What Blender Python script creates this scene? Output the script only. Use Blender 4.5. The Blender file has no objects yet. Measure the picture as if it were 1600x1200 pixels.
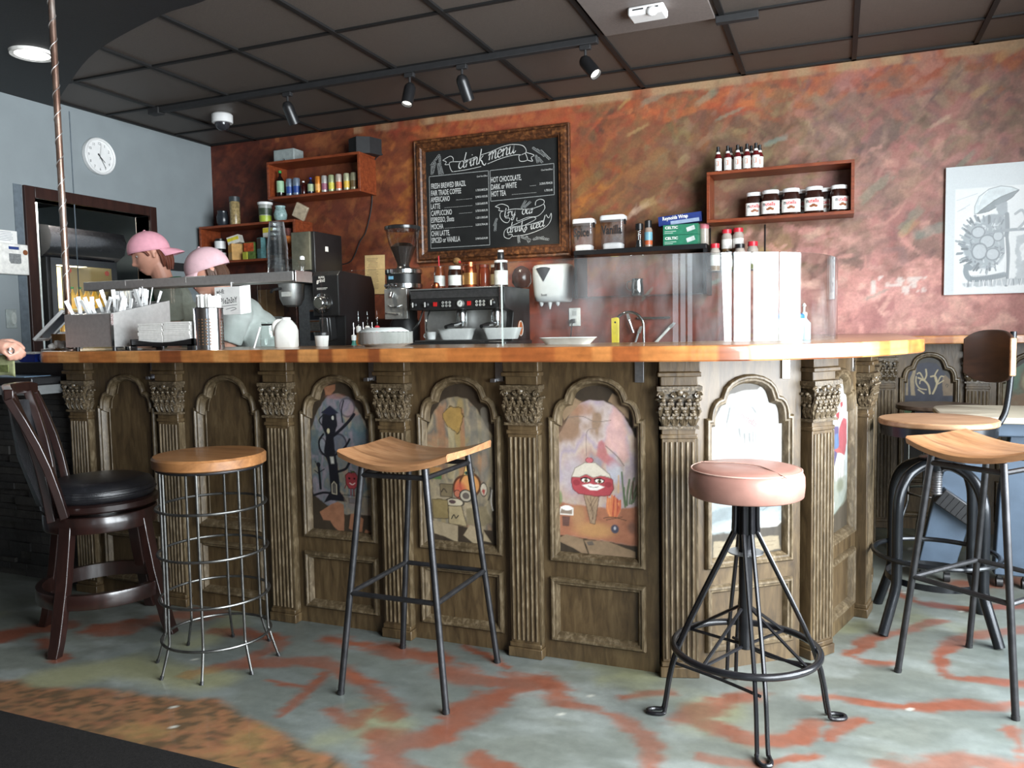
import bpy, bmesh, math, random
import numpy as np
from mathutils import Vector, Matrix, Euler
from mathutils.geometry import tessellate_polygon
PI = math.pi
SC = bpy.context.scene
COL = SC.collection
rnd = random.Random(7)
# ------------------------------------------------------------------ camera
FPX = 1241.0
YAW, PITCH, ROLL = [math.radians(a) for a in (-22.24, -3.827, -1.021)]
EYE = Vector((0, 0, 1.14))
_f = Vector((math.sin(YAW)*math.cos(PITCH), math.cos(YAW)*math.cos(PITCH), math.sin(PITCH)))
_r = Vector((math.cos(YAW), -math.sin(YAW), 0)); _u = _r.cross(_f)
CR = _r*math.cos(ROLL) + _u*math.sin(ROLL); CU = _u*math.cos(ROLL) - _r*math.sin(ROLL)
cam = bpy.data.cameras.new('camera'); cam.sensor_width = 36; cam.lens = FPX*36/1600; cam.sensor_fit = 'HORIZONTAL'
co = bpy.data.objects.new('camera', cam); COL.objects.link(co)
m4 = Matrix((CR, CU, -_f)).transposed().to_4x4(); m4.translation = EYE; co.matrix_world = m4
cam.clip_start = 0.02
SC.camera = co
# ------------------------------------------------------------------ world, daylight, exposure
w = bpy.data.worlds.new('daylight'); SC.world = w; w.use_nodes = True
w.node_tree.nodes['Background'].inputs[0].default_value = (0.80, 0.90, 1.0, 1)
w.node_tree.nodes['Background'].inputs[1].default_value = 2.0
SC.view_settings.view_transform = 'Standard'; SC.view_settings.look = 'None'
SC.view_settings.gamma = 1.0; SC.view_settings.use_curve_mapping = False
SC.view_settings.exposure = 0.15
SC.cycles.use_denoising = True
SC.cycles.max_bounces = 8; SC.cycles.diffuse_bounces = 4; SC.cycles.glossy_bounces = 4
SC.cycles.transparent_max_bounces = 16; SC.cycles.transmission_bounces = 6
SC.cycles.sample_clamp_indirect = 6.0
SC.cycles.caustics_reflective = False; SC.cycles.caustics_refractive = False
def area(name, loc, rot, sx, sy, rad, color=(1, 1, 1)):
    l = bpy.data.lights.new(name, 'AREA'); l.shape = 'RECTANGLE'; l.size = sx; l.size_y = sy
    l.energy = rad*PI*sx*sy; l.color = color
    o = bpy.data.objects.new(name, l); o.location = loc; o.rotation_euler = rot; COL.objects.link(o); return o
# shop windows: one wall of glass to the right of the bar, one shop front behind the camera
area('window_daylight_side', (1.72, 1.25, 1.50), (0, PI/2-.22, 0), 2.2, 3.8, 26.0, (0.90, 0.96, 1.0))
area('window_daylight_front', (.90, -2.80, 1.50), (PI/2, 0, 0), 1.0, 2.2, 0.6, (0.88, 0.95, 1.0))
# ------------------------------------------------------------------ helpers
def Zp(x, y, z):           # point of the floor-parallel plane z seen at an image position
    d = CR*((x-800)/FPX) - CU*((y-600)/FPX) + _f
    return EYE + d*((z-EYE.z)/d.z)
def Yp(x, y, yy):          # point of the plane parallel to the back wall
    d = CR*((x-800)/FPX) - CU*((y-600)/FPX) + _f
    return EYE + d*(yy/d.y)
def Xp(x, y, xx):
    d = CR*((x-800)/FPX) - CU*((y-600)/FPX) + _f
    return EYE + d*(xx/d.x)
MW = {}
def W(o): return MW.get(o.name, Matrix.Identity(4))
def reg(o, loc=(0, 0, 0), rz=0, parent=None):
    M = Matrix.Translation(loc) @ Matrix.Rotation(rz, 4, 'Z')
    MW[o.name] = (W(parent) @ M) if parent else M
def tag(o, label=None, cat=None, group=None, kind=None):
    if label: o['label'] = label
    if cat: o['category'] = cat
    if group: o['group'] = group
    if kind: o['kind'] = kind
    return o
def thing(name, label, cat, loc=(0, 0, 0), rz=0, group=None):
    o = bpy.data.objects.new(name, None); COL.objects.link(o); o.empty_display_size = .05
    o.location = loc; o.rotation_euler = (0, 0, rz); reg(o, loc, rz)
    return tag(o, label, cat, group)
def copy_tree(o, parent=None):
    c = o.copy(); COL.objects.link(c)
    if parent: c.parent = parent
    for ch in list(o.children): copy_tree(ch, c)
    return c
def clone(o, loc, rz=0, label=None, group=None):
    c = copy_tree(o); c.location = loc; c.rotation_euler = (0, 0, rz)
    if label: c['label'] = label
    if group: c['group'] = group
    return c
def smoothpts(pts, n=6, closed=False):
    P = [Vector(p) for p in pts]; out = []; N = len(P)
    rng = range(N if closed else N-1)
    for i in rng:
        if closed: p0, p1, p2, p3 = P[i-1], P[i], P[(i+1) % N], P[(i+2) % N]
        else: p0, p1, p2, p3 = P[max(i-1, 0)], P[i], P[i+1], P[min(i+2, N-1)]
        for k in range(n):
            t = k/n
            out.append(0.5*((2*p1)+(-p0+p2)*t+(2*p0-5*p1+4*p2-p3)*t*t+(-p0+3*p1-3*p2+p3)*t**3))
    if not closed: out.append(P[-1])
    return out
class B:
    def __init__(s): s.v = []; s.f = []; s.mi = []; s.cur = 0; s.M = None
    def add(s, vs, fs):
        n = len(s.v)
        if s.M is not None: vs = [s.M @ Vector(p) for p in vs]
        s.v += [tuple(p) for p in vs]; s.f += [[i+n for i in f] for f in fs]; s.mi += [s.cur]*len(fs); return s
    def box(s, c, d, rz=0, rot=None, taper=1.0):
        x, y, z = d[0]/2, d[1]/2, d[2]/2
        R = Matrix.Rotation(rz, 3, 'Z') if rot is None else (Euler(rot).to_matrix() if not isinstance(rot, Matrix) else rot)
        vs = []
        for k in (-1, 1):
            t = taper if k > 0 else 1
            for i, j in ((-1, -1), (1, -1), (1, 1), (-1, 1)): vs.append(Vector(c) + R @ Vector((i*x*t, j*y*t, k*z)))
        return s.add(vs, [[3, 2, 1, 0], [4, 5, 6, 7], [0, 1, 5, 4], [1, 2, 6, 5], [2, 3, 7, 6], [3, 0, 4, 7]])
    def b2(s, a, b):  # box from two corners
        return s.box([(a[i]+b[i])/2 for i in range(3)], [abs(b[i]-a[i]) for i in range(3)])
    def ring(s, P, T, N, r, n):
        Bn = T.cross(N)
        return [P + N*(r*math.cos(2*PI*i/n)) + Bn*(r*math.sin(2*PI*i/n)) for i in range(n)]
    def tube(s, pts, r, n=8, closed=False, caps=True):
        P = [Vector(p) for p in pts]; m = len(P); rs = r if isinstance(r, (list, tuple)) else [r]*m
        vs = []; N = None
        for i in range(m):
            if closed: T = (P[(i+1) % m]-P[i-1])
            else: T = P[min(i+1, m-1)]-P[max(i-1, 0)]
            T = T.normalized() if T.length > 1e-9 else Vector((0, 0, 1))
            if N is None:
                a = Vector((0, 0, 1)) if abs(T.z) < .9 else Vector((1, 0, 0)); N = (a-T*a.dot(T)).normalized()
            else:
                N = N-T*N.dot(T); N = N.normalized() if N.length > 1e-6 else T.orthogonal().normalized()
            vs += s.ring(P[i], T, N, rs[i], n)
        fs = []
        for i in range(m if closed else m-1):
            a, b = i*n, ((i+1) % m)*n
            for k in range(n): fs.append([a+k, a+(k+1) % n, b+(k+1) % n, b+k])
        if caps and not closed: fs.append(list(range(n))[::-1]); fs.append([(m-1)*n+k for k in range(n)])
        return s.add(vs, fs)
    def cyl(s, a, b, r, r2=None, n=20): return s.tube([a, b], [r, r if r2 is None else r2], n)
    def torus(s, c, R, r, n=40, m=8, sx=1, sy=1, rot=None):
        Rm = Euler(rot).to_matrix() if rot else Matrix.Identity(3)
        return s.tube([Vector(c)+Rm @ Vector((R*sx*math.cos(2*PI*i/n), R*sy*math.sin(2*PI*i/n), 0)) for i in range(n)], r, m, closed=True)
    def lathe(s, prof, c=(0, 0, 0), n=28, rot=None, sx=1, sy=1):
        Rm = Euler(rot).to_matrix() if rot else Matrix.Identity(3); c = Vector(c)
        vs = []; m = len(prof)
        for r, z in prof:
            for k in range(n): vs.append(c + Rm @ Vector((r*sx*math.cos(2*PI*k/n), r*sy*math.sin(2*PI*k/n), z)))
        fs = [[i*n+k, i*n+(k+1) % n, (i+1)*n+(k+1) % n, (i+1)*n+k] for i in range(m-1) for k in range(n)]
        if tuple(prof[0]) == tuple(prof[-1]): return s.add(vs, fs)
        if prof[0][0] > 1e-6: fs.append(list(range(n))[::-1])
        if prof[-1][0] > 1e-6: fs.append([(m-1)*n+k for k in range(n)])
        return s.add(vs, fs)
    def ball(s, c, r, n=20, m=12, rot=None):
        r = (r, r, r) if not isinstance(r, (tuple, list)) else r
        Rm = Euler(rot).to_matrix() if rot else Matrix.Identity(3); c = Vector(c)
        vs = [c + Rm @ Vector((r[0]*math.sin(PI*j/m)*math.cos(2*PI*k/n), r[1]*math.sin(PI*j/m)*math.sin(2*PI*k/n), r[2]*math.cos(PI*j/m))) for j in range(m+1) for k in range(n)]
        return s.add(vs, [[j*n+k, (j+1)*n+k, (j+1)*n+(k+1) % n, j*n+(k+1) % n] for j in range(m) for k in range(n)])
    def prism(s, poly, h0, h1, fn=None):   # polygon (2D, ccw) extruded; fn maps (a,b,h)->xyz
        fn = fn or (lambda a, b, h: (a, b, h)); n = len(poly)
        vs = [fn(a, b, h0) for a, b in poly]+[fn(a, b, h1) for a, b in poly]
        fs = [[i, (i+1) % n, n+(i+1) % n, n+i] for i in range(n)]
        for t in tessellate_polygon([[Vector((a, b, 0)) for a, b in poly]]):
            fs.append(list(t)[::-1]); fs.append([n+i for i in t])
        return s.add(vs, fs)
    def grid(s, P):  # P[i][j] of points
        n, m = len(P), len(P[0])
        return s.add([p for row in P for p in row], [[i*m+j, i*m+j+1, (i+1)*m+j+1, (i+1)*m+j] for i in range(n-1) for j in range(m-1)])
    def sweep(s, path, prof, closed=True, fn=None):
        # 2D path with mitred offsets; prof = [(inward offset, height)], fn maps (a,b,h)->xyz
        P = [Vector((p[0], p[1])) for p in path]; n = len(P); vs = []; m = len(prof)
        for i in range(n):
            a = (P[i]-P[i-1]) if (closed or i > 0) else (P[1]-P[0])
            b = (P[(i+1) % n]-P[i]) if (closed or i < n-1) else (P[-1]-P[-2])
            a = a.normalized(); b = b.normalized()
            na = Vector((-a.y, a.x)); nb = Vector((-b.y, b.x)); nn = na+nb
            nn = nn.normalized() if nn.length > 1e-6 else na
            k = 1/max(.5, nn.dot(na))
            for o, h in prof:
                q = P[i]+nn*(o*k); vs.append(fn(q.x, q.y, h))
        fs = []
        for i in range(n if closed else n-1):
            j = (i+1) % n
            for k in range(m-1): fs.append([i*m+k, j*m+k, j*m+k+1, i*m+k+1])
        return s.add(vs, fs)
    def text(s, txt, fn, size=1.0, sx=1.0, align='LEFT', bold=0.0, res=2):
        cu = bpy.data.curves.new('t', 'FONT'); cu.body = txt; cu.size = size; cu.align_x = align; cu.offset = bold; cu.resolution_u = res
        o = bpy.data.objects.new('t', cu); COL.objects.link(o)
        me = o.to_mesh(); vs = [fn(v.co.x*sx, v.co.y) for v in me.vertices]; fs = [list(p.vertices) for p in me.polygons]
        o.to_mesh_clear(); bpy.data.objects.remove(o); bpy.data.curves.remove(cu)
        return s.add(vs, fs)
    def mesh(s, name, smooth=40, merge=False):
        me = bpy.data.meshes.new(name); me.from_pydata(s.v, [], s.f)
        bm = bmesh.new(); bm.from_mesh(me)
        if merge: bmesh.ops.remove_doubles(bm, verts=bm.verts, dist=merge if merge is not True else 1e-5)
        bmesh.ops.recalc_face_normals(bm, faces=bm.faces)
        bm.to_mesh(me); bm.free()
        if len(me.polygons) == len(s.mi): me.polygons.foreach_set('material_index', s.mi)
        if smooth:
            me.polygons.foreach_set('use_smooth', [True]*len(me.polygons))
            try: me.set_sharp_from_angle(angle=math.radians(smooth))
            except Exception: pass
        me.update(); return me
    def obj(s, name, mat, parent=None, label=None, cat=None, group=None, kind=None, smooth=40, bevel=0, seg=2, sub=0, world=False, merge=False, loc=None, wloc=None):
        if world and parent is not None:
            Mi = W(parent).inverted(); s.v = [tuple(Mi @ Vector(p)) for p in s.v]
        if wloc is not None:
            loc = wloc; L = Vector(loc); s.v = [tuple(Vector(p)-L) for p in s.v]
        me = s.mesh(name, smooth, merge)
        for m in (mat if isinstance(mat, (list, tuple)) else [mat]): me.materials.append(m)
        o = bpy.data.objects.new(name, me); COL.objects.link(o)
        if loc is not None: o.location = loc
        if parent is not None: o.parent = parent
        reg(o, loc or (0, 0, 0), 0, parent)
        if bevel:
            b = o.modifiers.new('bevel', 'BEVEL'); b.width = bevel; b.segments = seg; b.limit_method = 'ANGLE'; b.angle_limit = math.radians(40); b.harden_normals = False
        if sub:
            b = o.modifiers.new('subdivision', 'SUBSURF'); b.levels = sub; b.render_levels = sub
        return tag(o, label, cat, group, kind)
# ------------------------------------------------------------------ materials
_MC = {}
def srgb(r, g, b): 
    f = lambda c: (c/255/12.92) if c/255 <= .04045 else ((c/255+.055)/1.055)**2.4
    return (f(r), f(g), f(b))
def newmat(name):
    m = bpy.data.materials.new(name); m.use_nodes = True; nt = m.node_tree; return m, nt, nt.nodes['Principled BSDF']
def N(nt, typ, **kw):
    n = nt.nodes.new(typ)
    for k, v in kw.items():
        if k in n.inputs: n.inputs[k].default_value = v
        else: setattr(n, k, v)
    return n
def mixc(nt, fac, a, b, mode='MIX'):
    n = nt.nodes.new('ShaderNodeMix'); n.data_type = 'RGBA'; n.blend_type = mode
    def put(i, v):
        if isinstance(v, bpy.types.NodeSocket): nt.links.new(v, n.inputs[i])
        elif isinstance(v, (int, float)): n.inputs[i].default_value = v
        else: n.inputs[i].default_value = (*v[:3], 1)
    put(0, fac); put(6, a); put(7, b); return n.outputs[2]
def ramp(nt, fac, stops):
    n = nt.nodes.new('ShaderNodeValToRGB'); e = n.color_ramp.elements
    while len(e) < len(stops): e.new(.5)
    for k, (p, c) in enumerate(stops):
        e[k].position = p; e[k].color = (*c, 1) if len(c) == 3 else c
    nt.links.new(fac, n.inputs[0]); return n.outputs[0]
def coords(nt, scale=(1, 1, 1), rot=(0, 0, 0), kind='Object'):
    t = nt.nodes.new('ShaderNodeTexCoord'); mp = nt.nodes.new('ShaderNodeMapping')
    mp.inputs['Scale'].default_value = scale; mp.inputs['Rotation'].default_value = rot
    nt.links.new(t.outputs[kind], mp.inputs[0]); return mp.outputs[0]
def noise(nt, vec, scale, detail=4, rough=.55, dist=0):
    n = N(nt, 'ShaderNodeTexNoise', Scale=scale, Detail=detail, Roughness=rough, Distortion=dist); nt.links.new(vec, n.inputs['Vector']); return n.outputs['Fac']
def bump(nt, bs, h, strength=.2, dist=.01):
    b = N(nt, 'ShaderNodeBump', Strength=strength, Distance=dist); nt.links.new(h, b.inputs['Height']); nt.links.new(b.outputs[0], bs.inputs['Normal'])
def M(name, col, rough=.5, metal=0, var=.18, scale=30, bmp=0, spec=.5, coat=0, alpha=None, emit=None, trans=0):
    """plain painted / moulded / metal surface with a little noise in colour and gloss"""
    if name in _MC: return _MC[name]
    m, nt, bs = newmat(name)
    v = coords(nt); f = noise(nt, v, scale)
    c0 = [max(0, c*(1-var)) for c in col]; c1 = [min(1, c*(1+var)) for c in col]
    nt.links.new(ramp(nt, f, [(.3, c0), (.7, c1)]), bs.inputs['Base Color'])
    bs.inputs['Roughness'].default_value = rough; bs.inputs['Metallic'].default_value = metal
    bs.inputs['Specular IOR Level'].default_value = spec
    if coat: bs.inputs['Coat Weight'].default_value = coat; bs.inputs['Coat Roughness'].default_value = .08
    if bmp: bump(nt, bs, noise(nt, v, scale*4), bmp, .004)
    if trans: bs.inputs['Transmission Weight'].default_value = trans
    if alpha is not None: bs.inputs['Alpha'].default_value = alpha
    if emit: bs.inputs['Emission Color'].default_value = (*col, 1); bs.inputs['Emission Strength'].default_value = emit
    _MC[name] = m; return m
def wood(name, c0, c1, c2, scale=(1, 1, 12), ns=6, rough=.45, bmp=.15, coat=0, dist=.6):
    if name in _MC: return _MC[name]
    m, nt, bs = newmat(name); v = coords(nt, scale)
    f = noise(nt, v, ns, 6, .6, dist); g = noise(nt, coords(nt, (1, 1, 1)), 3.5, 3)
    c = ramp(nt, f, [(.28, c0), (.5, c1), (.72, c2)])
    c = mixc(nt, .35, c, ramp(nt, g, [(.3, (.55, .55, .55)), (.7, (1.2, 1.2, 1.2))]), 'MULTIPLY')
    nt.links.new(c, bs.inputs['Base Color']); bs.inputs['Roughness'].default_value = rough
    if coat: bs.inputs['Coat Weight'].default_value = coat; bs.inputs['Coat Roughness'].default_value = .12
    if bmp: bump(nt, bs, f, bmp, .004)
    _MC[name] = m; return m
def vcol(name, rough=.6, fine=0.18, scale=60, bmp=.1, spec=.4, coat=0):
    """pigment laid down per vertex, broken up by fine noise"""
    if name in _MC: return _MC[name]
    m, nt, bs = newmat(name); a = nt.nodes.new('ShaderNodeAttribute'); a.attribute_name = 'pigment'
    v = coords(nt); f = noise(nt, v, scale, 6, .65)
    c = mixc(nt, 1.0, a.outputs['Color'], ramp(nt, f, [(.25, (1-fine,)*3), (.75, (1+fine,)*3)]), 'MULTIPLY')
    nt.links.new(c, bs.inputs['Base Color']); bs.inputs['Roughness'].default_value = rough; bs.inputs['Specular IOR Level'].default_value = spec
    if bmp: bump(nt, bs, f, bmp, .003)
    if coat: bs.inputs['Coat Weight'].default_value = coat
    _MC[name] = m; return m
def pigment(o, cols):
    me = o.data; a = me.attributes.new('pigment', 'FLOAT_COLOR', 'POINT')
    c = np.ones((len(me.vertices), 4), np.float32); c[:, :3] = cols; a.data.foreach_set('color', c.ravel())
def glass(name, tint=(.96, .98, .97), refl=1.0, ior=1.5, dust=0.0, rough=0.0):
    """clear sheet: see-through with a Fresnel mirror on its faces, optionally a film of dust"""
    if name in _MC: return _MC[name]
    m, nt, bs = newmat(name); out = nt.nodes['Material Output']; nt.nodes.remove(bs)
    t = N(nt, 'ShaderNodeBsdfTransparent'); t.inputs[0].default_value = (*tint, 1)
    g = N(nt, 'ShaderNodeBsdfGlossy', Roughness=rough); lw = N(nt, 'ShaderNodeLayerWeight', Blend=.5)
    p5 = N(nt, 'ShaderNodeMath', operation='POWER'); nt.links.new(lw.outputs['Facing'], p5.inputs[0]); p5.inputs[1].default_value = 5
    k = N(nt, 'ShaderNodeMath', operation='MULTIPLY_ADD', use_clamp=True); nt.links.new(p5.outputs[0], k.inputs[0])
    r0 = ((ior-1)/(ior+1))**2; k.inputs[1].default_value = (1-r0)*refl; k.inputs[2].default_value = r0*refl; fo = k.outputs[0]
    mx = nt.nodes.new('ShaderNodeMixShader')
    nt.links.new(fo, mx.inputs[0]); nt.links.new(t.outputs[0], mx.inputs[1]); nt.links.new(g.outputs[0], mx.inputs[2]); res = mx.outputs[0]
    if dust:
        d = N(nt, 'ShaderNodeBsdfDiffuse'); d.inputs[0].default_value = (.9, .92, .95, 1)
        f = noise(nt, coords(nt, (1, 1, .35)), 5, 5, .6); mm = N(nt, 'ShaderNodeMapRange'); mm.inputs[1].default_value = .45; mm.inputs[2].default_value = .8; mm.inputs[4].default_value = dust
        nt.links.new(f, mm.inputs[0]); m2 = nt.nodes.new('ShaderNodeMixShader'); nt.links.new(mm.outputs[0], m2.inputs[0]); nt.links.new(res, m2.inputs[1]); nt.links.new(d.outputs[0], m2.inputs[2]); res = m2.outputs[0]
    nt.links.new(res, out.inputs[0]); _MC[name] = m; return m
BLACK = M('black_plastic', (.012, .012, .013), .35)
BLACKM = M('black_matte', (.014, .014, .015), .65)
CHROME = M('polished_steel', (.62, .63, .64), .16, 1, .08)
STEEL = M('brushed_steel', (.60, .59, .575), .45, .85, .08, 60)
STEELD = M('dull_steel', (.30, .30, .31), .42, 1, .15, 60)
IRON = M('dark_iron', (.045, .045, .048), .38, .8, .3, 25)
WHITE = M('white_plastic', (.80, .80, .79), .35, 0, .04)
PAPER = M('white_paper', (.82, .81, .78), .85, 0, .05, 40)
CARD = M('brown_cardboard', srgb(176, 132, 84), .85, 0, .12, 40)
CLEAR = glass('clear_plastic', (.97, .98, .98), 1.2)
JARGLASS = glass('jar_glass', (.90, .93, .92), 1.3)
# ------------------------------------------------------------------ pigment helpers (numpy)
def lat(seed, n=64): return np.random.RandomState(seed).rand(n, n)
def vnoise(x, y, sc, seed=0, octv=4):
    out = 0*x; amp = .5; tot = 0
    for o in range(octv):
        L = lat(seed+o*17); u = x*sc; v = y*sc; i = np.floor(u).astype(int); j = np.floor(v).astype(int)
        fu = u-i; fv = v-j; fu = fu*fu*(3-2*fu); fv = fv*fv*(3-2*fv)
        g = lambda a, b: L[a % 64, b % 64]
        out = out+amp*((g(i, j)*(1-fu)+g(i+1, j)*fu)*(1-fv)+(g(i, j+1)*(1-fu)+g(i+1, j+1)*fu)*fv); tot += amp; amp *= .5; sc *= 2.03
    return out/tot
def pdist(x, y, pts):
    d = np.full(x.shape, 1e9)
    for (ax, ay), (bx, by) in zip(pts[:-1], pts[1:]):
        dx, dy = bx-ax, by-ay; L2 = dx*dx+dy*dy+1e-12
        t = np.clip(((x-ax)*dx+(y-ay)*dy)/L2, 0, 1); d = np.minimum(d, np.hypot(x-ax-t*dx, y-ay-t*dy))
    return d
def inpoly(x, y, P):
    r = np.zeros(x.shape, bool); n = len(P)
    for k in range(n):
        (x0, y0), (x1, y1) = P[k-1], P[k]
        if y0 == y1: continue
        r ^= ((y0 > y) != (y1 > y)) & (x < (x1-x0)*(y-y0)/(y1-y0)+x0)
    return r
def sstep(a, b, t): t = np.clip((t-a)/(b-a), 0, 1); return t*t*(3-2*t)
def lay(c, m, col): return c*(1-m[..., None])+np.array(col)*m[..., None]
CEIL = 2.665; YB = 5.09; XL = -4.65; XR = 1.50; YF = -2.6
# ------------------------------------------------------------------ floor
xs = np.concatenate([np.linspace(-4.9, -3.5, 15)[:-1], np.arange(-3.5, 1.3, .016), np.linspace(1.3, XR+.15, 8)])
ys = np.concatenate([np.linspace(YF-.15, 1.45, 26)[:-1], np.arange(1.45, 3.7, .016), np.linspace(3.7, 5.2, 40)])
X, Y = np.meshgrid(xs, ys, indexing='ij')
wx = X+.10*(vnoise(X, Y, 2.3, 3)-.5)+.05*(vnoise(X, Y, 9, 4)-.5); wy = Y+.10*(vnoise(X, Y, 2.3, 5)-.5)+.05*(vnoise(X, Y, 9, 6)-.5)
n1 = vnoise(wx, wy, 1.7, 11); n2 = vnoise(wx+.4*n1, wy*2, 5, 12); n3 = vnoise(X*1.0, Y*3.0, 14, 13); n4 = vnoise(wx*1.0+wy*.6, wy*2.2, 22, 17); n5 = vnoise(wx, wy, 4, 19)
c = np.zeros(X.shape+(3,))+np.array(srgb(108, 112, 104))
c = lay(c, sstep(.45, .72, n2)*.7, srgb(138, 144, 140)); c = lay(c, sstep(.42, .7, n1)*.55, srgb(86, 94, 92)); c = lay(c, sstep(.6, .85, vnoise(wx, wy, 3.1, 15))*.5, srgb(140, 140, 96))
c = c*(.70+.26*n3)[..., None]
strokes = [  # (places of the rust swirls as seen, half width in metres)
 ([(328, 983), (437, 1000), (394, 1027), (306, 1049)], .035), ([(394, 1036), (503, 1036), (569, 1062), (621, 1101), (612, 1119)], .045),
 ([(503, 1053), (459, 1097), (442, 1114)], .022), ([(516, 1110), (547, 1132), (566, 1114)], .03), ([(516, 996), (590, 1012), (640, 1022), (690, 1031)], .05),
 ([(712, 1050), (780, 1062), (840, 1068), (870, 1085)], .06), ([(585, 1150), (640, 1160), (700, 1140), (760, 1100), (815, 1075)], .055), ([(590, 1160), (610, 1195), (660, 1230)], .06),
 ([(870, 1090), (960, 1120), (1025, 1150), (1020, 1195)], .03), ([(985, 1092), (1040, 1080)], .03), ([(1080, 1125), (1110, 1100), (1170, 1085)], .055), ([(1090, 1130), (1150, 1140), (1240, 1160), (1285, 1130)], .03),
 ([(1250, 1085), (1320, 1085), (1400, 1103), (1500, 1107), (1620, 1105)], .026), ([(1320, 1023), (1350, 1003), (1420, 985), (1485, 972)], .028), ([(1320, 1023), (1350, 1035), (1385, 1037)], .026),
 ([(1620, 985), (1520, 998), (1478, 1028), (1500, 1060), (1560, 1070), (1620, 1072)], .028), ([(1340, 1122), (1310, 1152)], .025), ([(1400, 1200), (1480, 1187), (1620, 1195)], .035), ([(1580, 1140), (1590, 1180)], .015),
 ([(1400, 925), (1450, 945), (1540, 952), (1620, 948)], .03), ([(1500, 915), (1560, 912), (1620, 905)], .06), ([(0, 1000), (40, 985), (90, 978)], .06), ([(55, 1000), (75, 1015), (95, 1028)], .03),
 ([(150, 985), (250, 965), (330, 960)], .07), ([(1100, 1180), (1200, 1190), (1280, 1185)], .02), ([(740, 1190), (800, 1210)], .03), ([(420, 1065), (470, 1075)], .012), ([(720, 1010), (790, 1040)], .02)]
st = np.zeros(X.shape)
for px, hw in strokes:
    P = [tuple(q[:2]) for q in smoothpts([(*Zp(x, y, 0).to_2d(), 0) for x, y in px], 4)]
    d = pdist(wx, wy, P); st = np.maximum(st, sstep(1.4, .5, d/hw+1.5*(n2-.5)+1.0*(n3-.5)+.9*(n4-.5))*(.7+.3*sstep(.3, .6, n5)))
c = lay(c, st*.95, srgb(112, 62, 44)); c = lay(c, st*sstep(.5, .75, n2)*.5, srgb(140, 84, 62))
P = [tuple(Zp(x, y, 0).to_2d()) for x, y in [(75, 1062), (200, 1040), (330, 1062)]]
c = lay(c, sstep(.14, .03, pdist(wx, wy, P))*.4, srgb(150, 146, 96))
bor = [tuple(Zp(x, y, 0).to_2d()) for x, y in [(-60, 1062), (0, 1065), (80, 1074), (200, 1080), (330, 1095), (440, 1148), (545, 1205)]]
mb = sstep(.02, -.02, np.where(inpoly(wx, wy, bor+[(-.8, -2.6), (-4.9, -2.6), (-4.9, 1.8)]), -1, 1)*pdist(wx, wy, bor))
lf = .6*vnoise(X*1.0+.02*n3, Y*1.4, 30, 31, 3)+.4*vnoise(X+Y*.5, Y-X*.3, 55, 37, 2)
br = lay(np.zeros(X.shape+(3,))+np.array(srgb(116, 84, 58)), sstep(.46, .56, lf), srgb(78, 62, 44)); br = lay(br, sstep(.56, .75, vnoise(X, Y, 6, 33))*.6, srgb(132, 106, 66)); br = lay(br, sstep(.5, .7, vnoise(X, Y*1.5, 30, 35))*.35, srgb(146, 92, 66))
c = c*(1-mb[..., None])+br*mb[..., None]
chip = (np.random.RandomState(5).rand(*X.shape) > .9992) & (X > -2.2); c[chip] = srgb(172, 172, 162)
fb = B(); fb.grid([[(X[i, j], Y[i, j], 0) for j in range(len(ys))] for i in range(len(xs))])
fl = fb.obj('floor', vcol('stained_concrete', .42, .14, 35, .12, .5, .12), kind='structure', smooth=0); pigment(fl, c.reshape(-1, 3))
# ------------------------------------------------------------------ back wall, brushed with many colours
xs = np.arange(XL-.01, XR+.02, .0125); zs = np.arange(0, CEIL+.05, .0125)
zs = zs[(zs > .95) | (np.arange(len(zs)) % 20 == 0)]
X, Z = np.meshgrid(xs, zs, indexing='ij')
def pal(x, z, r):
    t = r.random()
    if x < -3.9: C = [(74, 34, 26), (92, 42, 30), (58, 30, 24), (108, 54, 36)]
    elif x < -2.75: C = [(128, 68, 40), (112, 56, 36), (140, 84, 50), (98, 48, 34), (122, 62, 42), (84, 44, 34)]
    elif x < -1.5: C = [(146, 78, 46), (160, 104, 54), (126, 62, 40), (138, 58, 42), (152, 90, 54)]
    elif x < -.9: C = [(124, 84, 56), (132, 92, 60), (106, 70, 52), (112, 64, 48), (136, 76, 54), (116, 88, 60)]
    elif x < -.1: C = [(120, 90, 70), (106, 76, 62), (130, 100, 76), (126, 80, 66), (138, 102, 84), (98, 74, 60), (134, 118, 84)]
    elif z > 2.15: C = [(110, 90, 78), (128, 98, 86), (114, 96, 76), (138, 90, 82), (146, 122, 98), (102, 80, 80), (150, 104, 92)]
    else: C = [(156, 116, 106), (174, 124, 116), (138, 110, 96), (162, 130, 112), (184, 138, 124), (128, 100, 96), (160, 104, 100)]
    k = C[int(t*len(C)) % len(C)]
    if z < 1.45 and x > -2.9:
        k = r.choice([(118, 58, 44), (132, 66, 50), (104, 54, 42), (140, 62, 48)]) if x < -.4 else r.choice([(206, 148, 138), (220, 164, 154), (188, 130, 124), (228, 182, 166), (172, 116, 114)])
    elif z < 1.62 and x > -.4: k = r.choice([(182, 130, 120), (198, 142, 132), (164, 124, 112), (208, 158, 144)])  # right end lightens downwards: window light worked into the paint colours
    if z > 2.45 and x > -2.4 and t < .6: k = r.choice([(156, 84, 56), (166, 98, 62), (146, 72, 52)])
    j = r.uniform(.9, 1.1); return [v*j for v in srgb(*k)]
c = np.zeros(X.shape+(3,)); r = random.Random(21)
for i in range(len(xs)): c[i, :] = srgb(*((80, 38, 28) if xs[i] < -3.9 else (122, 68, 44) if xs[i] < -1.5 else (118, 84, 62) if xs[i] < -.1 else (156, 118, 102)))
nz = vnoise(X, Z, 30, 51, 3); nb = vnoise(X*1.0, Z*1.0, 7, 52, 3)
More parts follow.
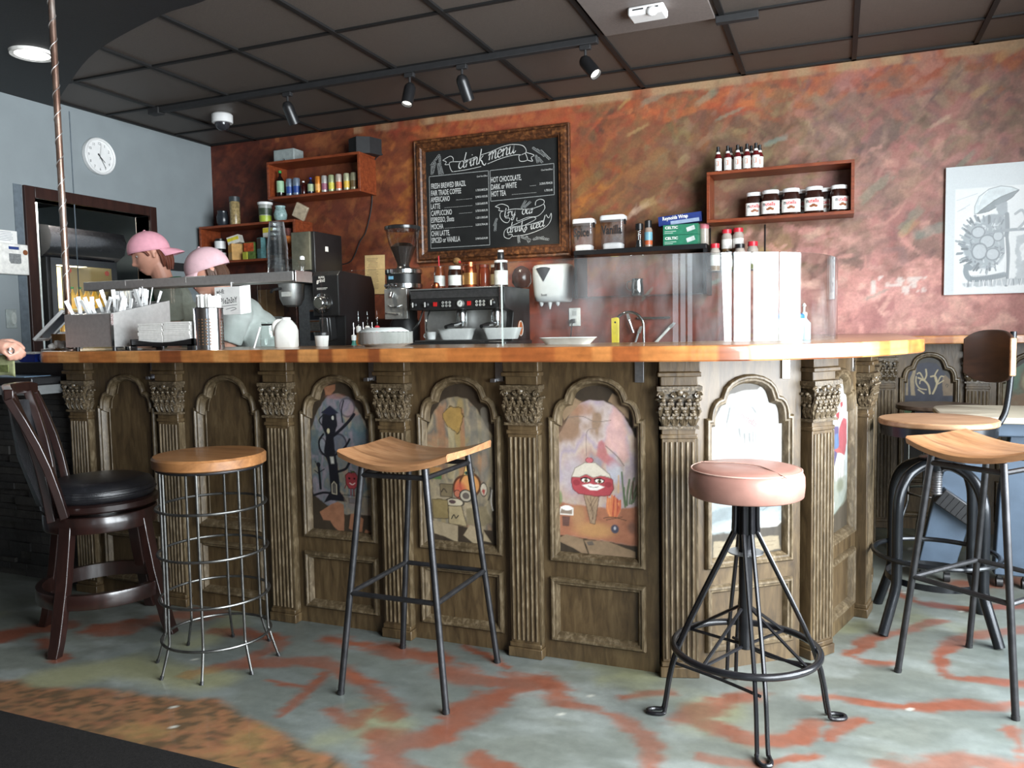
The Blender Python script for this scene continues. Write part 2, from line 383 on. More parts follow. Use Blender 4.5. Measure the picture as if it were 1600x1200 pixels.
for k in range(2300):
    x = r.uniform(XL, 1.9); z = r.uniform(.95, CEIL); a = r.choice([.5, .65, .9, -.6, -.3, 1.3, 0, .4, .7]) + r.uniform(-.2, .2)
    Lh = r.uniform(.06, .20); wd = r.uniform(.025, .075)*(1.4 if k < 1200 else .9)
    i0, i1 = np.searchsorted(xs, [x-.3, x+.3]); j0, j1 = np.searchsorted(zs, [z-.3, z+.3]); sl = np.s_[i0:i1, j0:j1]
    u = (X[sl]-x)*math.cos(a)+(Z[sl]-z)*math.sin(a); v = -(X[sl]-x)*math.sin(a)+(Z[sl]-z)*math.cos(a)
    nn = nz[sl]; m = sstep(1.12, .9, np.abs(u)/Lh+.5*(nn-.5))*sstep(1.15, .8, np.abs(v)/wd+.6*(nn-.5))*r.uniform(.2, .65)
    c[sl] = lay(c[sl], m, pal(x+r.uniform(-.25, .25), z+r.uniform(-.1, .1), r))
def patch(x, z, a, Lh, wd, col, al, sharp=.9):
    R_ = Lh+wd+.06; i0, i1 = np.searchsorted(xs, [x-R_, x+R_]); j0, j1 = np.searchsorted(zs, [z-R_, z+R_]); sl = np.s_[i0:i1, j0:j1]
    u = (X[sl]-x)*math.cos(a)+(Z[sl]-z)*math.sin(a); v = -(X[sl]-x)*math.sin(a)+(Z[sl]-z)*math.cos(a); nn = nz[sl]
    c[sl] = lay(c[sl], sstep(1.1, sharp, np.abs(u)/Lh+.35*(nn-.5))*sstep(1.1, sharp, np.abs(v)/wd+.35*(nn-.5))*al, srgb(*col))
for k in range(60):  # track spot glow painted in ochre beside the board and between the shelves
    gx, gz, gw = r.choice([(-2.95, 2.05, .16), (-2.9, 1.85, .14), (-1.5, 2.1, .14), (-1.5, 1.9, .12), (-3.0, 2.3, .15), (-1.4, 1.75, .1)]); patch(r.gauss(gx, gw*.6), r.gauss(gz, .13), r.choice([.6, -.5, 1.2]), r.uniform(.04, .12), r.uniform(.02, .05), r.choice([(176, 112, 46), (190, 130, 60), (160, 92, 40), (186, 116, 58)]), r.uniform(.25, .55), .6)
for k in range(150):  # broad flat strokes over the right half
    x = r.uniform(-1.7, XR); z = r.uniform(1.5, 2.6); f_ = x > -.1
    patch(x, z, r.choice([.45, .6, .5, -.5, 1.0, .8]), r.uniform(.06, .16), r.uniform(.025, .065), r.choice([(92, 72, 56), (104, 84, 56), (134, 112, 74), (112, 66, 50), (84, 60, 48), (146, 98, 60), (124, 104, 66)] if not f_ else [(122, 98, 88), (104, 86, 78), (152, 128, 100), (160, 106, 98), (134, 112, 92), (174, 130, 116)]), r.uniform(.3, .7))
for k in range(60): patch(r.uniform(-2.9, -.5), r.uniform(2.44, 2.62), r.uniform(-.3, .3), r.uniform(.05, .15), r.uniform(.015, .035), r.choice([(176, 84, 50), (160, 66, 42), (188, 104, 58), (130, 52, 38)]), r.uniform(.3, .6), .7)
for k in range(50): patch(r.uniform(-4.6, -2.9), r.uniform(1.3, 2.6), r.choice([.5, 1.2, -.4]), r.uniform(.05, .16), r.uniform(.02, .06), r.choice([(52, 26, 22), (98, 44, 32), (66, 32, 26), (120, 62, 38)]), r.uniform(.25, .5), .6)
for k in range(5200):  # small dabs
    x = r.uniform(XL, XR); z = r.uniform(.95, CEIL); a = r.choice([.6, -.5, 1.2, 0, .9, -1.1])+r.uniform(-.3, .3); Lh = r.uniform(.02, .07); wd = r.uniform(.008, .026)
    i0, i1 = np.searchsorted(xs, [x-.1, x+.1]); j0, j1 = np.searchsorted(zs, [z-.1, z+.1]); sl = np.s_[i0:i1, j0:j1]
    u = (X[sl]-x)*math.cos(a)+(Z[sl]-z)*math.sin(a); v = -(X[sl]-x)*math.sin(a)+(Z[sl]-z)*math.cos(a); nn = nz[sl]
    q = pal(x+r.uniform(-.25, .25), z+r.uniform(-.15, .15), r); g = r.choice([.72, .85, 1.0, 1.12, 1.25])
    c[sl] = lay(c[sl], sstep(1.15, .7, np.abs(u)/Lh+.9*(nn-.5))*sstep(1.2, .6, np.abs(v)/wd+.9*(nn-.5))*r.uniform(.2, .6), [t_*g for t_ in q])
for k in range(45):  # thin accents: ochre, teal, cream
    x = r.uniform(-1.3, 1.6); z = r.uniform(1.1, 2.6); a = r.uniform(.2, .9); col = r.choice([(188, 160, 96), (186, 156, 104), (128, 146, 124), (206, 176, 150), (120, 150, 140)])
    i0, i1 = np.searchsorted(xs, [x-.3, x+.3]); j0, j1 = np.searchsorted(zs, [z-.3, z+.3]); sl = np.s_[i0:i1, j0:j1]
    u = (X[sl]-x)*math.cos(a)+(Z[sl]-z)*math.sin(a); v = -(X[sl]-x)*math.sin(a)+(Z[sl]-z)*math.cos(a)
    c[sl] = lay(c[sl], sstep(1.1, .7, np.abs(u)/r.uniform(.04, .12)+.5*(nz[sl]-.5))*sstep(1.2, .6, np.abs(v)/r.uniform(.008, .03)+.8*(nz[sl]-.5))*.4, srgb(*col))
c = lay(c, sstep(CEIL-.07, CEIL-.05, Z+.02*(nb-.5))*(X > -3.3)*sstep(.35, .6, vnoise(X, Z*0, 5, 60))*.8, srgb(170, 140, 106))
c = lay(c, ((np.abs(Z-1.36-.02*(nb-.5)) < .05) & (np.abs(X-.33) < .14)) * sstep(.5, .6, nz)*.8, srgb(226, 214, 206))
wb = B(); wb.grid([[(X[i, j], YB, Z[i, j]) for j in range(len(zs))] for i in range(len(xs))])
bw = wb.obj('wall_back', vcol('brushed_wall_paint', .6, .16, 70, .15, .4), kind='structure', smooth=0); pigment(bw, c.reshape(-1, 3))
# ------------------------------------------------------------------ left wall with doorway, other walls
GREY = M('blue_grey_wall_paint', srgb(136, 144, 147), .6, 0, .05, 6)
DW0, DW1, DZ = 3.53, 4.43, 2.02
b = B(); T = .12
b.b2((XL-T, 2.3, 0), (XL, DW0, CEIL)); b.b2((XL-T, DW1, 0), (XL, YB+.1, CEIL)); b.b2((XL-T, DW0, DZ), (XL, DW1, CEIL))
b.obj('wall_left', GREY, kind='structure', smooth=0)
b = B(); b.b2((XL-T, YF-.1, 0), (XL, 2.3, CEIL)); b.obj('wall_left_front', M('dark_wall_paint', srgb(52, 44, 40), .7, 0, .06, 6), kind='structure', smooth=0)  # unseen stretch of wall, kept dark to cut bounce onto the bar front
b = B(); b.b2((XL+.0005, 3.815, .9), (XL+.003, 3.822, 2.62)); b.b2((XL+.0005, 3.40, .9), (XL+.004, 3.455, 2.09)); b.obj('trim_1', M('wall_seam_paint', srgb(96, 106, 114), .6), kind='structure')
b = B(); b.b2((XL+.0005, 4.47, 1.64), (XL+.02, 5.07, 1.70)); b.obj('trim_2', BLACKM, kind='structure')
DKW = wood('dark_door_wood', (.020, .008, .006), (.034, .013, .010), (.052, .020, .014), (6, 6, 1), 5, .4)
b = B()
b.b2((XL-T-.01, 3.46, 0), (XL+.02, DW0, DZ+.07)); b.b2((XL-T-.01, DW1, 0), (XL+.02, DW1+.06, DZ+.07)); b.b2((XL-T-.01, DW0, DZ), (XL+.02, DW1, DZ+.07))
b.obj('door_1', DKW, kind='structure', bevel=.004)
PLAIN = M('plain_wall_paint', srgb(74, 66, 58), .7, 0, .06, 6)
# right wall and shop front, both with window openings
b = B(); WY0, WY1, WZ0, WZ1 = -.7, 3.2, .25, 2.62
b.b2((XR, YF-.1, 0), (XR+.12, YB+.1, WZ0)); b.b2((XR, YF-.1, WZ1), (XR+.12, YB+.1, CEIL)); b.b2((XR, YF-.1, WZ0), (XR+.12, WY0, WZ1)); b.b2((XR, WY1, WZ0), (XR+.12, YB+.1, WZ1))
b.obj('wall_right', PLAIN, kind='structure', smooth=0)
b = B()
for y in np.linspace(WY0, WY1, 5): b.b2((XR+.03, y-.04, WZ0), (XR+.10, y+.04, WZ1))
b.b2((XR+.03, WY0, WZ0), (XR+.10, WY1, WZ0+.07)); b.b2((XR+.03, WY0, WZ1-.07), (XR+.10, WY1, WZ1)); b.b2((XR+.03, WY0, 1.98), (XR+.10, WY1, 2.05))
b.obj('window_1', M('dark_window_frame', (.03, .03, .03), .5), kind='structure')
b = B(); FX0, FX1 = .4, 1.4
b.b2((XL-.1, YF-.12, 0), (FX0, YF, CEIL)); b.b2((FX1, YF-.12, 0), (XR+.12, YF, CEIL)); b.b2((FX0, YF-.12, 0), (FX1, YF, .35)); b.b2((FX0, YF-.12, 2.62), (FX1, YF, CEIL))
b.obj('wall_front', PLAIN, kind='structure', smooth=0)
b = B()
for x in np.linspace(FX0, FX1, 4): b.b2((x-.04, YF-.1, .35), (x+.04, YF-.03, 2.62))
b.b2((FX0, YF-.1, 1.98), (FX1, YF-.03, 2.05)); b.obj('window_2', M('dark_window_frame', (.03, .03, .03), .5), kind='structure')
# ------------------------------------------------------------------ suspended ceiling
TILE = M('painted_ceiling_tile', srgb(88, 80, 74), .5, 0, .12, 90, .5, .45)
GRID = M('painted_ceiling_grid', srgb(14, 13, 13), .6, 0, .1)
GX = [-4.194+.6105*k for k in range(-1, 13)]; GY = [4.701-.6075*k for k in range(-1, 14)]
b = B(); b.b2((XL-.1, YF-.1, CEIL), (XR+.1, YB+.1, CEIL+.08)); b.obj('ceiling', TILE, kind='structure', smooth=0)
b = B()
for x in GX: b.b2((x-.013, YF, CEIL-.012), (x+.013, YB-.001, CEIL+.001))
for y in GY[1:]: b.b2((XL, y-.011, CEIL-.010), (XR, y+.011, CEIL+.001))
b.b2((XL, YB-.03, CEIL-.012), (XR, YB, CEIL)); b.b2((XL, 3.7, CEIL-.012), (XL+.025, YB, CEIL))
b.obj('trim_3', GRID, kind='structure', smooth=0)
k = .973
cur = smoothpts([(-4.70, 3.80, 0), (-4.55, 3.66, 0), (-4.21*k-.05, 3.469*k+.04, 0), (-3.66*k, 3.19*k, 0), (-2.989*k, 2.974*k, 0), (-2.5, 2.82, 0), (-1.6, 2.45, 0), (-.6, 1.7, 0), (0, .6, 0), (.1, -.8, 0), (.1, YF, 0)], 5)
b = B(); b.prism([(p.x, p.y) for p in cur][::-1]+[(-4.70, YF)][::1] if False else [(-4.70, YF)]+[(p.x, p.y) for p in cur][::-1], 2.622, CEIL-.001)
b.obj('trim_4', M('black_soffit_paint', srgb(24, 24, 26), .6, 0, .1, 30, .2), kind='structure', smooth=30)
b = B(); x0, x1, y1 = GX[6]+.03, GX[7]-.03, 4.07
b.b2((x0, 3.40, CEIL-.025), (x1, y1, CEIL-.012)); pn = b.obj('ceiling_panel', M('painted_ceiling_tile_light', srgb(112, 104, 100), .55, 0, .1, 90, .4), label='loose ceiling panel hanging just below the grid, with the white sensor on it', cat='ceiling panel', bevel=.002)
# ------------------------------------------------------------------ back room behind the doorway
b = B(); W2 = M('back_room_paint', srgb(150, 164, 168), .6, 0, .05, 8)
b.b2((-8.1, 2.6, 0), (-8.0, 5.9, CEIL)); b.b2((-8.1, 2.5, 0), (XL-T, 2.6, CEIL)); b.b2((-8.1, 5.9, 0), (XL-T, 6.0, CEIL)); b.obj('wall_back_room', W2, kind='structure', smooth=0)
b = B(); b.b2((-8.1, 2.5, 2.5), (XL-T, 6.0, 2.56)); b.obj('ceiling_back_room', M('dark_ceiling_paint', srgb(40, 40, 42), .7), kind='structure', smooth=0)
b = B(); b.b2((-8.1, 2.5, -.02), (-4.88, 6.0, 0)); b.obj('floor_back_room', M('dark_floor_paint', srgb(70, 66, 60), .6), kind='structure', smooth=0)
# mat at the entrance
b = B(); b.b2((-4.2, -.6, 0), (-1.1, 1.588, .009)); b.obj('floor_mat', M('black_ribbed_mat', (.011, .010, .0095), .95, 0, .35, 160, .5, .15), label='black entrance mat lying on the leaf-patterned brown floor', cat='mat', bevel=.003)
# ------------------------------------------------------------------ bar front: antique panels and pilasters
WAL = wood('antique_walnut', (.036, .022, .010), (.074, .047, .021), (.118, .080, .038), (5, 5, 1.0), 9, .42, .25)
WALW = wood('worn_and_lit_walnut', (.046, .031, .015), (.092, .065, .034), (.20, .155, .098), (4, 4, 1.4), 16, .42, .3)
WALD = wood('dark_walnut_groove', (.020, .013, .008), (.032, .022, .013), (.05, .034, .02), (5, 5, 1), 9, .5)
CARV = wood('rubbed_carving', (.032, .022, .011), (.070, .050, .028), (.20, .155, .10), (10, 10, 10), 12, .32, .3)
class Art:
    """pigment field over one panel; drawing positions in a sheet of its own"""
    def __init__(s, w, z0, z1, cx, kx, vb, kz, base, seed, res=.0026):
        s.xs = np.linspace(-w/2, w/2, int(w/res)+1); s.zs = np.linspace(z0, z1, int((z1-z0)/res)+1)
        s.X, s.Z = np.meshgrid(s.xs, s.zs, indexing='ij'); s.U = s.X/kx+cx; s.V = vb-(s.Z-z0)/kz; s.seed = seed
        nz = vnoise(s.X, s.Z*.25, 60, seed); nb = vnoise(s.X, s.Z, 9, seed+1)
        s.c = np.zeros(s.X.shape+(3,))+np.array(srgb(*base)); s.c *= (.7+.6*nz)[..., None]*(.8+.4*nb)[..., None]
        s.gain = .80; s.nz = vnoise(s.X, s.Z, 45, seed+2); s.nb = vnoise(s.X, s.Z, 14, seed+3)
    def sd(s, pts):
        return np.where(inpoly(s.U, s.V, pts), -1, 1)*pdist(s.U, s.V, pts+[pts[0]])
    def poly(s, pts, col, a=1, soft=5, rag=0, tex=.2, edge=None, ew=4):
        pts = [tuple(p) for p in pts]; d = s.sd(pts)+rag*(s.nz-.5)*2
        m = sstep(soft, -soft, d)*a; k = np.array(srgb(*col))*(1-tex+2*tex*s.nz)[..., None]
        s.c = s.c*(1-m[..., None])+k*m[..., None]
        if edge: s.c = lay(s.c, sstep(ew, ew*.3, np.abs(d))*a*.9, srgb(*edge))
        return m
    def line(s, pts, w, col, a=1, sm=True, tex=.1):
        P = [tuple(p[:2]) for p in (smoothpts([(x, y, 0) for x, y in pts], 4) if sm and len(pts) > 2 else pts)]
        m = sstep(w*.6+2, w*.5-1.5, pdist(s.U, s.V, P))*a; s.c = lay(s.c, m, np.array(srgb(*col)))
    def ell(s, x, y, rx, ry, col, a=1, soft=.12, edge=None, rag=0):
        d = np.hypot((s.U-x)/rx, (s.V-y)/ry)+rag*(s.nz-.5); s.c = lay(s.c, sstep(1+soft, 1-soft, d)*a, srgb(*col))
        if edge: s.c = lay(s.c, sstep(.16, .05, np.abs(d-1))*a, srgb(*edge))
    def wash(s, mask, cols, sc=6):
        n = vnoise(s.X, s.Z*.6, sc*4, s.seed+9); k = len(cols); t = np.clip((n-.25)/.5, 0, .999)*(k-1)
        C = np.array([srgb(*q) for q in cols]); i = t.astype(int); f = (t-i)[..., None]; col = C[i]*(1-f)+C[np.minimum(i+1, k-1)]*f
        s.c = s.c*(1-mask[..., None])+col*(.85+.3*s.nz)[..., None]*mask[..., None]
def arch_pts(hw, z0, zs, n=10, lobe=.046):   # closed outline, ccw in (x,z): shouldered arch
    st = .014; a = hw-st-lobe; L = [(-hw, z0), (hw, z0), (hw, zs), (hw-st, zs)]
    L += [(hw-st-lobe*(1-math.cos(t))*.9-.002*math.sin(t), zs+.066*math.sin(t)) for t in np.linspace(.1, PI/2, 5)]
    L += [(a*math.cos(t), zs+.068+.072*math.sin(t)) for t in np.linspace(.12, PI-.12, n)]
    L += [(-(hw-st-lobe*(1-math.cos(t))*.9-.002*math.sin(t)), zs+.066*math.sin(t)) for t in np.linspace(PI/2, .1, 5)]
    return L+[(-(hw-st), zs), (-hw, zs)]
def rect_pts(hw, z0, z1): return [(-hw, z0), (hw, z0), (hw, z1), (-hw, z1)]
MOULD = [(0, 0), (.001, .010), (.006, .016), (.012, .017), (.016, .011), (.022, .010), (.030, -.004), (.032, -.013)]
FL = lambda a, b, h: (a, -h, b)
def panel(parent, M3, art=None, label=None, hw=.167, fw=.40, detail=True):
    """one bay of the bar front; local x along the bay, -y outwards"""
    b = B(); b.M = M3; AO = arch_pts(hw, .345, .845); LO = rect_pts(hw, .065, .29)
    b.b2((-fw/2, 0, 0), (-hw, .02, 1.04)); b.b2((hw, 0, 0), (fw/2, .02, 1.04)); b.b2((-hw, 0, 0), (hw, .02, .065)); b.b2((-hw, 0, .29), (hw, .02, .345))
    top = AO[2:]; top = [p for p in top]
    for (x0, z0), (x1, z1) in zip(top[:-1], top[1:]):
        if abs(x0-x1) < 1e-4: continue
        b.add([(x0, 0, z0), (x1, 0, z1), (x1, 0, 1.04), (x0, 0, 1.04)], [[0, 1, 2, 3]])
    b.b2((-fw/2, .016, 0), (fw/2, .03, 1.04))
    fr = b.obj('panel', WAL, parent, label=label, world=True, smooth=0)
    b = B(); b.M = M3; b.sweep(AO, MOULD, True, FL); b.sweep(LO, MOULD, True, FL)
    b.sweep(arch_pts(hw-.045, .39, .835, 8, .04), [(0, -.0115), (.001, -.009), (.004, -.009), (.005, -.0115)], True, FL) if art is None else None
    b.obj('moulding', WALW, fr, world=True, smooth=35)
    b = B(); b.M = M3; b.b2((-hw+.02, .008, .085), (hw-.02, .017, .27)); b.obj('lower_field', WAL, fr, world=True, bevel=.003)
    if art is None:
        b = B(); b.M = M3; b.prism(arch_pts(hw-.03, .375, .84), -.016, -.012, FL); b.obj('upper_field', WAL, fr, world=True, smooth=0)
    else:
        nx, nz = len(art.xs), len(art.zs); A = arch_pts(hw-.014, .352, .842)
        vs = [M3 @ Vector((x, .0125, z)) for x in art.xs for z in art.zs]
        keep = inpoly(art.X, art.Z, A); fs = []
        for i in range(nx-1):
            for j in range(nz-1):
                if keep[i, j] or keep[i+1, j+1]: fs.append([i*nz+j, (i+1)*nz+j, (i+1)*nz+j+1, i*nz+j+1])
        b = B(); b.add(vs, fs); o = b.obj('painting', vcol('panel_paint', .5, .10, 90, .12, .4), fr, label=art.label, world=True, smooth=0)
        g_ = art.c.mean(axis=2, keepdims=True)*np.array((1.06, 1.0, .90)); pigment(o, ((art.c*.74+g_*.26)*art.gain).reshape(-1, 3))
    return fr
def pilaster(parent, M3, wd=.118):
    """fluted pilaster with a leafy capital; local x across, -y outwards"""
    h = wd/2; b = B(); b.M = M3
    b.b2((-h+.004, -.032, .05), (h-.004, .02, .825)); b.b2((-h, -.036, .785), (h, .02, .80)); 
    b.b2((-h-.004, -.040, 0), (h+.004, .02, .035)); b.b2((-h, -.036, .035), (h, .02, .052))
    b.b2((-h, -.036, .955), (h, .02, 1.04)); b.b2((-h-.01, -.05, .985), (h+.01, .02, 1.0)); b.b2((-h-.006, -.044, 1.0), (h+.006, .02, 1.04))
    s = b.obj('pilaster', WAL, parent, world=True, bevel=.003, smooth=30)
    b = B(); b.M = M3; n = 5
    for i in range(n+1):
        x = -h+.016+(wd-.032)*i/n; b.tube([(x, -.0325, .062), (x, -.0325, .775)], .0048, 8)
    b.b2((h-.0045, -.0325, .05), (h+.0012, .005, .783))  # lighter strip on the right face only: side light put into the wood colour
    b.obj('flute_ridge', WALW, s, world=True)
    b = B(); b.M = M3
    b.lathe([(h*1.02, .822), (h*1.0, .826), (h*.98, .83)], (0, .005, 0), 4, sx=1.2, sy=.6) if False else b.b2((-h-.004, -.042, .817), (h+.004, .02, .826))
    b.box((0, -.012, .885), (wd*.86, .05, .12)); b.b2((-h-.012, -.055, .94), (h+.012, .02, .955)); b.b2((-h-.006, -.046, .93), (h+.006, .02, .942))
    def leaf(x, y, z, ht, wdt, out, ang=0):
        ca, sa = math.cos(ang), math.sin(ang)
        for k, (dx, hh) in enumerate(((0, 1), (-.42, .84), (.42, .84), (-.75, .6), (.75, .6))):
            P = []
            for t in np.linspace(0, 1, 7):
                o = out*(t**2.2) if t < .86 else out*(.86**2.2)+out*.28*math.sin((t-.86)/.14*PI/2)
                zz = ht*hh*(t if t < .86 else .86+.05*math.sin((t-.86)/.14*PI)); xx = dx*wdt*(.35+.65*math.sin(min(t, .8)*PI/1.6))
                P.append((x+xx*ca-(-o)*sa*0+o*sa, y-o*ca-.002*(1-abs(dx))+xx*sa, z+zz))
            b.tube(P, [.0035+.0035*math.sin(t*PI*.8) for t in np.linspace(0, 1, 7)], 5)
        b.ball((x+out*1.15*sa, y-out*1.15*ca, z+ht*.9), (.008, .006, .006), 8, 6)
    for x in (-.042, -.014, .014, .042): leaf(x, -.037, .828, .052, .012, .012)
    for x in (-.052, -.028, 0, .028, .052): leaf(x, -.037, .85, .068, .012, .016)
    for sx in (-1, 1):
        for y in (-.028, -.008): leaf(sx*(h-.008), y, .828, .05, .010, .012, sx*PI/2); leaf(sx*(h-.008), y+.008, .85, .068, .010, .014, sx*PI/2)
        for (cx, cy, rr) in ((sx*(h-.001), -.045, .013), (sx*.018, -.046, .009)):
            b.tube([(cx+sx*rr*(1-t/14)*math.cos(t*.8), cy-.002, .926+rr*(1-t/14)*math.sin(t*.8)) for t in range(13)], .0038, 5)
    b.ball((0, -.05, .935), (.012, .008, .012), 10, 6)
    b.obj('capital', CARV, s, world=True, label='carved leafy capital')
    return s
def frame_at(p, q, t=None, off=0):
    p, q = Vector(p), Vector(q); e = (q-p).normalized(); n = Vector((e.y, -e.x)); c = (p+q)/2 if t is None else p+e*t
    c = c+n*off; Mx = Matrix(((e.x, -n.x, 0, c.x), (e.y, -n.y, 0, c.y), (0, 0, 1, 0), (0, 0, 0, 1))); return Mx
# --- paintings -------------------------------------------------------
def sheet(cx, kx, vb, kz, seed, base=(62, 50, 36)): return Art(.316, .345, .985, cx, kx, vb, kz, base, seed)
def arts():
    R = {}
    a = sheet(317, .000723, 1090, .000642, 101); a.label = 'painting of a dark tree house and a red apple with a face, under scraps of brown paper'
    top = [(300, 208), (380, 230), (430, 300), (470, 360), (500, 430), (510, 560), (515, 800), (510, 930), (330, 935), (220, 890), (140, 830), (130, 600), (135, 430), (165, 350), (210, 270), (250, 222)]
    m = a.poly(top, (120, 112, 118), 1, 6, 8); a.wash(m, [(128, 120, 98), (98, 112, 118), (136, 124, 136), (88, 108, 116), (146, 136, 110), (160, 124, 112)], 4)
    a.poly([(130, 430), (185, 430), (180, 580), (135, 590)], (74, 98, 104), .7, 6, 8); a.poly([(390, 350), (450, 330), (485, 420), (490, 540), (440, 600), (400, 480)], (70, 104, 116), .7, 8, 10); a.poly([(440, 610), (480, 600), (470, 740), (440, 760)], (66, 90, 100), .7, 6, 8)
    a.ell(300, 225, 60, 16, (168, 96, 84), .5, .4); a.ell(370, 290, 45, 55, (150, 132, 152), .6, .3, (60, 56, 70)); a.ell(205, 530, 24, 50, (132, 140, 150), .7, .2, (36, 36, 48)); a.ell(310, 510, 48, 58, (96, 100, 116), .8, .3, (36, 38, 50)); a.ell(325, 620, 36, 45, (100, 112, 116), .7, .3)
    D = (22, 24, 34)
    a.poly([(215, 330), (300, 330), (305, 400), (280, 470), (285, 560), (300, 640), (310, 800), (350, 860), (240, 860), (200, 880), (250, 800), (240, 640), (215, 560), (230, 470), (205, 400)], D, 1, 4, 3)
    a.poly([(202, 326), (262, 280), (316, 324), (260, 340)], (30, 34, 56), 1, 3)
    for L, wd in (([(270, 470), (330, 420), (380, 370), (412, 330)], 16), ([(285, 580), (330, 550), (360, 515), (380, 480)], 11), ([(300, 680), (350, 660), (375, 620), (410, 570)], 13), ([(240, 600), (195, 560), (185, 500), (215, 455)], 10), ([(340, 380), (335, 310), (350, 250)], 6), ([(205, 400), (190, 370), (215, 340)], 6), ([(185, 790), (180, 700), (175, 640)], 13), ([(178, 700), (150, 680)], 5), ([(180, 690), (212, 670)], 5), ([(178, 660), (155, 625)], 4), ([(140, 835), (200, 815), (260, 815)], 12), ([(320, 820), (430, 820), (500, 822)], 3)): a.line(L, wd, D)
    a.ell(176, 645, 13, 16, D); a.ell(247, 435, 9, 16, (196, 184, 140)); a.ell(278, 355, 8, 13, (180, 180, 170)); a.poly([(252, 592), (275, 590), (278, 632), (258, 634)], (196, 196, 186)); a.poly([(258, 760), (272, 742), (288, 760), (288, 820), (258, 815)], (90, 86, 80), 1, 3, edge=(190, 180, 150), ew=4)
    a.poly([(346, 700), (365, 682), (410, 682), (424, 705), (420, 760), (400, 780), (365, 778), (350, 750)], (168, 26, 44), 1, 4, 2, edge=(90, 14, 26)); a.ell(370, 716, 7, 6, (30, 8, 12)); a.ell(402, 716, 7, 6, (30, 8, 12)); a.line([(372, 745), (388, 754), (404, 744)], 4, (240, 220, 210)); a.line([(385, 685), (382, 668)], 4, (50, 60, 30)); a.ell(396, 676, 12, 5, (70, 90, 40))
    for L in ([(378, 778), (378, 818)], [(396, 778), (396, 822)], [(424, 745), (438, 775), (430, 780)], [(350, 755), (340, 778)]): a.line(L, 5, (130, 24, 36), sm=False)
    a.poly([(362, 838), (412, 838), (408, 866), (366, 866)], (58, 82, 112), 1, 3, edge=(24, 28, 36)); a.ell(412, 572, 10, 11, (150, 30, 44))
    a.poly([(335, 830), (505, 830), (508, 935), (340, 925)], (140, 118, 98), .5, 6, 6)
    for p in ([(228, 168), (300, 152), (298, 185), (270, 218), (236, 218)], [(172, 935), (255, 880), (290, 862), (330, 880), (332, 970), (326, 1040), (310, 1058), (262, 1020), (240, 985), (196, 985)], [(372, 930), (412, 928), (452, 958), (440, 1035), (400, 1042), (358, 1022)], [(462, 1020), (490, 1030), (476, 1050), (455, 1040)]): a.poly(p, (160, 100, 62), 1, 3, 3, .25)
    R[1] = a
    a = sheet(292, .000645, 1150, .000604, 102); a.label = 'painting of a round orange jug and a table of cups in ochre tones'
    top = [(280, 222), (340, 235), (400, 300), (440, 380), (485, 450), (482, 800), (470, 1010), (300, 1000), (110, 980), (85, 700), (80, 430), (120, 330), (165, 260), (220, 230)]
    m = a.poly(top, (150, 130, 96), 1, 6, 6); a.wash(m, [(166, 140, 78), (128, 120, 100), (170, 150, 112), (112, 104, 92), (176, 128, 84), (150, 150, 116)], 3)
    for x, w_, k in ((170, 40, (150, 96, 60)), (300, 26, (170, 96, 60)), (372, 40, (104, 102, 98)), (440, 40, (140, 132, 118)), (230, 34, (186, 166, 110))): a.line([(x, 300), (x+6, 500), (x-6, 700)], w_, k, .55)
    a.poly([(180, 320), (230, 275), (300, 290), (315, 340), (300, 400), (270, 440), (215, 400), (185, 360)], (168, 128, 36), .95, 8, 14, .3, edge=(80, 60, 24))
    a.poly([(330, 340), (380, 320), (388, 360), (360, 420)], (120, 112, 100), .6, 8, 10)
    a.ell(305, 770, 62, 72, (206, 104, 30), 1, .08, (90, 46, 20)); a.ell(345, 745, 62, 70, (216, 140, 44), 1, .08, (90, 50, 20)); a.ell(285, 785, 36, 50, (196, 66, 28), .8, .4); a.poly([(305, 690), (318, 635), (345, 630), (375, 690)], (222, 176, 74), 1, 4, edge=(90, 60, 30)); a.ell(325, 676, 13, 10, (60, 110, 90)); a.ell(325, 676, 6, 6, (20, 24, 20)); a.line([(345, 690), (375, 660), (362, 640)], 5, (90, 60, 30))
    a.ell(265, 805, 20, 22, (186, 96, 60), 1, .1, (70, 40, 30)); a.ell(318, 815, 38, 36, (176, 164, 140), 1, .08, (60, 54, 48)); a.ell(318, 815, 22, 20, (96, 84, 76)); a.ell(245, 860, 58, 26, (196, 182, 150), 1, .08, (70, 60, 50)); a.ell(232, 856, 22, 12, (90, 66, 66))
    a.poly([(205, 880), (290, 880), (320, 1000), (208, 990)], (170, 150, 104), 1, 4, 3, edge=(90, 74, 50)); a.line([(225, 960), (240, 935), (252, 955), (268, 938)], 5, (40, 36, 34)); a.poly([(155, 752), (238, 748), (232, 830), (160, 826)], (126, 108, 74), 1, 4, 3, edge=(70, 56, 40)); a.line([(165, 800), (180, 780), (198, 800)], 5, (50, 42, 34)); a.poly([(105, 850), (205, 845), (205, 960), (110, 965)], (142, 120, 66), 1, 4, 5, edge=(80, 66, 40))
    a.poly([(320, 890), (440, 870), (470, 960), (400, 1000), (320, 980)], (134, 118, 84), 1, 5, 8); a.ell(428, 770, 20, 40, (200, 186, 160), 1, .1, (80, 70, 60)); a.poly([(416, 780), (424, 765), (438, 772), (430, 805)], (168, 44, 38)); a.line([(455, 830), (470, 790), (468, 755)], 7, (70, 62, 56)); a.line([(478, 770), (472, 840), (482, 890)], 6, (226, 220, 210))
    a.poly([(92, 652), (165, 650), (168, 720), (95, 724)], (190, 130, 50), 1, 4); a.poly([(95, 690), (168, 672), (168, 724), (95, 724)], (76, 120, 60), 1, 4)
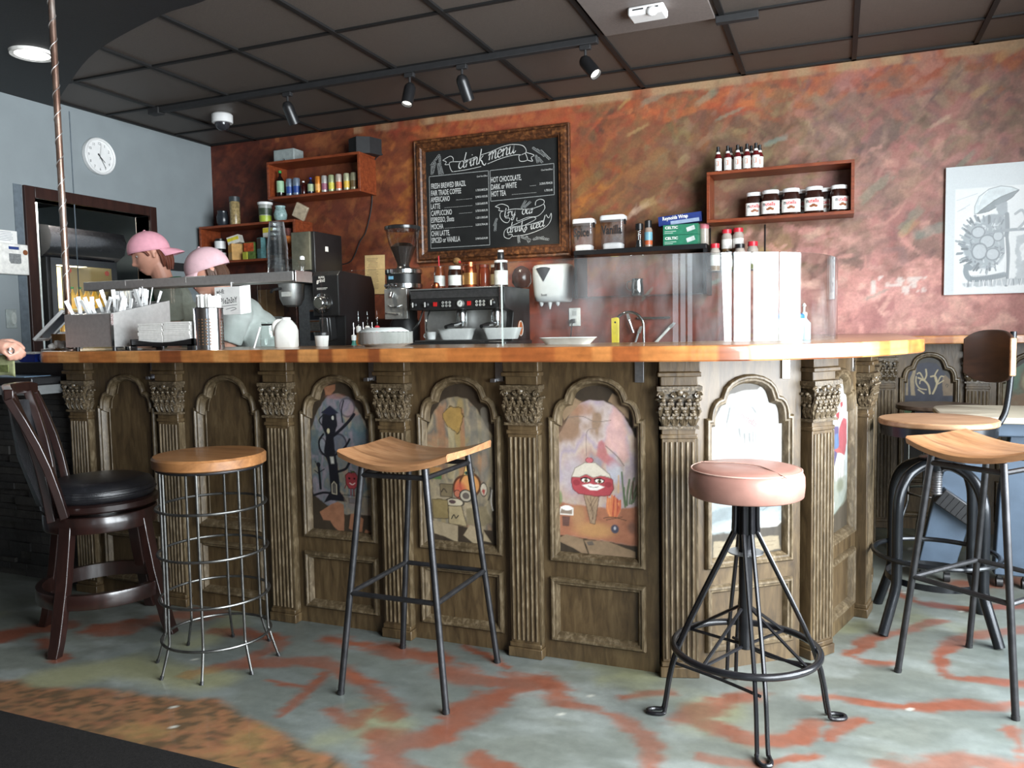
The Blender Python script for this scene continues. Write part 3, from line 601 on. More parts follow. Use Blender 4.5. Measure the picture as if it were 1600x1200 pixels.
    for p in ([(100, 980), (265, 1000), (262, 1105), (170, 1070), (112, 1060)], [(298, 1055), (340, 990), (420, 1010), (395, 1125)], [(420, 1015), (468, 1085), (420, 1080)]): a.poly(p, (166, 146, 110), 1, 3, 3, .2)
    R[2] = a
    a = sheet(342, .000619, 1200, .000578, 103); a.label = 'painting of a red ice cream cone with a smiling face beside a fire'
    top = [(300, 235), (380, 240), (430, 260), (480, 310), (530, 390), (550, 440), (582, 470), (582, 1075), (110, 1040), (106, 480), (150, 400), (190, 320), (240, 260)]
    m = a.poly(top, (176, 150, 140), 1, 5, 4); a.wash(m, [(150, 118, 92), (188, 168, 162), (170, 150, 168), (196, 170, 150), (182, 140, 128), (150, 140, 150)], 3)
    a.ell(190, 420, 70, 60, (150, 110, 80), .6, .5); a.ell(250, 290, 70, 40, (168, 112, 76), .7, .5); a.poly([(430, 260), (490, 320), (520, 560), (490, 600), (440, 540), (380, 500), (400, 400)], (214, 158, 150), .8, 14, 16); a.poly([(345, 480), (370, 465), (400, 540), (480, 610), (420, 640), (340, 560)], (188, 92, 96), .85, 10, 10); a.ell(200, 680, 70, 120, (180, 172, 190), .6, .5); a.ell(440, 650, 40, 60, (190, 196, 210), .7, .5)
    a.line([(490, 610), (455, 560), (390, 500)], 4, (120, 96, 90)); a.line([(180, 340), (260, 330), (330, 360), (420, 350)], 3, (120, 104, 92)); a.line([(280, 560), (285, 420), (340, 400)], 3, (130, 110, 100))
    a.poly([(110, 845), (220, 860), (330, 860), (440, 870), (582, 840), (582, 1075), (110, 1045)], (176, 104, 66), 1, 8, 8, .2); a.ell(320, 1000, 110, 44, (206, 150, 70), .7, .5); a.ell(230, 920, 40, 60, (196, 150, 84), .5, .5); a.ell(530, 970, 22, 34, (92, 72, 66), .6, .5); a.ell(125, 820, 14, 40, (110, 140, 70), .8, .4)
    a.poly([(262, 790), (352, 790), (325, 965), (300, 962)], (170, 138, 104), 1, 3, 1, edge=(110, 82, 60))
    for q in ((275, 800, 322, 900), (300, 795, 316, 940), (345, 800, 300, 890), (330, 795, 296, 860), (318, 900, 305, 955)): a.line([q[:2], q[2:]], 2.5, (112, 84, 62), sm=False)
    a.poly([(196, 690), (230, 668), (400, 672), (428, 700), (432, 750), (410, 790), (330, 800), (235, 790), (200, 765), (192, 720)], (186, 44, 62), 1, 4, 2, .12, edge=(120, 30, 40)); a.ell(222, 724, 20, 18, (160, 26, 48)); a.ell(402, 726, 20, 16, (160, 26, 48))
    a.poly([(196, 690), (215, 640), (270, 605), (330, 600), (360, 625), (410, 665), (416, 685), (360, 676), (320, 690), (280, 672), (240, 690)], (216, 204, 184), 1, 4, 2, .06, edge=(140, 128, 112)); a.ell(297, 588, 21, 16, (206, 84, 96), 1, .1, (130, 40, 50))
    for x in (275, 352): a.ell(x, 708, 26, 13, (240, 236, 226), 1, .08, (50, 20, 20)); a.ell(x+2, 710, 11, 11, (120, 104, 60)); a.ell(x+2, 710, 5, 6, (16, 14, 12)); a.line([(x-28, 700), (x, 692), (x+28, 702)], 5, (40, 16, 18))
    a.poly([(252, 738), (300, 726), (320, 732), (345, 728), (382, 742), (340, 764), (300, 764)], (244, 238, 230), 1, 3); a.line([(290, 742), (318, 748), (346, 742)], 3, (60, 30, 30))
    for k in range(26):
        r_ = random.Random(k); x = 385+r_.random()*84; h_ = 70+60*r_.random()*(1-abs(x-425)/60); a.line([(425+(x-425)*.5, 912), (x, 870), (x+r_.uniform(-8, 8), 905-h_)], 7, r_.choice([(214, 84, 30), (226, 116, 40), (190, 56, 26), (236, 140, 60)]))
    a.line([(375, 925), (430, 915), (500, 930)], 4, (96, 66, 44)); a.line([(390, 935), (480, 910)], 3, (90, 62, 42)); a.ell(437, 985, 22, 26, (70, 72, 92), 1, .2); a.ell(437, 980, 8, 10, (180, 180, 190))
    for q in ((500, 840, 478, 650), (505, 840, 520, 690), (520, 830, 545, 680), (530, 830, 570, 700), (495, 850, 490, 740), (540, 820, 575, 740)): a.line([q[:2], ((q[0]+q[2])/2-4, (q[1]+q[3])/2), q[2:]], 9, (84, 110, 66), .9)
    a.line([(535, 800), (540, 700)], 8, (96, 70, 56)); a.line([(458, 770), (460, 670)], 8, (220, 166, 84), .7)
    a.poly([(118, 920), (132, 878), (200, 880), (198, 920)], (150, 128, 110), 1, 3, edge=(236, 232, 224), ew=6); a.ell(165, 880, 32, 15, (240, 238, 230)); a.poly([(136, 932), (182, 930), (176, 990), (138, 990)], (110, 72, 62), 1, 3)
    for p in ([(140, 320), (210, 218), (255, 245), (200, 310), (155, 358)], [(405, 240), (430, 192), (470, 215), (520, 270), (520, 345), (480, 300), (440, 262)], [(106, 1070), (160, 1040), (255, 1062), (290, 1170), (200, 1120), (110, 1082)], [(262, 1066), (400, 1062), (548, 1110), (556, 1185), (430, 1172), (300, 1180), (280, 1110)]): a.poly(p, (150, 120, 86), 1, 3, 3, .18)
    a.poly([(275, 1075), (310, 1068), (320, 1090), (285, 1096)], (104, 92, 80), 1, 3)
    R[3] = a
    a = sheet(392, .000706, 1200, .000587, 104, (96, 84, 66)); a.label = 'pale painting of a grey scribbled sky over a blue sea, with red lettering'
    top = [(390, 202), (450, 205), (470, 180), (495, 170), (530, 215), (560, 300), (600, 360), (602, 960), (560, 1000), (190, 1000), (182, 440), (215, 380), (250, 300), (300, 225)]
    m = a.poly(top, (232, 230, 224), 1, 4, 4, .03); a.wash(m*.5, [(240, 238, 232), (226, 226, 224), (244, 240, 236)], 3)
    for p in ([(270, 300), (330, 270), (345, 330), (330, 400), (300, 380), (270, 370)], [(370, 300), (410, 285), (450, 310), (440, 400), (430, 500), (370, 470), (340, 450), (330, 400), (400, 390)]): a.poly(p, (150, 156, 158), .75, 12, 26, .3)
    for q in ((285, 370, 283, 415), (350, 420, 356, 470), (378, 450, 380, 505), (405, 450, 408, 510), (425, 440, 424, 505), (438, 440, 440, 500), (300, 300, 285, 380), (420, 300, 438, 330)): a.line([q[:2], q[2:]], 4, (110, 114, 116), .9, sm=False)
    a.poly([(184, 790), (330, 800), (600, 800), (602, 900), (400, 960), (300, 990), (186, 985)], (176, 200, 206), .8, 14, 20); a.poly([(186, 880), (300, 860), (420, 880), (560, 850), (600, 900), (380, 940), (190, 960)], (128, 150, 158), .7, 10, 24); a.poly([(186, 960), (330, 930), (600, 880), (602, 960), (400, 1010), (190, 1010)], (196, 214, 218), .8, 10, 18)
    for q in ((470, 880, 590, 830), (480, 900, 540, 850), (500, 880, 520, 840)): a.line([q[:2], q[2:]], 3, (110, 116, 112), .8, sm=False)
    a.poly([(215, 1055), (570, 1055), (578, 1135), (330, 1150), (215, 1180)], (204, 182, 140), .95, 5, 8, .12); a.line([(240, 1090), (550, 1085)], 3, (150, 120, 80), .6); a.line([(240, 1110), (540, 1106)], 3, (150, 120, 80), .6)
    a.gain = .33; R[4] = a
    a = sheet(955, .0020, 1110, .00062, 105, (92, 80, 62)); a.label = 'painting of two joined heads, one violet and one red, in a blue landscape'
    top = [(975, 175), (1000, 190), (1020, 300), (1028, 420), (1025, 820), (1000, 900), (930, 960), (900, 980), (890, 800), (895, 480), (915, 360), (935, 230)]
    m = a.poly(top, (206, 208, 200), 1, 3, 1, .06); a.wash(m*.8, [(214, 214, 204), (170, 190, 196), (220, 216, 210), (182, 196, 196)], 3)
    a.poly([(922, 480), (945, 420), (968, 430), (970, 520), (960, 600), (945, 655), (925, 640), (918, 560)], (98, 86, 134), 1, 3, 2); a.poly([(970, 440), (995, 385), (1015, 400), (1018, 540), (1005, 620), (985, 600), (960, 580), (968, 520)], (184, 70, 84), 1, 3, 2); a.poly([(945, 470), (965, 470), (972, 540), (960, 580), (945, 560)], (84, 120, 172), 1, 3, 2); a.poly([(940, 560), (975, 560), (990, 590), (965, 590)], (200, 84, 84), 1, 3)
    for p in ([(975, 290), (990, 285), (992, 310), (980, 325)], [(950, 350), (972, 340), (970, 380), (958, 395)]): a.poly(p, (176, 44, 60), 1, 3)
    a.poly([(895, 760), (1025, 740), (1020, 900), (930, 960), (900, 975)], (150, 160, 140), .7, 8, 10); a.poly([(895, 850), (920, 840), (950, 880), (945, 930), (915, 970), (898, 960)], (226, 222, 210), 1, 3); a.ell(915, 880, 18, 40, (206, 166, 100), .9, .3); a.ell(980, 790, 20, 40, (120, 124, 90), .7, .4)
    for x in (930, 950, 968, 985, 1005): a.line([(x, 650), (x-2, 760)], 4, (150, 150, 140), .7, sm=False)
    a.poly([(905, 990), (945, 975), (940, 1070), (900, 1075)], (160, 130, 92), 1, 3, 2); a.poly([(975, 150), (1000, 120), (1005, 190), (985, 185)], (196, 186, 160), .9, 3)
    a.gain = .5; R[5] = a
    a = sheet(592, .00072, 1100, .00072, 106, (56, 52, 46)); a.label = 'painting of pale bare trees on a dark blue night, with a green hill below'
    top = [(580, 292), (640, 300), (690, 360), (745, 430), (755, 560), (755, 840), (400, 840), (395, 430), (470, 340), (530, 300)]
    m = a.poly(top, (34, 38, 56), 1, 5, 4); a.wash(m*.7, [(30, 34, 50), (44, 48, 66), (28, 30, 42)], 3)
    T = (172, 156, 112)
    a.poly([(470, 545), (462, 420), (490, 330), (505, 330), (492, 430), (500, 545)], (140, 122, 88), 1, 4, 4); a.poly([(412, 545), (415, 430), (428, 425), (425, 545)], (130, 112, 82), 1, 4); a.poly([(433, 545), (438, 425), (450, 420), (450, 545)], (136, 118, 86), 1, 4); a.poly([(690, 545), (680, 420), (700, 385), (755, 440), (755, 545)], (120, 98, 70), 1, 4, 4); a.line([(705, 470), (712, 455), (722, 465), (714, 480)], 4, (70, 60, 46))
    for L, wd in (([(600, 530), (590, 470), (560, 430), (520, 410)], 11), ([(560, 430), (575, 390), (570, 345)], 9), ([(555, 420), (530, 372), (512, 380)], 8), ([(560, 430), (535, 430), (530, 455)], 6), ([(575, 500), (530, 490), (505, 450), (505, 400)], 7), ([(620, 530), (645, 460), (635, 400), (605, 400)], 11), ([(640, 440), (632, 390), (650, 350)], 8), ([(650, 450), (670, 400), (690, 400)], 8), ([(648, 460), (690, 430)], 7), ([(560, 530), (520, 500)], 8)): a.line(L, wd, T)
    a.poly([(400, 600), (480, 640), (500, 740), (755, 700), (755, 840), (400, 840)], (72, 104, 62), 1, 6, 6); a.poly([(505, 745), (530, 735), (540, 780), (520, 800)], (222, 214, 200), 1, 4); a.ell(522, 765, 9, 12, (176, 50, 44)); a.ell(420, 720, 24, 40, (150, 128, 96), .7, .4)
    R[6] = a
    a = sheet(1240, .00072, 1100, .00072, 107, (58, 54, 46)); a.label = 'painting in soft greens, part hidden behind the steel seat'
    top = [(1230, 292), (1290, 300), (1340, 360), (1395, 430), (1405, 840), (1050, 840), (1045, 430), (1120, 340), (1180, 300)]
    m = a.poly(top, (120, 130, 96), 1, 5, 6); a.wash(m, [(92, 112, 84), (150, 140, 100), (110, 96, 70), (84, 120, 96)], 3); a.poly([(1050, 560), (1180, 520), (1400, 600), (1400, 840), (1050, 840)], (150, 104, 66), .7, 12, 14)
    R[7] = a
    return R
ART = arts()
bar = thing('bar_counter', 'antique panelled bar front with carved pilasters and painted arched panels below the wooden top', 'bar', (-1.7, 2.6, 0))
FRONT = [(-3.17, 2.55), (-.47, 2.55), (-.06, 2.88), (.09, 3.37), (.185, 4.80)]
px = [-3.11, -2.59, -2.03, -1.51, -.995]
for i, x in enumerate(px): pilaster(bar, Matrix.Translation((x, 2.55, 0)))
pilaster(bar, frame_at((-.57, 2.545), (-.38, 2.605), off=.004)); pilaster(bar, frame_at((-.14, 2.80), (0, 2.99), off=.006)); pilaster(bar, frame_at((.072, 3.28), (.108, 3.47), off=.004))
cx = [(-3.11-2.59)/2, (-2.59-2.03)/2+.005, (-2.03-1.51)/2, (-1.51-.995)/2, (-.995-.49)/2]
for i, x in enumerate(cx):
    a = ART.get(i-1)
    panel(bar, Matrix.Translation((x, 2.55, 0)), a, None if a else ('plain dark arched panel behind the swivel chair' if i == 0 else 'plain dark arched panel behind the wire stool'), fw=(.42 if i != 1 else .45))
panel(bar, frame_at(FRONT[1], FRONT[2]), ART[4]); panel(bar, frame_at(FRONT[2], FRONT[3]), ART[5])
for k in range(3):
    if k < 2: pilaster(bar, frame_at(FRONT[3], FRONT[4], .485*(k+1)))
    panel(bar, frame_at(FRONT[3], FRONT[4], 0.245+.482*k), None, 'plain panel on the far return of the bar')
b = B()
outl = [(-3.17, 2.572), (-.478, 2.572), (-.078, 2.894), (.068, 3.374), (.165, 4.80), (.14, 4.80), (.04, 3.39), (-.10, 2.91), (-.485, 2.60), (-3.17, 2.60)]
b.prism(outl, 0, 1.04); b.b2((-3.17, 2.60, 0), (-3.14, 3.0, 1.04)); b.b2((-3.14, 2.6, .5), (-.5, 2.95, .53))
b.obj('carcass', WALD, bar, world=True, smooth=0)
b = B()   # small red words on the pale painting
Mx = frame_at(FRONT[1], FRONT[2]); kk = math.radians(-38)
def onp(x, y): 
    u = 352+ (x*math.cos(kk)-y*math.sin(kk)); v = 350-(x*math.sin(kk)+y*math.cos(kk)); return Mx @ Vector(((u-392)*.000706, .0118, .345+(1200-v)*.000587))
b.text('nutella', onp, 44, .9, bold=.6)
b.obj('lettering', M('red_paint', srgb(206, 90, 92), .6), [o for o in bar.children if o.name.startswith('panel')][5], label='red handwritten word on the pale painting', world=True, smooth=0)
# wainscot of the back wall, same make
wn = thing('wainscot', 'antique wainscot with painted arched panels under the ledge along the painted wall', 'wainscot', (1.4, 4.9, 0))
WX = [.245, .70, 1.22]
for x in WX: pilaster(wn, Matrix.Translation((x, 4.88, 0)))
for i in range(2):
    panel(wn, Matrix.Translation(((WX[i]+WX[i+1])/2, 4.88, 0)), ART.get(6+i) if i < 2 else None, fw=WX[i+1]-WX[i]-.1, hw=.150 if i == 0 else .167)
b = B(); b.b2((.17, 4.903, 0), (XR-.01, 4.93, 1.03)); b.obj('carcass', WALD, wn, world=True, smooth=0)
# ------------------------------------------------------------------ wooden tops
TOPW = wood('oiled_bar_wood', (.20, .085, .03), (.34, .165, .065), (.46, .26, .12), (2, 2, 2), 5, .28, .05, .35, 2.5)
EDGE = vcol('butcher_block_edge', .32, .22, 28, .05, .5, .3)
def top_slab(name, outer, inner, z0, z1, label, cat, seed):
    th = thing(name, label, cat, (outer[0][0], outer[0][1], z0)); b = B(); b.prism(outer+inner, z0+.002, z1); b.obj('board', TOPW, th, world=True, smooth=0)
    P = [Vector((x, y, 0)) for x, y in outer]; r = random.Random(seed); pts = []; cols = []
    for p, q in zip(P[:-1], P[1:]):
        n = max(1, int((q-p).length/.012))
        pts += [p+(q-p)*(k/n) for k in range(n)]
    pts.append(P[-1]); b = B(); rows = []; acc = 0; nxt = 0; k = None; vn = np.random.RandomState(seed)
    for i, p in enumerate(pts):
        if i: acc += (p-pts[i-1]).length
        t = (pts[min(i+1, len(pts)-1)]-pts[max(i-1, 0)]).normalized(); n = Vector((t.y, -t.x, 0)); o = n*.006
        if acc >= nxt: k = [np.array(srgb(*r.choice([(164, 98, 50), (182, 118, 64), (148, 82, 42), (172, 106, 54), (192, 134, 78), (128, 70, 38), (176, 112, 60)]))) for _ in range(2)]; nxt = acc+r.uniform(.03, .12)
        rows.append([p+Vector((0, 0, z1)), p+o*.6+Vector((0, 0, z1-.001)), p+o+Vector((0, 0, z1-.006)), p+o+Vector((0, 0, (z0+z1)/2+.003)), p+o+Vector((0, 0, (z0+z1)/2-.003)), p+o+Vector((0, 0, z0+.004)), p+o*.4+Vector((0, 0, z0)), p-o+Vector((0, 0, z0))])
        s = [math.sin(acc*23+zz*260+2*math.sin(acc*9)) for zz in (0, .001, .006, .02, .026, .04, .05, .05)]
        cols += [k[0 if j < 4 else (1 if False else 0)]*(.88+.14*s[j]) for j in range(8)]
    b.grid(rows); o = b.obj('edge_band', EDGE, th, world=True, smooth=30); pigment(o, np.array(cols)); return th
arc = [(p.x, p.y) for p in smoothpts([(-.62, 2.33, 0), (-.45, 2.335, 0), (-.30, 2.365, 0), (-.15, 2.432, 0), (-.01, 2.545, 0), (.10, 2.68, 0), (.18, 2.83, 0), (.245, 2.985, 0), (.278, 3.10, 0), (.29, 3.25, 0)], 6)]
btop = top_slab('wooden_worktop', [(-3.95, 3.0), (-3.38, 2.62), (-3.24, 2.52), (-3.09, 2.345), (-3.06, 2.33)]+arc+[(.30, 4.6), (.30, 5.08)], [(-.28, 5.08), (-.28, 3.42), (-.36, 3.2), (-.5, 3.06), (-.7, 3.0)], 1.0412, 1.088, 'long curved wooden bar top with a striped block edge, over the antique panels', 'bar top', 3)
ledge = top_slab('wall_ledge', [(.306, 4.72), (XR-.01, 4.72)], [(XR-.01, 5.085), (.306, 5.085)], 1.032, 1.075, 'narrow wooden ledge along the painted wall, below the monochrome print', 'ledge', 9)
b = B()
for (x, y, e) in ((-2.682, 2.545, 0), (-1.602, 2.545, 0), (-1.087, 2.545, 0), (-.592, 2.545, 0)):
    b2 = B(); b2.b2((x-.015, y-.005, .965), (x+.015, y+.003, 1.04)); b2.b2((x-.015, y-.10, 1.036), (x+.015, y, 1.041)); b2.b2((x-.028, y-.02, .962), (x-.008, y, .975)) if x < -.6 else None
    b2.obj('bracket', STEELD, btop, world=True, bevel=.001, label='steel angle bracket under the top')
for (p, q, t) in ((FRONT[1], FRONT[2], .40), (FRONT[2], FRONT[3], .395)):
    b2 = B(); b2.M = frame_at(p, q, t); b2.b2((-.015, -.008, .965), (.015, 0, 1.04)); b2.b2((-.015, -.10, 1.035), (.015, 0, 1.04)); b2.obj('bracket', CHROME, btop, world=True, bevel=.001, label='bright steel angle bracket under the top')
# ------------------------------------------------------------------ glass guards on the bar
BT = 1.088
GL = glass('guard_glass', (.95, .975, .965), 1.5, 1.52, .10)
GLC = glass('clear_guard_glass', (.965, .98, .975), 1.2, 1.5)
EDGEG = M('polished_glass_edge', (.55, .66, .62), .15, 0, .05, 20, 0, .8)
def guard(path, z0, z1, label, th=.008, mat=None, ends=(0,)):
    P = [Vector((x, y)) for x, y in path]; o = []
    for i in range(len(P)):
        t = (P[min(i+1, len(P)-1)]-P[max(i-1, 0)]).normalized(); o.append(P[i]+Vector((-t.y, t.x))*th)
    ring = [tuple(p) for p in P]+[tuple(p) for p in o[::-1]]
    t = thing('glass_guard', label, 'glass screen', (P[0].x, P[0].y, z0)); b = B(); b.prism(ring, z0, z1); b.obj('pane', mat or GLC, t, world=True, smooth=30)
    b = B(); n = len(P)
    for i in range(n-1): b.add([(P[i].x, P[i].y, z1+.0003), (P[i+1].x, P[i+1].y, z1+.0003), (o[i+1].x, o[i+1].y, z1+.0003), (o[i].x, o[i].y, z1+.0003)], [[0, 1, 2, 3]])
    for i in ends: b.box(((P[i].x+o[i].x)/2, (P[i].y+o[i].y)/2, (z0+z1)/2), (.0025, th*1.02, z1-z0))
    b.obj('polished_edge', EDGEG, t, world=True, smooth=0); return t
cv = [(p.x, p.y) for p in smoothpts([(-.80, 2.60, 0), (-.60, 2.608, 0), (-.42, 2.64, 0), (-.26, 2.70, 0), (-.13, 2.795, 0), (-.04, 2.94, 0), (-.002, 3.12, 0), (.004, 3.32, 0), (.0, 3.6, 0)], 7)]
guard([(-1.098, 2.60)]+cv, BT, 1.382, 'curved glass screen on the bend of the bar top, mirroring the windows', mat=GL)
guard([(-1.86, 2.60), (-1.105, 2.60)], BT, 1.38, 'flat glass screen in front of the espresso machine', ends=())
# steel shelf carried by a glass screen
xl, xr = Yp(130, 446, 2.75).x, Yp(484, 432, 2.75).x-.085
guard([(xl+.06, 2.79), (xr-.02, 2.79)], BT, 1.365, 'glass screen under the steel shelf of cups', ends=())
sh = thing('steel_shelf', 'long brushed steel shelf above the bar, carried on the glass screen', 'shelf', (xl, 2.75, 1.365))
b = B(); b.b2((xl, 2.75, 1.366), (xr, 2.87, 1.406)); b.obj('shelf_box', STEEL, sh, world=True, bevel=.003)
b = B(); b.b2((xr, 2.752, 1.360), (xr+.012, 2.868, 1.41)); b.obj('end_cap', CHROME, sh, world=True, bevel=.002)
for fx in (.22, .52):
    b = B(); x = xl+(xr-xl)*fx; b.b2((x, 2.7495, 1.38), (x+.004, 2.751, 1.406)); b.b2((x, 2.749, 1.402), (x+.11, 2.751, 1.4065)); b.obj('price_rail', M('clear_label_rail', (.42, .40, .38), .3), sh, world=True)
def lth(name, label, cat, pos, parts, group=None, rz=0, n=24):
    t = thing(name, label, cat, pos, rz, group)
    for p in parts:
        b = B()
        if callable(p[1]): p[1](b)
        else: b.lathe(p[1], n=n)
        b.obj(p[0], p[2], t, label=p[3] if len(p) > 3 else None)
    return t
sy = 2.812
x = Yp(434, 400, sy).x; S0 = 1.4065
for k in range(6):
    b = B(); b.lathe([(.030, 0), (.031, .002), (.044, .115), (.0455, .118), (.0435, .115), (.030, .003)], n=20)
    if k == 0: cup0 = b.obj('plastic_cup', glass('cloudy_cup', (.93, .94, .94), 1.5, 1.5, .35), loc=(x, sy, S0)); c = cup0
    else: c = copy_tree(cup0)
    c.location = (x, sy, S0+.1182+.020*k); c.rotation_euler = (PI, 0, 0)
    tag(c, 'clear plastic cup nested in the tall stack on the steel shelf', 'cup', 'stack of clear cups on the steel shelf')
x = Yp(454, 412, sy).x
tag(B().lathe([(.046, 0), (.047, .004), (.044, .006), (.040, .03), (.026, .05), (.012, .055)], n=20).obj('cup_dome', CLEAR, loc=(x+.008, sy, S0)), 'clear domed cup lid on the steel shelf, beside the cup stack', 'lid')
x = Yp(472, 412, sy).x
lth('salt_shaker', 'slim white-capped shaker on the end of the steel shelf', 'shaker', (x, sy, S0), [('body', [(.012, 0), (.012, .045), (.009, .05)], CLEAR), ('cap', [(.0105, .05), (.0105, .062), (.006, .066)], WHITE)], n=12)
# wifi card hung under the shelf
x0, x1 = Yp(337, 465, 2.74).x, Yp(385, 465, 2.74).x
t = thing('wifi_sign', 'handwritten white wi-fi card hanging under the steel shelf', 'sign', (x0, 2.74, 1.22))
b = B(); b.b2((x0, 2.735, 1.232), (x1-.03, 2.738, 1.352)); b.add([(x1-.03, 2.735, 1.232), (x1, 2.765, 1.24), (x1, 2.765, 1.358), (x1-.03, 2.735, 1.352), (x1-.031, 2.738, 1.232), (x1-.001, 2.768, 1.24), (x1-.001, 2.768, 1.358), (x1-.031, 2.738, 1.352)], [[0, 1, 2, 3], [4, 5, 6, 7], [0, 1, 5, 4], [2, 3, 7, 6], [1, 2, 6, 5], [0, 3, 7, 4]]); b.obj('card', PAPER, t, world=True, smooth=0)
INK = M('black_ink', (.02, .02, .022), .6)
b = B(); b.text('wi-fi:', lambda a, c: (x0+.01+a, 2.7345, 1.322+c+.05*a), .028, .8, bold=.0003); b.text('P1e2n3nY', lambda a, c: (x0+.03+a, 2.7345, 1.278+c+.06*a), .036, .62, bold=.0004)
b.tube([(x0+.035, 2.7345, 1.268), (x0+.12, 2.7345, 1.274)], .001, 4); b.tube(smoothpts([(x0+.06, 2.7345, 1.255), (x0+.10, 2.7345, 1.262), (x0+.115, 2.7345, 1.256), (x0+.085, 2.7345, 1.248)], 4), .001, 4)
b.obj('lettering', INK, t, world=True, smooth=0)
b = B(); b.b2((x0+.08, 2.745, 1.34), (x0+.084, 2.749, 1.372)); b.obj('clip', WHITE, t, world=True)
# ------------------------------------------------------------------ cutlery box, napkins, straws
x1 = Yp(174, 520, 2.36).x; x0 = x1-.26; y0, y1 = 2.36, 2.67; hf, hb = .134, .195; z = BT+.016
t = thing('cutlery_box', 'steel counter box with sloping top full of white plastic cutlery', 'cutlery holder', (x0, y0, BT))
b = B(); b.add([(x0, y0, z), (x1, y0, z), (x1, y1, z), (x0, y1, z), (x0, y0, z+hf), (x1, y0, z+hf), (x1, y1, z+hb), (x0, y1, z+hb)], [[3, 2, 1, 0], [0, 1, 5, 4], [1, 2, 6, 5], [2, 3, 7, 6], [3, 0, 4, 7]])
b.obj('box', STEEL, t, world=True, smooth=0)
b = B()
zt = lambda y, d=0: z+hf+(hb-hf)*(y-y0)/(y1-y0)+d
cells = [(x0+.012+.082*i, x0+.082*(i+1), y0+.02+.145*j, y0+.145*(j+1)) for i in range(3) for j in range(2)]
gx = sorted({c[0] for c in cells} | {c[1] for c in cells} | {x0, x1}); gy = sorted({c[2] for c in cells} | {c[3] for c in cells} | {y0, y1})
for xa, xb in zip(gx[:-1], gx[1:]):
    for ya, yb in zip(gy[:-1], gy[1:]):
        hole = any(abs(xa-c[0]) < 1e-6 and abs(ya-c[2]) < 1e-6 for c in cells)
        if hole: continue
        else: b.add([(xa, ya, zt(ya)), (xb, ya, zt(ya)), (xb, yb, zt(yb)), (xa, yb, zt(yb))], [[0, 1, 2, 3]])
b.obj('top_plate', STEELD, t, world=True, smooth=0)
b = B(); b.b2((x0+.004, y0+.004, z+.03), (x1-.004, y1-.004, z+.034)); b.obj('inner_floor', STEELD, t, world=True, smooth=0)
for fx, fy in ((x0+.03, y0+.03), (x1-.02, y0+.03), (x0+.03, y1-.03), (x1-.02, y1-.03)): B().cyl((fx, fy, BT), (fx, fy, z+.001), .009, n=10).obj('foot', BLACK, t, world=True)
b = B(); b.b2((x1-.001, y0-.002, z), (x1+.003, y0+.010, z+hf)); b.obj('corner_glint', CHROME, t, world=True)  # added bright strip standing in for the reflection along this edge
b = B(); b.b2((-.006, -.0012, 0), (.006, .0012, .15)); b.b2((-.008, -.0015, .115), (.008, .0015, .15))
fork = None; r = random.Random(4)
for (xa, xb, ya, yb) in cells:
    for k in range(7):
        px_ = r.uniform(xa+.022, xb-.022); py_ = r.uniform(ya+.022, yb-.022); 
        if fork is None: fork = b.obj('plastic_fork', WHITE); o = fork
        else: o = copy_tree(fork)
        hi = .05 if (ya > y0+.1) else .01
        o.location = (px_, py_, z+.037+r.uniform(0, .02)+hi); o.rotation_euler = (r.uniform(-.05, .35), r.uniform(-.45, .2), r.uniform(0, 3)); tag(o, 'white plastic fork or knife handle standing in the steel cutlery box', 'plastic cutlery', 'plastic cutlery in the steel box')
x0, x1 = Yp(204, 540, 2.40).x, Yp(301, 540, 2.40).x
t = thing('napkin_holder', 'low black napkin holder between the steel box and the straw canister', 'napkin holder', (x0, 2.40, BT))
b = B(); n = 12
for (ya, yb) in ((2.40, 2.408), (2.53, 2.538)):
    top = [(x0+(x1-x0)*i/n, BT+.045-.014*math.sin(PI*i/n)) for i in range(n+1)]
    b.prism([(x0, BT), (x0+.028, BT), (x0+.028, BT+.02), (x1-.028, BT+.02), (x1-.028, BT), (x1, BT)]+top[::-1], ya, yb, lambda a, c, h: (a, h, c))
b.b2((x0, 2.40, BT+.02), (x0+.006, 2.538, BT+.045)); b.b2((x1-.006, 2.40, BT+.02), (x1, 2.538, BT+.045)); b.b2((x0, 2.40, BT+.016), (x1, 2.538, BT+.022)); b.obj('tray', BLACK, t, world=True, smooth=0)
NAP = M('napkin_paper', (.80, .78, .74), .9, 0, .1, 60, .4)
def stackbox(nm, lab, xa, xb, za, zb):
    b = B(); r = random.Random(3); k = 12
    for i in range(k):
        h0 = za+(zb-za)*i/k; j = r.uniform(-.002, .002); b.b2((xa+.002+j, 2.412+j, h0), (xb-.002+j, 2.526, h0+(zb-za)/k*.92))
    tag(b.obj(nm, NAP, wloc=(xa, 2.412, za), smooth=0), lab, 'napkins')
xm = x0+.5*(x1-x0)
stackbox('napkin_stack', 'stack of folded white napkins in the black holder, nearer the steel box', x0+.03, xm-.001, BT+.0225, BT+.108); stackbox('napkin_stack', 'stack of folded white napkins in the black holder, nearer the straws', xm+.001, x1-.022, BT+.0225, BT+.112)
x = Yp(326, 500, 2.46).x
t = thing('straw_canister', 'perforated steel canister packed with white wrapped straws', 'canister', (x, 2.46, BT))
b = B(); nk = 48; hz = .162; rows = 27; R_ = .056; vs = []; fs = []
for i in range(rows+1):
    for k in range(nk): vs.append((R_*math.cos(2*PI*k/nk), R_*math.sin(2*PI*k/nk), hz*i/rows))
for i in range(rows):
    for k in range(nk):
        if 3 <= i <= 20 and i % 2 == 1 and k % 2 == 0 and k % 12 < 8: continue
        fs.append([i*nk+k, i*nk+(k+1) % nk, (i+1)*nk+(k+1) % nk, (i+1)*nk+k])
b.add(vs, fs); b.obj('perforated_wall', CHROME, t, smooth=60)
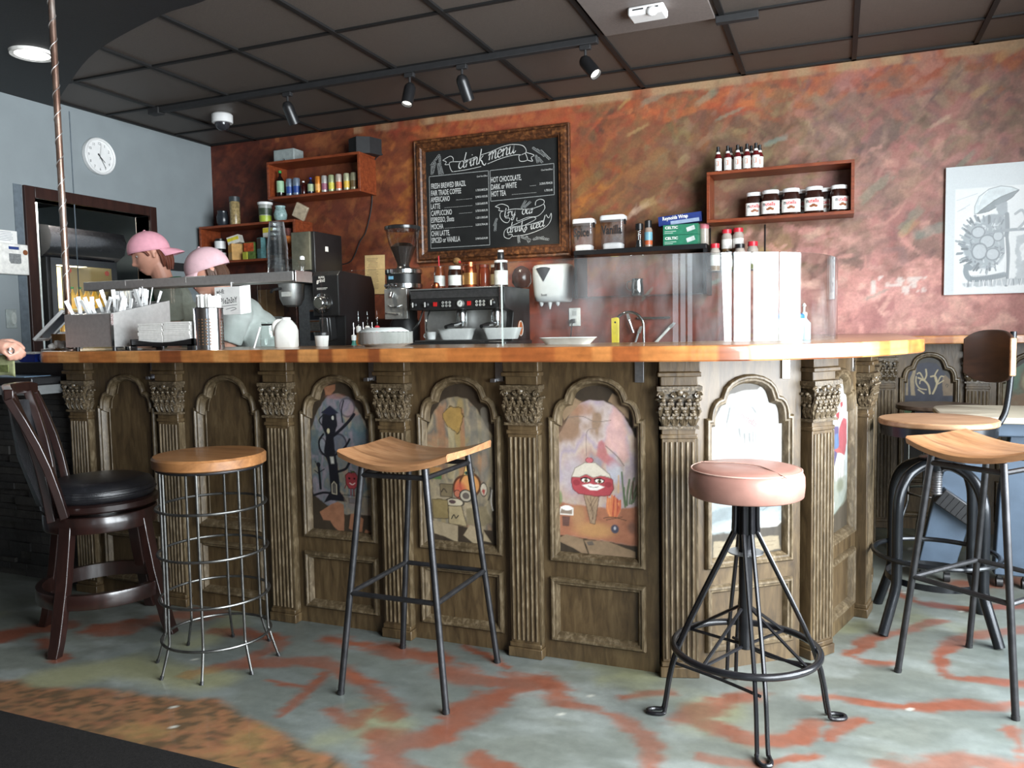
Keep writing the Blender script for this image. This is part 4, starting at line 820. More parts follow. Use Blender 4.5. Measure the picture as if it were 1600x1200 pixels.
b = B(); b.lathe([(.0, .001), (.0555, .001), (.0555, .004), (0, .004)]); b.torus((0, 0, hz), R_, .002); b.obj('rim', CHROME, t)
B().lathe([(.0535, .005), (.0535, .155)]).obj('liner', M('brown_liner', srgb(120, 90, 66), .6), t)
r = random.Random(9); s0 = None
for k in range(88):
    rr = .0465*math.sqrt(r.random()); a = r.uniform(0, 2*PI); hh = r.uniform(.0, .016)
    if s0 is None: s0 = B().tube([(0, 0, 0), (0, 0, .195)], .0048, 6).obj('wrapped_straw', PAPER); o = s0
    else: o = copy_tree(s0)
    o.location = (x+rr*math.cos(a), 2.46+rr*math.sin(a), BT+.0055+hh); o.rotation_euler = (r.uniform(-.012, .012), r.uniform(-.012, .012), 0); tag(o, 'white paper-wrapped straw standing in the perforated canister', 'straw', 'straws in the canister')
# ------------------------------------------------------------------ milk jug, cups, plates, trays
MILK = M('milk_plastic', (.74, .73, .68), .4, 0, .05)
x = Yp(448, 530, 2.72).x
t = thing('milk_jug', 'off-white plastic milk jug with handle in front of the steel brewer', 'milk jug', (x, 2.72, BT), .35)
def rbox(b, w, d, prof, n=24, p=4):
    rows = []
    for s, z_ in prof:
        rows.append([(s*w/2*abs(math.cos(a))**(2/p)*math.copysign(1, math.cos(a)), s*d/2*abs(math.sin(a))**(2/p)*math.copysign(1, math.sin(a)), z_) for a in [2*PI*k/n for k in range(n+1)]])
    b.grid(rows); b.add([q for q in rows[0][:-1]], [list(range(n))]); b.add([q for q in rows[-1][:-1]], [list(range(n))]); return b
b = B(); rbox(b, .088, .088, [(.94, 0), (1, .006), (1, .07), (.86, .09), (.5, .112), (.42, .114)]); b.obj('body', MILK, t, smooth=50)
b = B(); b.tube(smoothpts([(-.015, -.01, .11), (-.036, -.012, .108), (-.047, -.014, .09), (-.044, -.012, .055), (-.03, -.01, .04)], 4), .009, 8); b.obj('handle', MILK, t)
B().lathe([(.018, .112), (.019, .114), (.019, .124), (.0, .126)], n=18).obj('cap', WHITE, t)
lth('paper_cup', 'white paper cup with a dark sleeve edge beneath the black grinder', 'cup', (Yp(503, 535, 2.85).x, 2.85, BT), [('cup', [(.024, 0), (.026, .002), (.031, .055), (.029, .055), (.024, .004)], PAPER), ('rim_band', [(.0315, .046), (.0325, .058), (.030, .062), (.0, .062)], BLACK)])
x = Yp(420, 530, 2.9).x
lth('glass_pitcher', 'clear glass pitcher just behind the milk jug', 'pitcher', (x, 2.9, BT), [('bowl', [(.034, 0), (.038, .01), (.036, .06), (.028, .09), (.03, .11)], JARGLASS), ('spout_band', [(.029, .095), (.031, .1), (.029, .103)], BLACK)])
tag(B().tube([(0, 0, 0), (.035, 0, .085)], .004, 8).obj('loose_straw', WHITE, loc=(Yp(397, 545, 2.66).x, 2.66, BT+.001)), 'single white straw leaning on the bar by the glass, under the wi-fi card', 'straw')
PLATE = M('paper_plate_white', (.82, .82, .80), .7, 0, .06, 50)
x = Yp(602, 530, 2.70).x; p0 = None
b = B(); n = 60
for prof in ([(.075, 0), (.082, .004), (.105, .011), (.108, .0125), (.104, .013), (.083, .0058), (.077, .0032), (.0, .0022)],):
    rows = []
    for rr, zz in prof: rows.append([(rr*(1+(.012 if rr > .1 else 0)*math.cos(30*2*PI*k/n))*math.cos(2*PI*k/n), rr*math.sin(2*PI*k/n), zz+(.0012*math.cos(2*PI*k*30/n) if rr > .1 else 0)) for k in range(n+1)])
    b.grid(rows); b.add(rows[0][:-1], [list(range(n))[::-1]])
p0 = b.obj('paper_plate', PLATE, loc=(x, 2.70, BT)); GRP = 'paper plates stacked on the bar'
for k in range(10):
    o = p0 if k == 0 else copy_tree(p0); o.location = (x, 2.70, BT+.0048*k); tag(o, 'white paper plate in the fluted stack on the bar, under the topmost upturned one', 'plate', GRP)
tag(B().lathe([(.0, .016), (.068, .016), (.078, .012), (.096, .003), (.098, 0)], n=40).obj('top_plate_cover', PLATE, loc=(x-.005, 2.70, BT+.0575)), 'white plate lying upside down on top of the paper plate stack', 'plate')
bpy.data.objects['top_plate_cover'].name = 'upturned_plate'
def boat(name, label, pos, L, Wd, H, rz=0):
    b = B(); rbox(b, L, Wd, [(.78, 0), (.80, .002), (1, H), (1.03, H+.001), (1.02, H+.003), (.97, H), (.78, .005)], 32, 6)
    return tag(b.obj(name, PLATE, loc=pos, smooth=40), label, 'tray')
o = boat('food_tray', 'flat white paper tray lying on the bar in front of the wall socket', (Yp(888, 540, 2.78).x, 2.78, BT), .19, .13, .022)
# tub, bottle behind the curved glass
x = Yp(1228, 530, 3.0).x
lth('plastic_tub', 'white plastic tub with blue rim behind the curved glass', 'tub', (x, 3.0, BT), [('tub', [(.054, 0), (.057, .005), (.061, .082), (.058, .082), (.052, .005)], WHITE), ('lid', [(.063, .078), (.063, .09), (.058, .094), (0, .094)], M('blue_lid', srgb(60, 110, 190), .4))])
t = bpy.data.objects['plastic_tub']; B().tube(smoothpts([(.055, -.03, .07), (.05, -.055, .06), (.03, -.066, .04), (.015, -.062, .06)], 4), .003, 6).obj('pour_handle', WHITE, t)
lth('pump_bottle', 'small clear pump bottle beside the blue-rimmed tub', 'bottle', (Yp(1256, 520, 3.12).x, 3.12, BT), [('bottle', [(.022, 0), (.024, .004), (.024, .06), (.010, .078), (.009, .09)], M('pale_blue_plastic', srgb(170, 200, 225), .3)), ('pump', [(.011, .088), (.011, .1), (.004, .102), (.004, .122), (.008, .124), (.003, .134)], WHITE)], n=16)
# ------------------------------------------------------------------ pole, order tablet, bits at the far end of the bar
p = Yp(107, 492, 2.50)
COP = wood('streaked_copper_pipe', srgb(92, 58, 44), srgb(146, 120, 106), srgb(200, 190, 182), (3, 3, 1), 6, .3)
COP.node_tree.nodes['Principled BSDF'].inputs['Metallic'].default_value = .7
t = thing('support_pole', 'slim streaked copper pole rising from the bar end to the black soffit', 'pole', (p.x, 2.50, BT))
B().tube([(0, 0, 0), (0, 0, 1.533)], .0135, 14).obj('pipe', COP, t)
b = B(); b.tube([(.0145*math.cos(a), .0145*math.sin(a), .25+a*.0155) for a in np.linspace(0, 80, 480)], .0016, 5); b.obj('wire_wrap', STEEL, t, label='thin bright wire wound round the pole')
b = B(); b.lathe([(.03, 0), (.03, .006), (.016, .012)]); b.lathe([(.016, 1.52), (.028, 1.527), (.028, 1.534)]); b.obj('flange', COP, t)
tx = Yp(86, 520, 2.86).x
t = thing('order_tablet', 'tilted white-framed order tablet behind the steel cutlery box', 'tablet', (tx, 2.86, BT), -.9)
Rm = Euler((-.75, 0, 0)).to_matrix(); b = B(); 
for c_, d_ in (((0, 0, .09), (.24, .016, .018)), ((0, 0, -.09), (.24, .016, .018)), ((-.112, 0, 0), (.018, .016, .19)), ((.112, 0, 0), (.018, .016, .19))): b.box(Rm @ Vector(c_)+Vector((0, 0, .12)), d_, rot=Rm)
b.obj('frame', WHITE, t, bevel=.003); b = B(); b.box((0, 0, .12), (.21, .008, .17), rot=Rm); b.obj('screen', M('dark_screen', (.03, .035, .07), .12), t)
b = B(); b.box((0, .05, .045), (.10, .02, .09), rot=(.5, 0, 0)); b.box((0, .04, .004), (.14, .14, .008)); b.obj('stand', WHITE, t, bevel=.003)
lth('kraft_cup', 'brown paper cup behind the steel cutlery box', 'cup', (Yp(94, 530, 2.66).x, 2.66, BT), [('cup', [(.026, 0), (.028, .002), (.036, .075), (.034, .075), (.026, .004)], CARD)])
b = B(); r = random.Random(2)
for k in range(9): b.ball((r.uniform(-.03, .03), r.uniform(-.02, .02), .014+r.uniform(0, .018)), (r.uniform(.01, .022), r.uniform(.01, .02), .012), 8, 6, rot=(r.uniform(0, 3), r.uniform(0, 3), 0))
tag(b.obj('crumpled_napkin', NAP, loc=(Yp(90, 540, 2.5).x, 2.5, BT)), 'crumpled white napkin at the end of the bar by the steel box', 'napkin')
# ------------------------------------------------------------------ back counter and wall shelves
RW = wood('red_brown_shelf_wood', srgb(96, 42, 22), srgb(128, 60, 32), srgb(150, 76, 42), (2, 8, 8), 5, .4, .08)
t = thing('back_counter', 'long dark service counter against the painted wall, hidden behind the bar', 'counter', (-2.4, 4.75, 0))
b = B(); b.b2((-4.0, 4.42, 0), (-.4, 5.08, .86)); b.obj('cabinet', BLACKM, t, world=True); b = B(); b.b2((-4.02, 4.38, .862), (-.38, 5.085, .90)); b.obj('countertop', STEELD, t, world=True, bevel=.003)
CT = .90
def shelf(name, label, x0, x1, z0, z1, yf, th=.018, cat='wall shelf', mat=None):
    t = thing(name, label, cat, (x0, YB, z0)); mat = mat or RW; yb = YB-.002
    for nm, a, c in (('bottom_board', (x0, yf, z0), (x1, yb, z0+th)), ('top_board', (x0, yf, z1-th), (x1, yb, z1)), ('side_board', (x0, yf, z0+th), (x0+th, yb, z1-th)), ('side_board', (x1-th, yf, z0+th), (x1, yb, z1-th))):
        B().b2(a, c).obj(nm, mat, t, world=True, bevel=.0015)
    return t
def Z5(px, py, y): return Yp(px, py, y).z
A = dict(x0=Yp(417, 280, 4.87).x, x1=Yp(562, 270, 4.87).x, z0=(Z5(417, 312, 4.87)+Z5(560, 299, 4.87))/2, z1=(Z5(417, 253, 4.87)+Z5(560, 237, 4.87))/2)
shelf('wall_shelf', 'red-brown box shelf of bottles and cans, highest on the wall beside the chalkboard', yf=4.87, **A)
Bq = dict(x0=-4.60, x1=Yp(461, 370, 4.87).x, z0=(Z5(340, 412, 4.87)+Z5(455, 404, 4.87))/2, z1=(Z5(335, 352, 4.87)+Z5(460, 343, 4.87))/2)
shelf('wall_shelf', 'red-brown box shelf of tea boxes low in the wall corner', yf=4.87, **Bq)
Cq = dict(x0=Yp(1104, 300, 4.89).x, x1=Yp(1335, 300, 4.89).x, z0=(Z5(1104, 346, 4.89)+Z5(1333, 336, 4.89))/2, z1=(Z5(1103, 267, 4.89)+Z5(1335, 251, 4.89))/2)
shelf('wall_shelf', 'orange-brown box shelf holding the chocolate spread jars', yf=4.89, **Cq)
def bottle(nm, label, cat, x, y, z, h, r, body, cap, lab=None, group=None, neck=.32, n=18, labr=(.18, .6)):
    pr = [(r*.92, 0), (r, .004), (r, h*.58), (r*.8, h*.68), (r*neck, h*.80), (r*neck, h*.92)]
    parts = [('bottle', pr, body), ('cap', [(r*neck*1.25, h*.90), (r*neck*1.25, h*.99), (0, h)], cap)]
    if lab: parts.append(('label', [(r*1.02, h*labr[0]), (r*1.02, h*labr[1])], lab))
    return lth(nm, label, cat, (x, y, z), parts, group, n=n)
def can(nm, label, cat, x, y, z, h, r, body, band=None, group=None):
    parts = [('can', [(r*.85, 0), (r, h*.05), (r, h*.92), (r*.86, h*.985), (r*.8, h*.97), (0, h*.97)], body)]
    if band: parts.append(('printed_band', [(r*1.015, h*.18), (r*1.015, h*.55)], band))
    return lth(nm, label, cat, (x, y, z), parts, group, n=18)
P = lambda nm, c, rough=.4, **k: M(nm, srgb(*c), rough, **k)
y = 4.93; z = A['z0']+.018+.0005; X5 = lambda px: Yp(px, 290, y).x
bottle('soda_bottle', 'dark soda bottle with green cap and pale green label on the high shelf', 'bottle', X5(438), y, z, .20, .029, P('dark_cola', (26, 16, 14), .15), P('green_cap', (30, 140, 60)), P('pale_green_label', (150, 186, 150)))
for i, px_ in enumerate((451, 462)): can('energy_can', ('blue-silver can next to the green-capped bottle', 'blue-silver can next to the white-capped bottle')[i], 'can', X5(px_), y+.01, z, .135, .027, P('silver_blue_can', (150, 166, 186), .25, metal=.6), P('blue_band', (40, 70, 140)))
bottle('syrup_bottle', 'small dark bottle with white cap on the high shelf', 'bottle', X5(474), y, z, .105, .022, P('dark_red_glass', (52, 18, 18), .15), WHITE)
bottle('juice_bottle', 'small bottle with blue cap and pale label on the high shelf', 'bottle', X5(485.5), y, z, .125, .024, P('dark_navy_glass', (30, 34, 50), .15), P('blue_cap', (30, 40, 140)), P('sage_label', (160, 176, 140)))
for px_, c1, c2, lb in ((497, (214, 130, 50), (230, 170, 90), 'orange slim can on the high shelf'), (507, (190, 186, 180), (150, 90, 110), 'silver can with a plum band on the high shelf'), (518, (176, 184, 140), (206, 196, 80), 'pale green can with a lemon band on the high shelf'), (529.5, (206, 190, 176), (206, 110, 70), 'pale can with a red-orange band on the high shelf'), (542, (196, 196, 160), (220, 180, 70), 'cream can with a yellow band on the high shelf'), (553, (176, 170, 140), (120, 96, 60), 'tan can nearest the board end of the high shelf')):
    can('sparkling_can', lb, 'can', X5(px_), y, z, .128, .0235, M('can_'+lb[:12], srgb(*c1), .3, .4), M('band_'+lb[:12], srgb(*c2), .4))
b = B(); x0, x1 = Yp(427, 240, 4.93).x, Yp(459, 240, 4.93).x; zt_ = A['z1']
t = thing('silver_speaker', 'small silver-grey box on the top of the high shelf', 'speaker', ((x0+x1)/2, 4.98, zt_)); b.b2((x0, 4.93, zt_), (x1, 5.05, zt_+.098)); b.obj('body', P('silver_grey', (150, 158, 156), .4), t, world=True, bevel=.006); B().ball(((x0+x1)/2, 4.93, zt_+.02), (.012, .003, .006), 12, 8).obj('badge', CHROME, t, world=True)
x0, x1 = Yp(535, 230, 4.9).x, Yp(572, 230, 4.9).x
t = thing('corner_speaker', 'black speaker with angled grille on the top of the high shelf', 'speaker', ((x0+x1)/2, 4.98, zt_)); xm = x0+.6*(x1-x0)
b = B(); b.prism([(x0, 5.06), (x0+.02, 4.95), (xm, 4.90), (x1, 4.95), (x1+.03, 5.06)], zt_, zt_+.115); b.obj('cabinet', BLACKM, t, world=True, smooth=0); b = B(); b.b2((xm-.002, 4.896, zt_+.004), (xm+.002, 4.902, zt_+.112)); b.obj('grille_edge', STEELD, t, world=True)
b = B(); b.tube(smoothpts([(x1+.02, 5.07, zt_+.02), (Yp(580, 270, 5.08).x, 5.083, 2.35), (Yp(581, 320, 5.08).x, 5.083, 2.1), (Yp(572, 360, 5.08).x, 5.083, 1.9), (Yp(562, 376, 5.08).x, 5.083, 1.82), (Yp(548, 408, 5.08).x, 5.083, 1.68), (Yp(525, 412, 5.08).x, 5.083, 1.66)], 6), .004, 6); b.tube(smoothpts([(x1+.02, 5.07, zt_+.02), (x1+.022, 5.083, zt_+.01)], 3), .004, 6)
tag(b.obj('speaker_cord', BLACKM), 'thin black cord running down the wall from the black speaker', 'cord')
# lower shelf: on top
zt_ = Bq['z1']; y = 4.93; X5 = lambda px: Yp(px, 330, y).x
lth('clay_jar', 'squat dark glazed jar on the low corner shelf', 'jar', (X5(348), y, zt_), [('jar', [(.034, 0), (.046, .03), (.048, .07), (.038, .1), (.04, .112), (.034, .112)], P('black_glaze', (40, 44, 50), .25)), ('lid', [(.04, .112), (.038, .118), (0, .122)], P('black_glaze_lid', (34, 36, 42), .3))])
lth('pasta_jar', 'tall patterned canister with dark lid on the low corner shelf', 'canister', (X5(367), y, zt_), [('body', [(.037, 0), (.038, .003), (.038, .175), (.034, .18)], P('patterned_tin', (150, 130, 90), .3, var=.55, scale=55)), ('lid', [(.04, .178), (.04, .215), (0, .218)], P('grey_lid', (58, 62, 64)))])
lth('powder_tub', 'clear plastic tub with white lid and lime green label on the low shelf', 'tub', (X5(414.5), y, zt_), [('tub', [(.044, 0), (.05, .12), (.05, .135)], P('cloudy_plastic', (150, 152, 146), .3)), ('lid', [(.056, .132), (.057, .15), (0, .153)], WHITE), ('label', [(.0455, .004), (.0475, .05)], P('lime_label', (160, 180, 60))), ('dark_label', [(.0487, .055), (.0507, .105)], P('dark_green_label', (54, 66, 48), var=.5))])
lth('painted_pot', 'small pale blue painted pot on the low shelf', 'pot', (X5(438), y, zt_), [('pot', [(.028, 0), (.045, .02), (.05, .05), (.04, .085), (.034, .095), (.037, .105)], P('pale_blue_glaze', (140, 166, 164), .3, var=.35, scale=60)), ('lid', [(.038, .105), (.038, .114), (0, .118)], P('pale_blue_lid', (150, 180, 180)))])
b = B(); b.box((0, 0, .06), (.10, .03, .11), rot=(.25, .5, .3)); tag(b.obj('snack_pouch', P('foil_pouch', (176, 160, 136), .3, var=.3), loc=(X5(467), y+.02, zt_+.004), bevel=.006), 'leaning patterned foil pouch at the end of the low shelf', 'pouch')
# inside the lower shelf
z = Bq['z0']+.0185; y = 4.92; X5 = lambda px: Yp(px, 380, y).x
for k in range(2):
    t = thing('supplement_jar', ('black and white jar at the bottom of the pair in the corner shelf', 'black and white jar stacked on another in the corner shelf')[k], 'jar', (X5(344), y, z+.088*k)); b = B(); b.lathe([(.04, 0), (.042, .004), (.042, .07), (.04, .072)]); b.obj('body', BLACK, t); b = B(); b.lathe([(.036, .072), (.036, .085), (0, .087)]); b.obj('lid', BLACK, t); b = B(); b.lathe([(.0425, .008), (.0425, .066)], n=24); b.v = b.v; b.obj('label', WHITE, t)
def tbox(lb, x, y, z, w, d, h, mats, rz=0, rot=None, nm='tea_box'):
    t = thing(nm, lb, 'box', (x, y, z), rz); b = B(); b.box((0, 0, h/2), (w, d, h), rot=rot); b.obj('carton', mats[0], t, bevel=.001)
    if len(mats) > 1: b = B(); b.box((0, -d/2-.0003, h*.72), (w*.98, .001, h*.5)) if rot is None else b.box(Euler(rot).to_matrix() @ Vector((0, -d/2-.0004, h*.1))+Vector((0, 0, h/2)), (w*.96, .001, h*.4), rot=rot); b.obj('printed_panel', mats[1], t)
    return t
tbox('yellow tea box lying tilted on the orange box in the corner shelf', X5(368), y, z+.125, .10, .07, .06, (P('cream_card', (212, 208, 196), .7), P('yellow_card', (214, 196, 60), .6)), .2, (0, -.25, 0))
tbox('orange and tan tea box in the corner shelf beside the black jars', X5(369), y, z, .075, .10, .125, (P('tan_card', (196, 150, 84), .6), P('orange_card', (216, 150, 50), .6)), -.5)
tbox('tea box printed with red fruit on green in the corner shelf', X5(391), y+.02, z, .105, .07, .13, (P('green_print', (96, 120, 60), .6, var=.5, scale=40), P('red_fruit_print', (200, 84, 40), .6, var=.5, scale=45)), -.1)
tbox('small lime green box in front of the fruit tea', X5(388), 4.88, z, .05, .01, .055, (P('lime_card', (196, 196, 70), .6),), -.2)
tbox('teal tea box with dark top in the corner shelf', X5(413), y, z, .06, .09, .155, (P('teal_card', (84, 130, 132), .6, var=.35, scale=50), P('dark_card', (60, 46, 40), .6)), -.4)
tbox('red and cream tea box beside the teal one', X5(428), y, z, .06, .09, .155, (P('cream_red_card', (200, 150, 110), .6, var=.4, scale=50), P('dark_card', (60, 46, 40), .6)), -.3)
tbox('orange tea box beside the steel brewer tower', X5(450), y, z, .075, .09, .155, (P('orange_print', (206, 120, 60), .6, var=.5, scale=45), P('yellow_print', (216, 176, 70), .6)), -.2)
tbox('yellow and cream box on top of the tea boxes', X5(425), y, z+.156, .10, .08, .07, (P('cream_card', (212, 208, 196), .7), P('yellow_card', (214, 196, 60), .6)), -.1)
tbox('dark patterned box on top of the orange tea box', X5(450), y, z+.156, .075, .08, .055, (P('dark_print', (110, 66, 60), .6, var=.5, scale=50),), -.1)
# right-hand shelf: jars and hot sauce
z = Cq['z0']+.0185; X6 = lambda px, y: Yp(px, 310, y).x
CH = P('chocolate_spread', (46, 24, 18), .2); RED = P('logo_red', (206, 36, 40), .5); LBW = P('label_white', (236, 234, 228), .5)
def spread(x, y, z, lb, rz):
    t = thing('spread_jar', lb, 'jar', (x, y, z), rz, 'chocolate spread jars on the shelf')
    def body(b, e=0, rows=None):
        rbox(b, .104+e, .078+e, rows or [(.9, 0), (1, .006), (1, .085), (.93, .108), (.78, .128), (.74, .132)], 32, 3)
    b = B(); body(b); b.obj('jar', CH, t, smooth=50)
    b = B(); b.lathe([(.040, .130), (.042, .133), (.042, .150), (.038, .153), (0, .153)], n=28, sx=1.12, sy=.9); b.obj('lid', WHITE, t)
    b = B(); rows = []
    for z_ in (.014, .088): rows.append([(.0525*abs(math.cos(a))**(2/3)*math.copysign(1, math.cos(a)), .0395*abs(math.sin(a))**(2/3)*math.copysign(1, math.sin(a)), z_) for a in np.linspace(PI+.25, 2*PI-.25, 18)])
    b.grid(rows); b.obj('label', LBW, t)
    yy = lambda u: -(.0395*(1-min(1, abs(u)/.0525)**3)**(1/3))-.0006
    b = B(); b.text('n', lambda a, c: (-.040+a, yy(-.040+a), .060+c), .030, .9, bold=.0008); b.obj('lettering', INK, t, smooth=0)
    b = B(); b.text('utella', lambda a, c: (-.0265+a, yy(-.0265+a), .060+c), .030, .86, bold=.0008); b.obj('lettering', RED, t, label='red lettering', smooth=0)
    b = B()
    for (u, v, ru, rv) in ((.0, .045, .012, .008), (-.012, .04, .010, .006), (.014, .04, .009, .007)): b.add([(u+ru*math.cos(k), yy(u+ru*math.cos(k))-.0002, v+rv*math.sin(k)) for k in np.linspace(0, 2*PI, 14)[:-1]], [list(range(13))])
    b.obj('picture', P('hazelnut_print', (140, 80, 44)), t, smooth=0)
    return t
front = [(1178.5, 4.985, 'first from the empty end'), (1204, 4.945, 'second from the empty end'), (1236, 4.94, 'third from the empty end'), (1272, 4.94, 'fourth from the empty end'), (1311, 4.96, 'at the far end, turned a little')]
back = [(1217, 5.03, 'behind the second front jar'), (1251, 5.03, 'behind the third front jar'), (1289, 5.03, 'behind the fourth front jar')]
j0 = None
for i, (px_, y, lb) in enumerate(front+back):
    lab = ('white-lidded chocolate spread jar in the front row, ' if i < 5 else 'white-lidded chocolate spread jar in the back row, ')+lb
    if j0 is None: j0 = spread(X6(px_, y), y, z, lab, .15)
    else: clone(j0, (X6(px_, y), y, z), (.1, .0, .05, -.05, .5, .1, 0, .1)[i], lab)
def sauce(x, y, z, lb):
    t = thing('hot_sauce_bottle', lb, 'bottle', (x, y, z), 0, 'hot sauce bottles on the shelf')
    b = B(); b.lathe([(.019, 0), (.0205, .004), (.0205, .088), (.012, .108), (.010, .122)], n=16); b.obj('bottle', P('red_sauce', (92, 22, 24), .2), t)
    b = B(); b.lathe([(.0125, .12), (.0125, .128), (.009, .13), (.010, .15), (.005, .153), (0, .153)], n=14); b.obj('cap', BLACK, t)
    b = B(); b.lathe([(.021, .008), (.021, .08)], n=16); b.obj('label', LBW, t); b = B(); b.lathe([(.0125, .107), (.0108, .119)], n=14); b.obj('neck_band', LBW, t)
    b = B(); b.add([(.011*math.cos(k), -.0216+.004*abs(math.cos(k))**2, .05+.016*math.sin(k)) for k in np.linspace(0, 2*PI, 15)[:-1]], [list(range(14))]); b.obj('emblem', P('sauce_emblem', (206, 120, 90)), t, smooth=0); return t
zt_ = Cq['z1']; s0 = None
for i, px_ in enumerate((1122, 1137, 1152.5, 1167, 1181, 1141.5, 1158, 1173.5, 1187)):
    y = 4.935 if i < 5 else 4.995; lab = 'hot sauce bottle, '+('first', 'second', 'third', 'fourth', 'fifth')[i]+' in the front row on the shelf' if i < 5 else 'hot sauce bottle half hidden in the back row, behind the '+('second', 'third', 'fourth', 'fifth')[i-5]
    x = Yp(px_, 265, y).x
    if s0 is None: s0 = sauce(x, y, zt_+.0005, lab)
    else: clone(s0, (x, y, zt_+.0005), 0, lab)
# spice jars on a wire rack
x0, x1 = Yp(1104, 400, 4.93).x, Yp(1192, 400, 4.93).x; zl = 1.475; zu = 1.585; ZL = zl+.0015
t = thing('spice_rack', 'two-step black wire rack of spice jars under the jar shelf', 'rack', (x0, 5.08, zl))
b = B()
for x in (x0, x1): b.tube([(x, 4.885, zl), (x, 4.885, zl+.05), (x, 4.885, zl), (x, 5.085, zl), (x, 5.085, zu+.17)], .004, 6)
b.obj('side_wire', BLACK, t, world=True); b = B(); b.b2((x0, 4.885, zl-.004), (x1, 4.965, zl)); b.obj('lower_step', BLACK, t, world=True); b = B(); b.b2((x0, 4.97, zu-.004), (x1, 5.08, zu)); b.obj('upper_step', BLACK, t, world=True)
REDL = P('spice_red_lid', (206, 40, 56)); SPG = P('spice_jar_plastic', (170, 160, 150), .15)
def spice(px_, y, z, h, r, lid, cont, lb, w=1):
    x = Yp(px_, 390, y).x; hh = h
    return lth('spice_jar', lb, 'spice jar', (x, y, z), [('jar', [(r*.95, 0), (r, .004), (r, hh*.72), (r*.8, hh*.8), (r*.78, hh*.84)], SPG), ('lid', [(r*.9, hh*.83), (r*.92, hh*.85), (r*.92, hh*.99), (0, hh)], lid), ('label', [(r*1.02, hh*.2), (r*1.02, hh*.58)], LBW), ('contents', [(r*1.01, 0.004), (r*1.01, hh*.18)], cont)], n=18)
H = P('herb_brown', (120, 92, 60)); HG = P('herb_green', (110, 112, 60)); HY = P('spice_yellow', (196, 166, 80))
spice(1117, 4.925, ZL, .165, .030, REDL, H, 'red-lidded spice jar by the box end, lower step of the wire rack'); spice(1137.5, 4.925, ZL, .115, .026, BLACK, HG, 'shortest black-lidded herb jar, lower step of the wire rack'); spice(1156, 4.925, ZL, .155, .031, BLACK, HY, 'taller black-lidded spice jar with yellow label, lower step'); spice(1176, 4.925, ZL, .165, .032, REDL, HG, 'red-lidded spice jar at the far end, lower step of the rack')
spice(1135.5, 5.02, zu+.0015, .145, .032, REDL, H, 'red-lidded spice jar on the upper step of the rack, nearer the boxes'); spice(1153.5, 5.02, zu+.0015, .15, .032, REDL, H, 'red-lidded spice jar on the upper step of the rack, at its middle')
# black shelf with canisters and boxes
x0, x1 = Yp(897, 395, 4.87).x, Yp(1104, 385, 4.87).x; zs_ = 1.64
t = thing('black_wall_shelf', 'black metal wall shelf with canisters, wrap boxes and a lower glass pane', 'wall shelf', (x0, 5.08, zs_))
b = B(); b.b2((x0, 4.86, zs_-.03), (x1, 5.088, zs_)); b.obj('board', BLACK, t, world=True, bevel=.002); b = B(); b.b2((x0, 4.87, zs_-.30), (x0+.02, 5.088, zs_-.03)); b.obj('end_panel', BLACK, t, world=True); b = B(); b.b2((x1-.02, 4.87, zs_-.30), (x1, 5.088, zs_-.03)); b.obj('end_panel', BLACK, t, world=True)
b = B(); b.b2((x0+.02, 4.875, zs_-.30), (x1-.02, 5.085, zs_-.293)); b.obj('lower_pane', GL, t, world=True, smooth=0)
FROST = glass('canister_plastic', (.90, .90, .91), 1.2, 1.5, .25)
def canister(px_, w, h, word, lb):
    x = Yp(px_, 370, 4.95).x; t = thing('food_canister', lb, 'canister', (x, 4.96, zs_), .0)
    b = B(); rbox(b, w, .11, [(.86, 0), (.9, .004), (.99, h*.86), (1, h*.88)], 28, 6); b.obj('body', FROST, t, smooth=50)
    b = B(); rbox(b, w*.98, .105, [(1.04, h*.86), (1.06, h*.9), (1.06, h*.97), (1, h), (.5, h*1.01)], 28, 6); b.obj('lid', WHITE, t, smooth=50)
    b = B(); rbox(b, w*.86, .095, [(.9, .004), (.94, h*.16), (.8, h*.2), (.3, h*.22)], 28, 6); b.obj('powder', PAPER, t, smooth=50, label='white powder in the bottom')
    b = B(); b.box((w*.52, -.02, h*.8), (.008, .03, .03)); b.obj('latch', BLACK, t)
    b = B(); b.text(word, lambda a, c: (-w*.40+a, -.0575-.004*(c/h), h*.45+c), .075, .66, bold=.0022); b.obj('lettering', INK, t, smooth=0)
canister(912.5, .135, .205, 'Spice', 'smaller clear canister marked Spice on the black shelf'); canister(958, .155, .215, 'Vanilla', 'bigger clear canister marked Vanilla on the black shelf')
lth('pepper_mill', 'shorter glass pepper mill with black top on the black shelf', 'pepper mill', (Yp(999, 380, 4.94).x, 4.94, zs_), [('body', [(.021, 0), (.024, .01), (.019, .05), (.022, .1), (.022, .115)], JARGLASS), ('top', [(.024, .115), (.024, .15), (.015, .155), (0, .155)], BLACK), ('peppercorns', [(.0, .004), (.020, .004), (.017, .05), (0, .05)], BLACKM)])
lth('seasoning_bottle', 'taller seasoning bottle with blue and orange label and black cap', 'bottle', (Yp(1013, 370, 4.94).x, 4.94, zs_), [('bottle', [(.024, 0), (.025, .004), (.025, .11), (.019, .125)], P('peppery_glass', (150, 130, 116), .2)), ('cap', [(.022, .123), (.022, .165), (.012, .172), (0, .172)], BLACK), ('label', [(.0256, .045), (.0256, .095)], P('sky_label', (110, 160, 176))), ('lower_label', [(.0256, .018), (.0256, .044)], P('orange_label', (186, 90, 50)))])
GRN = P('green_carton', (40, 120, 90), .5)
xa, xb = Yp(1036, 370, 4.90).x, Yp(1091, 370, 4.90).x
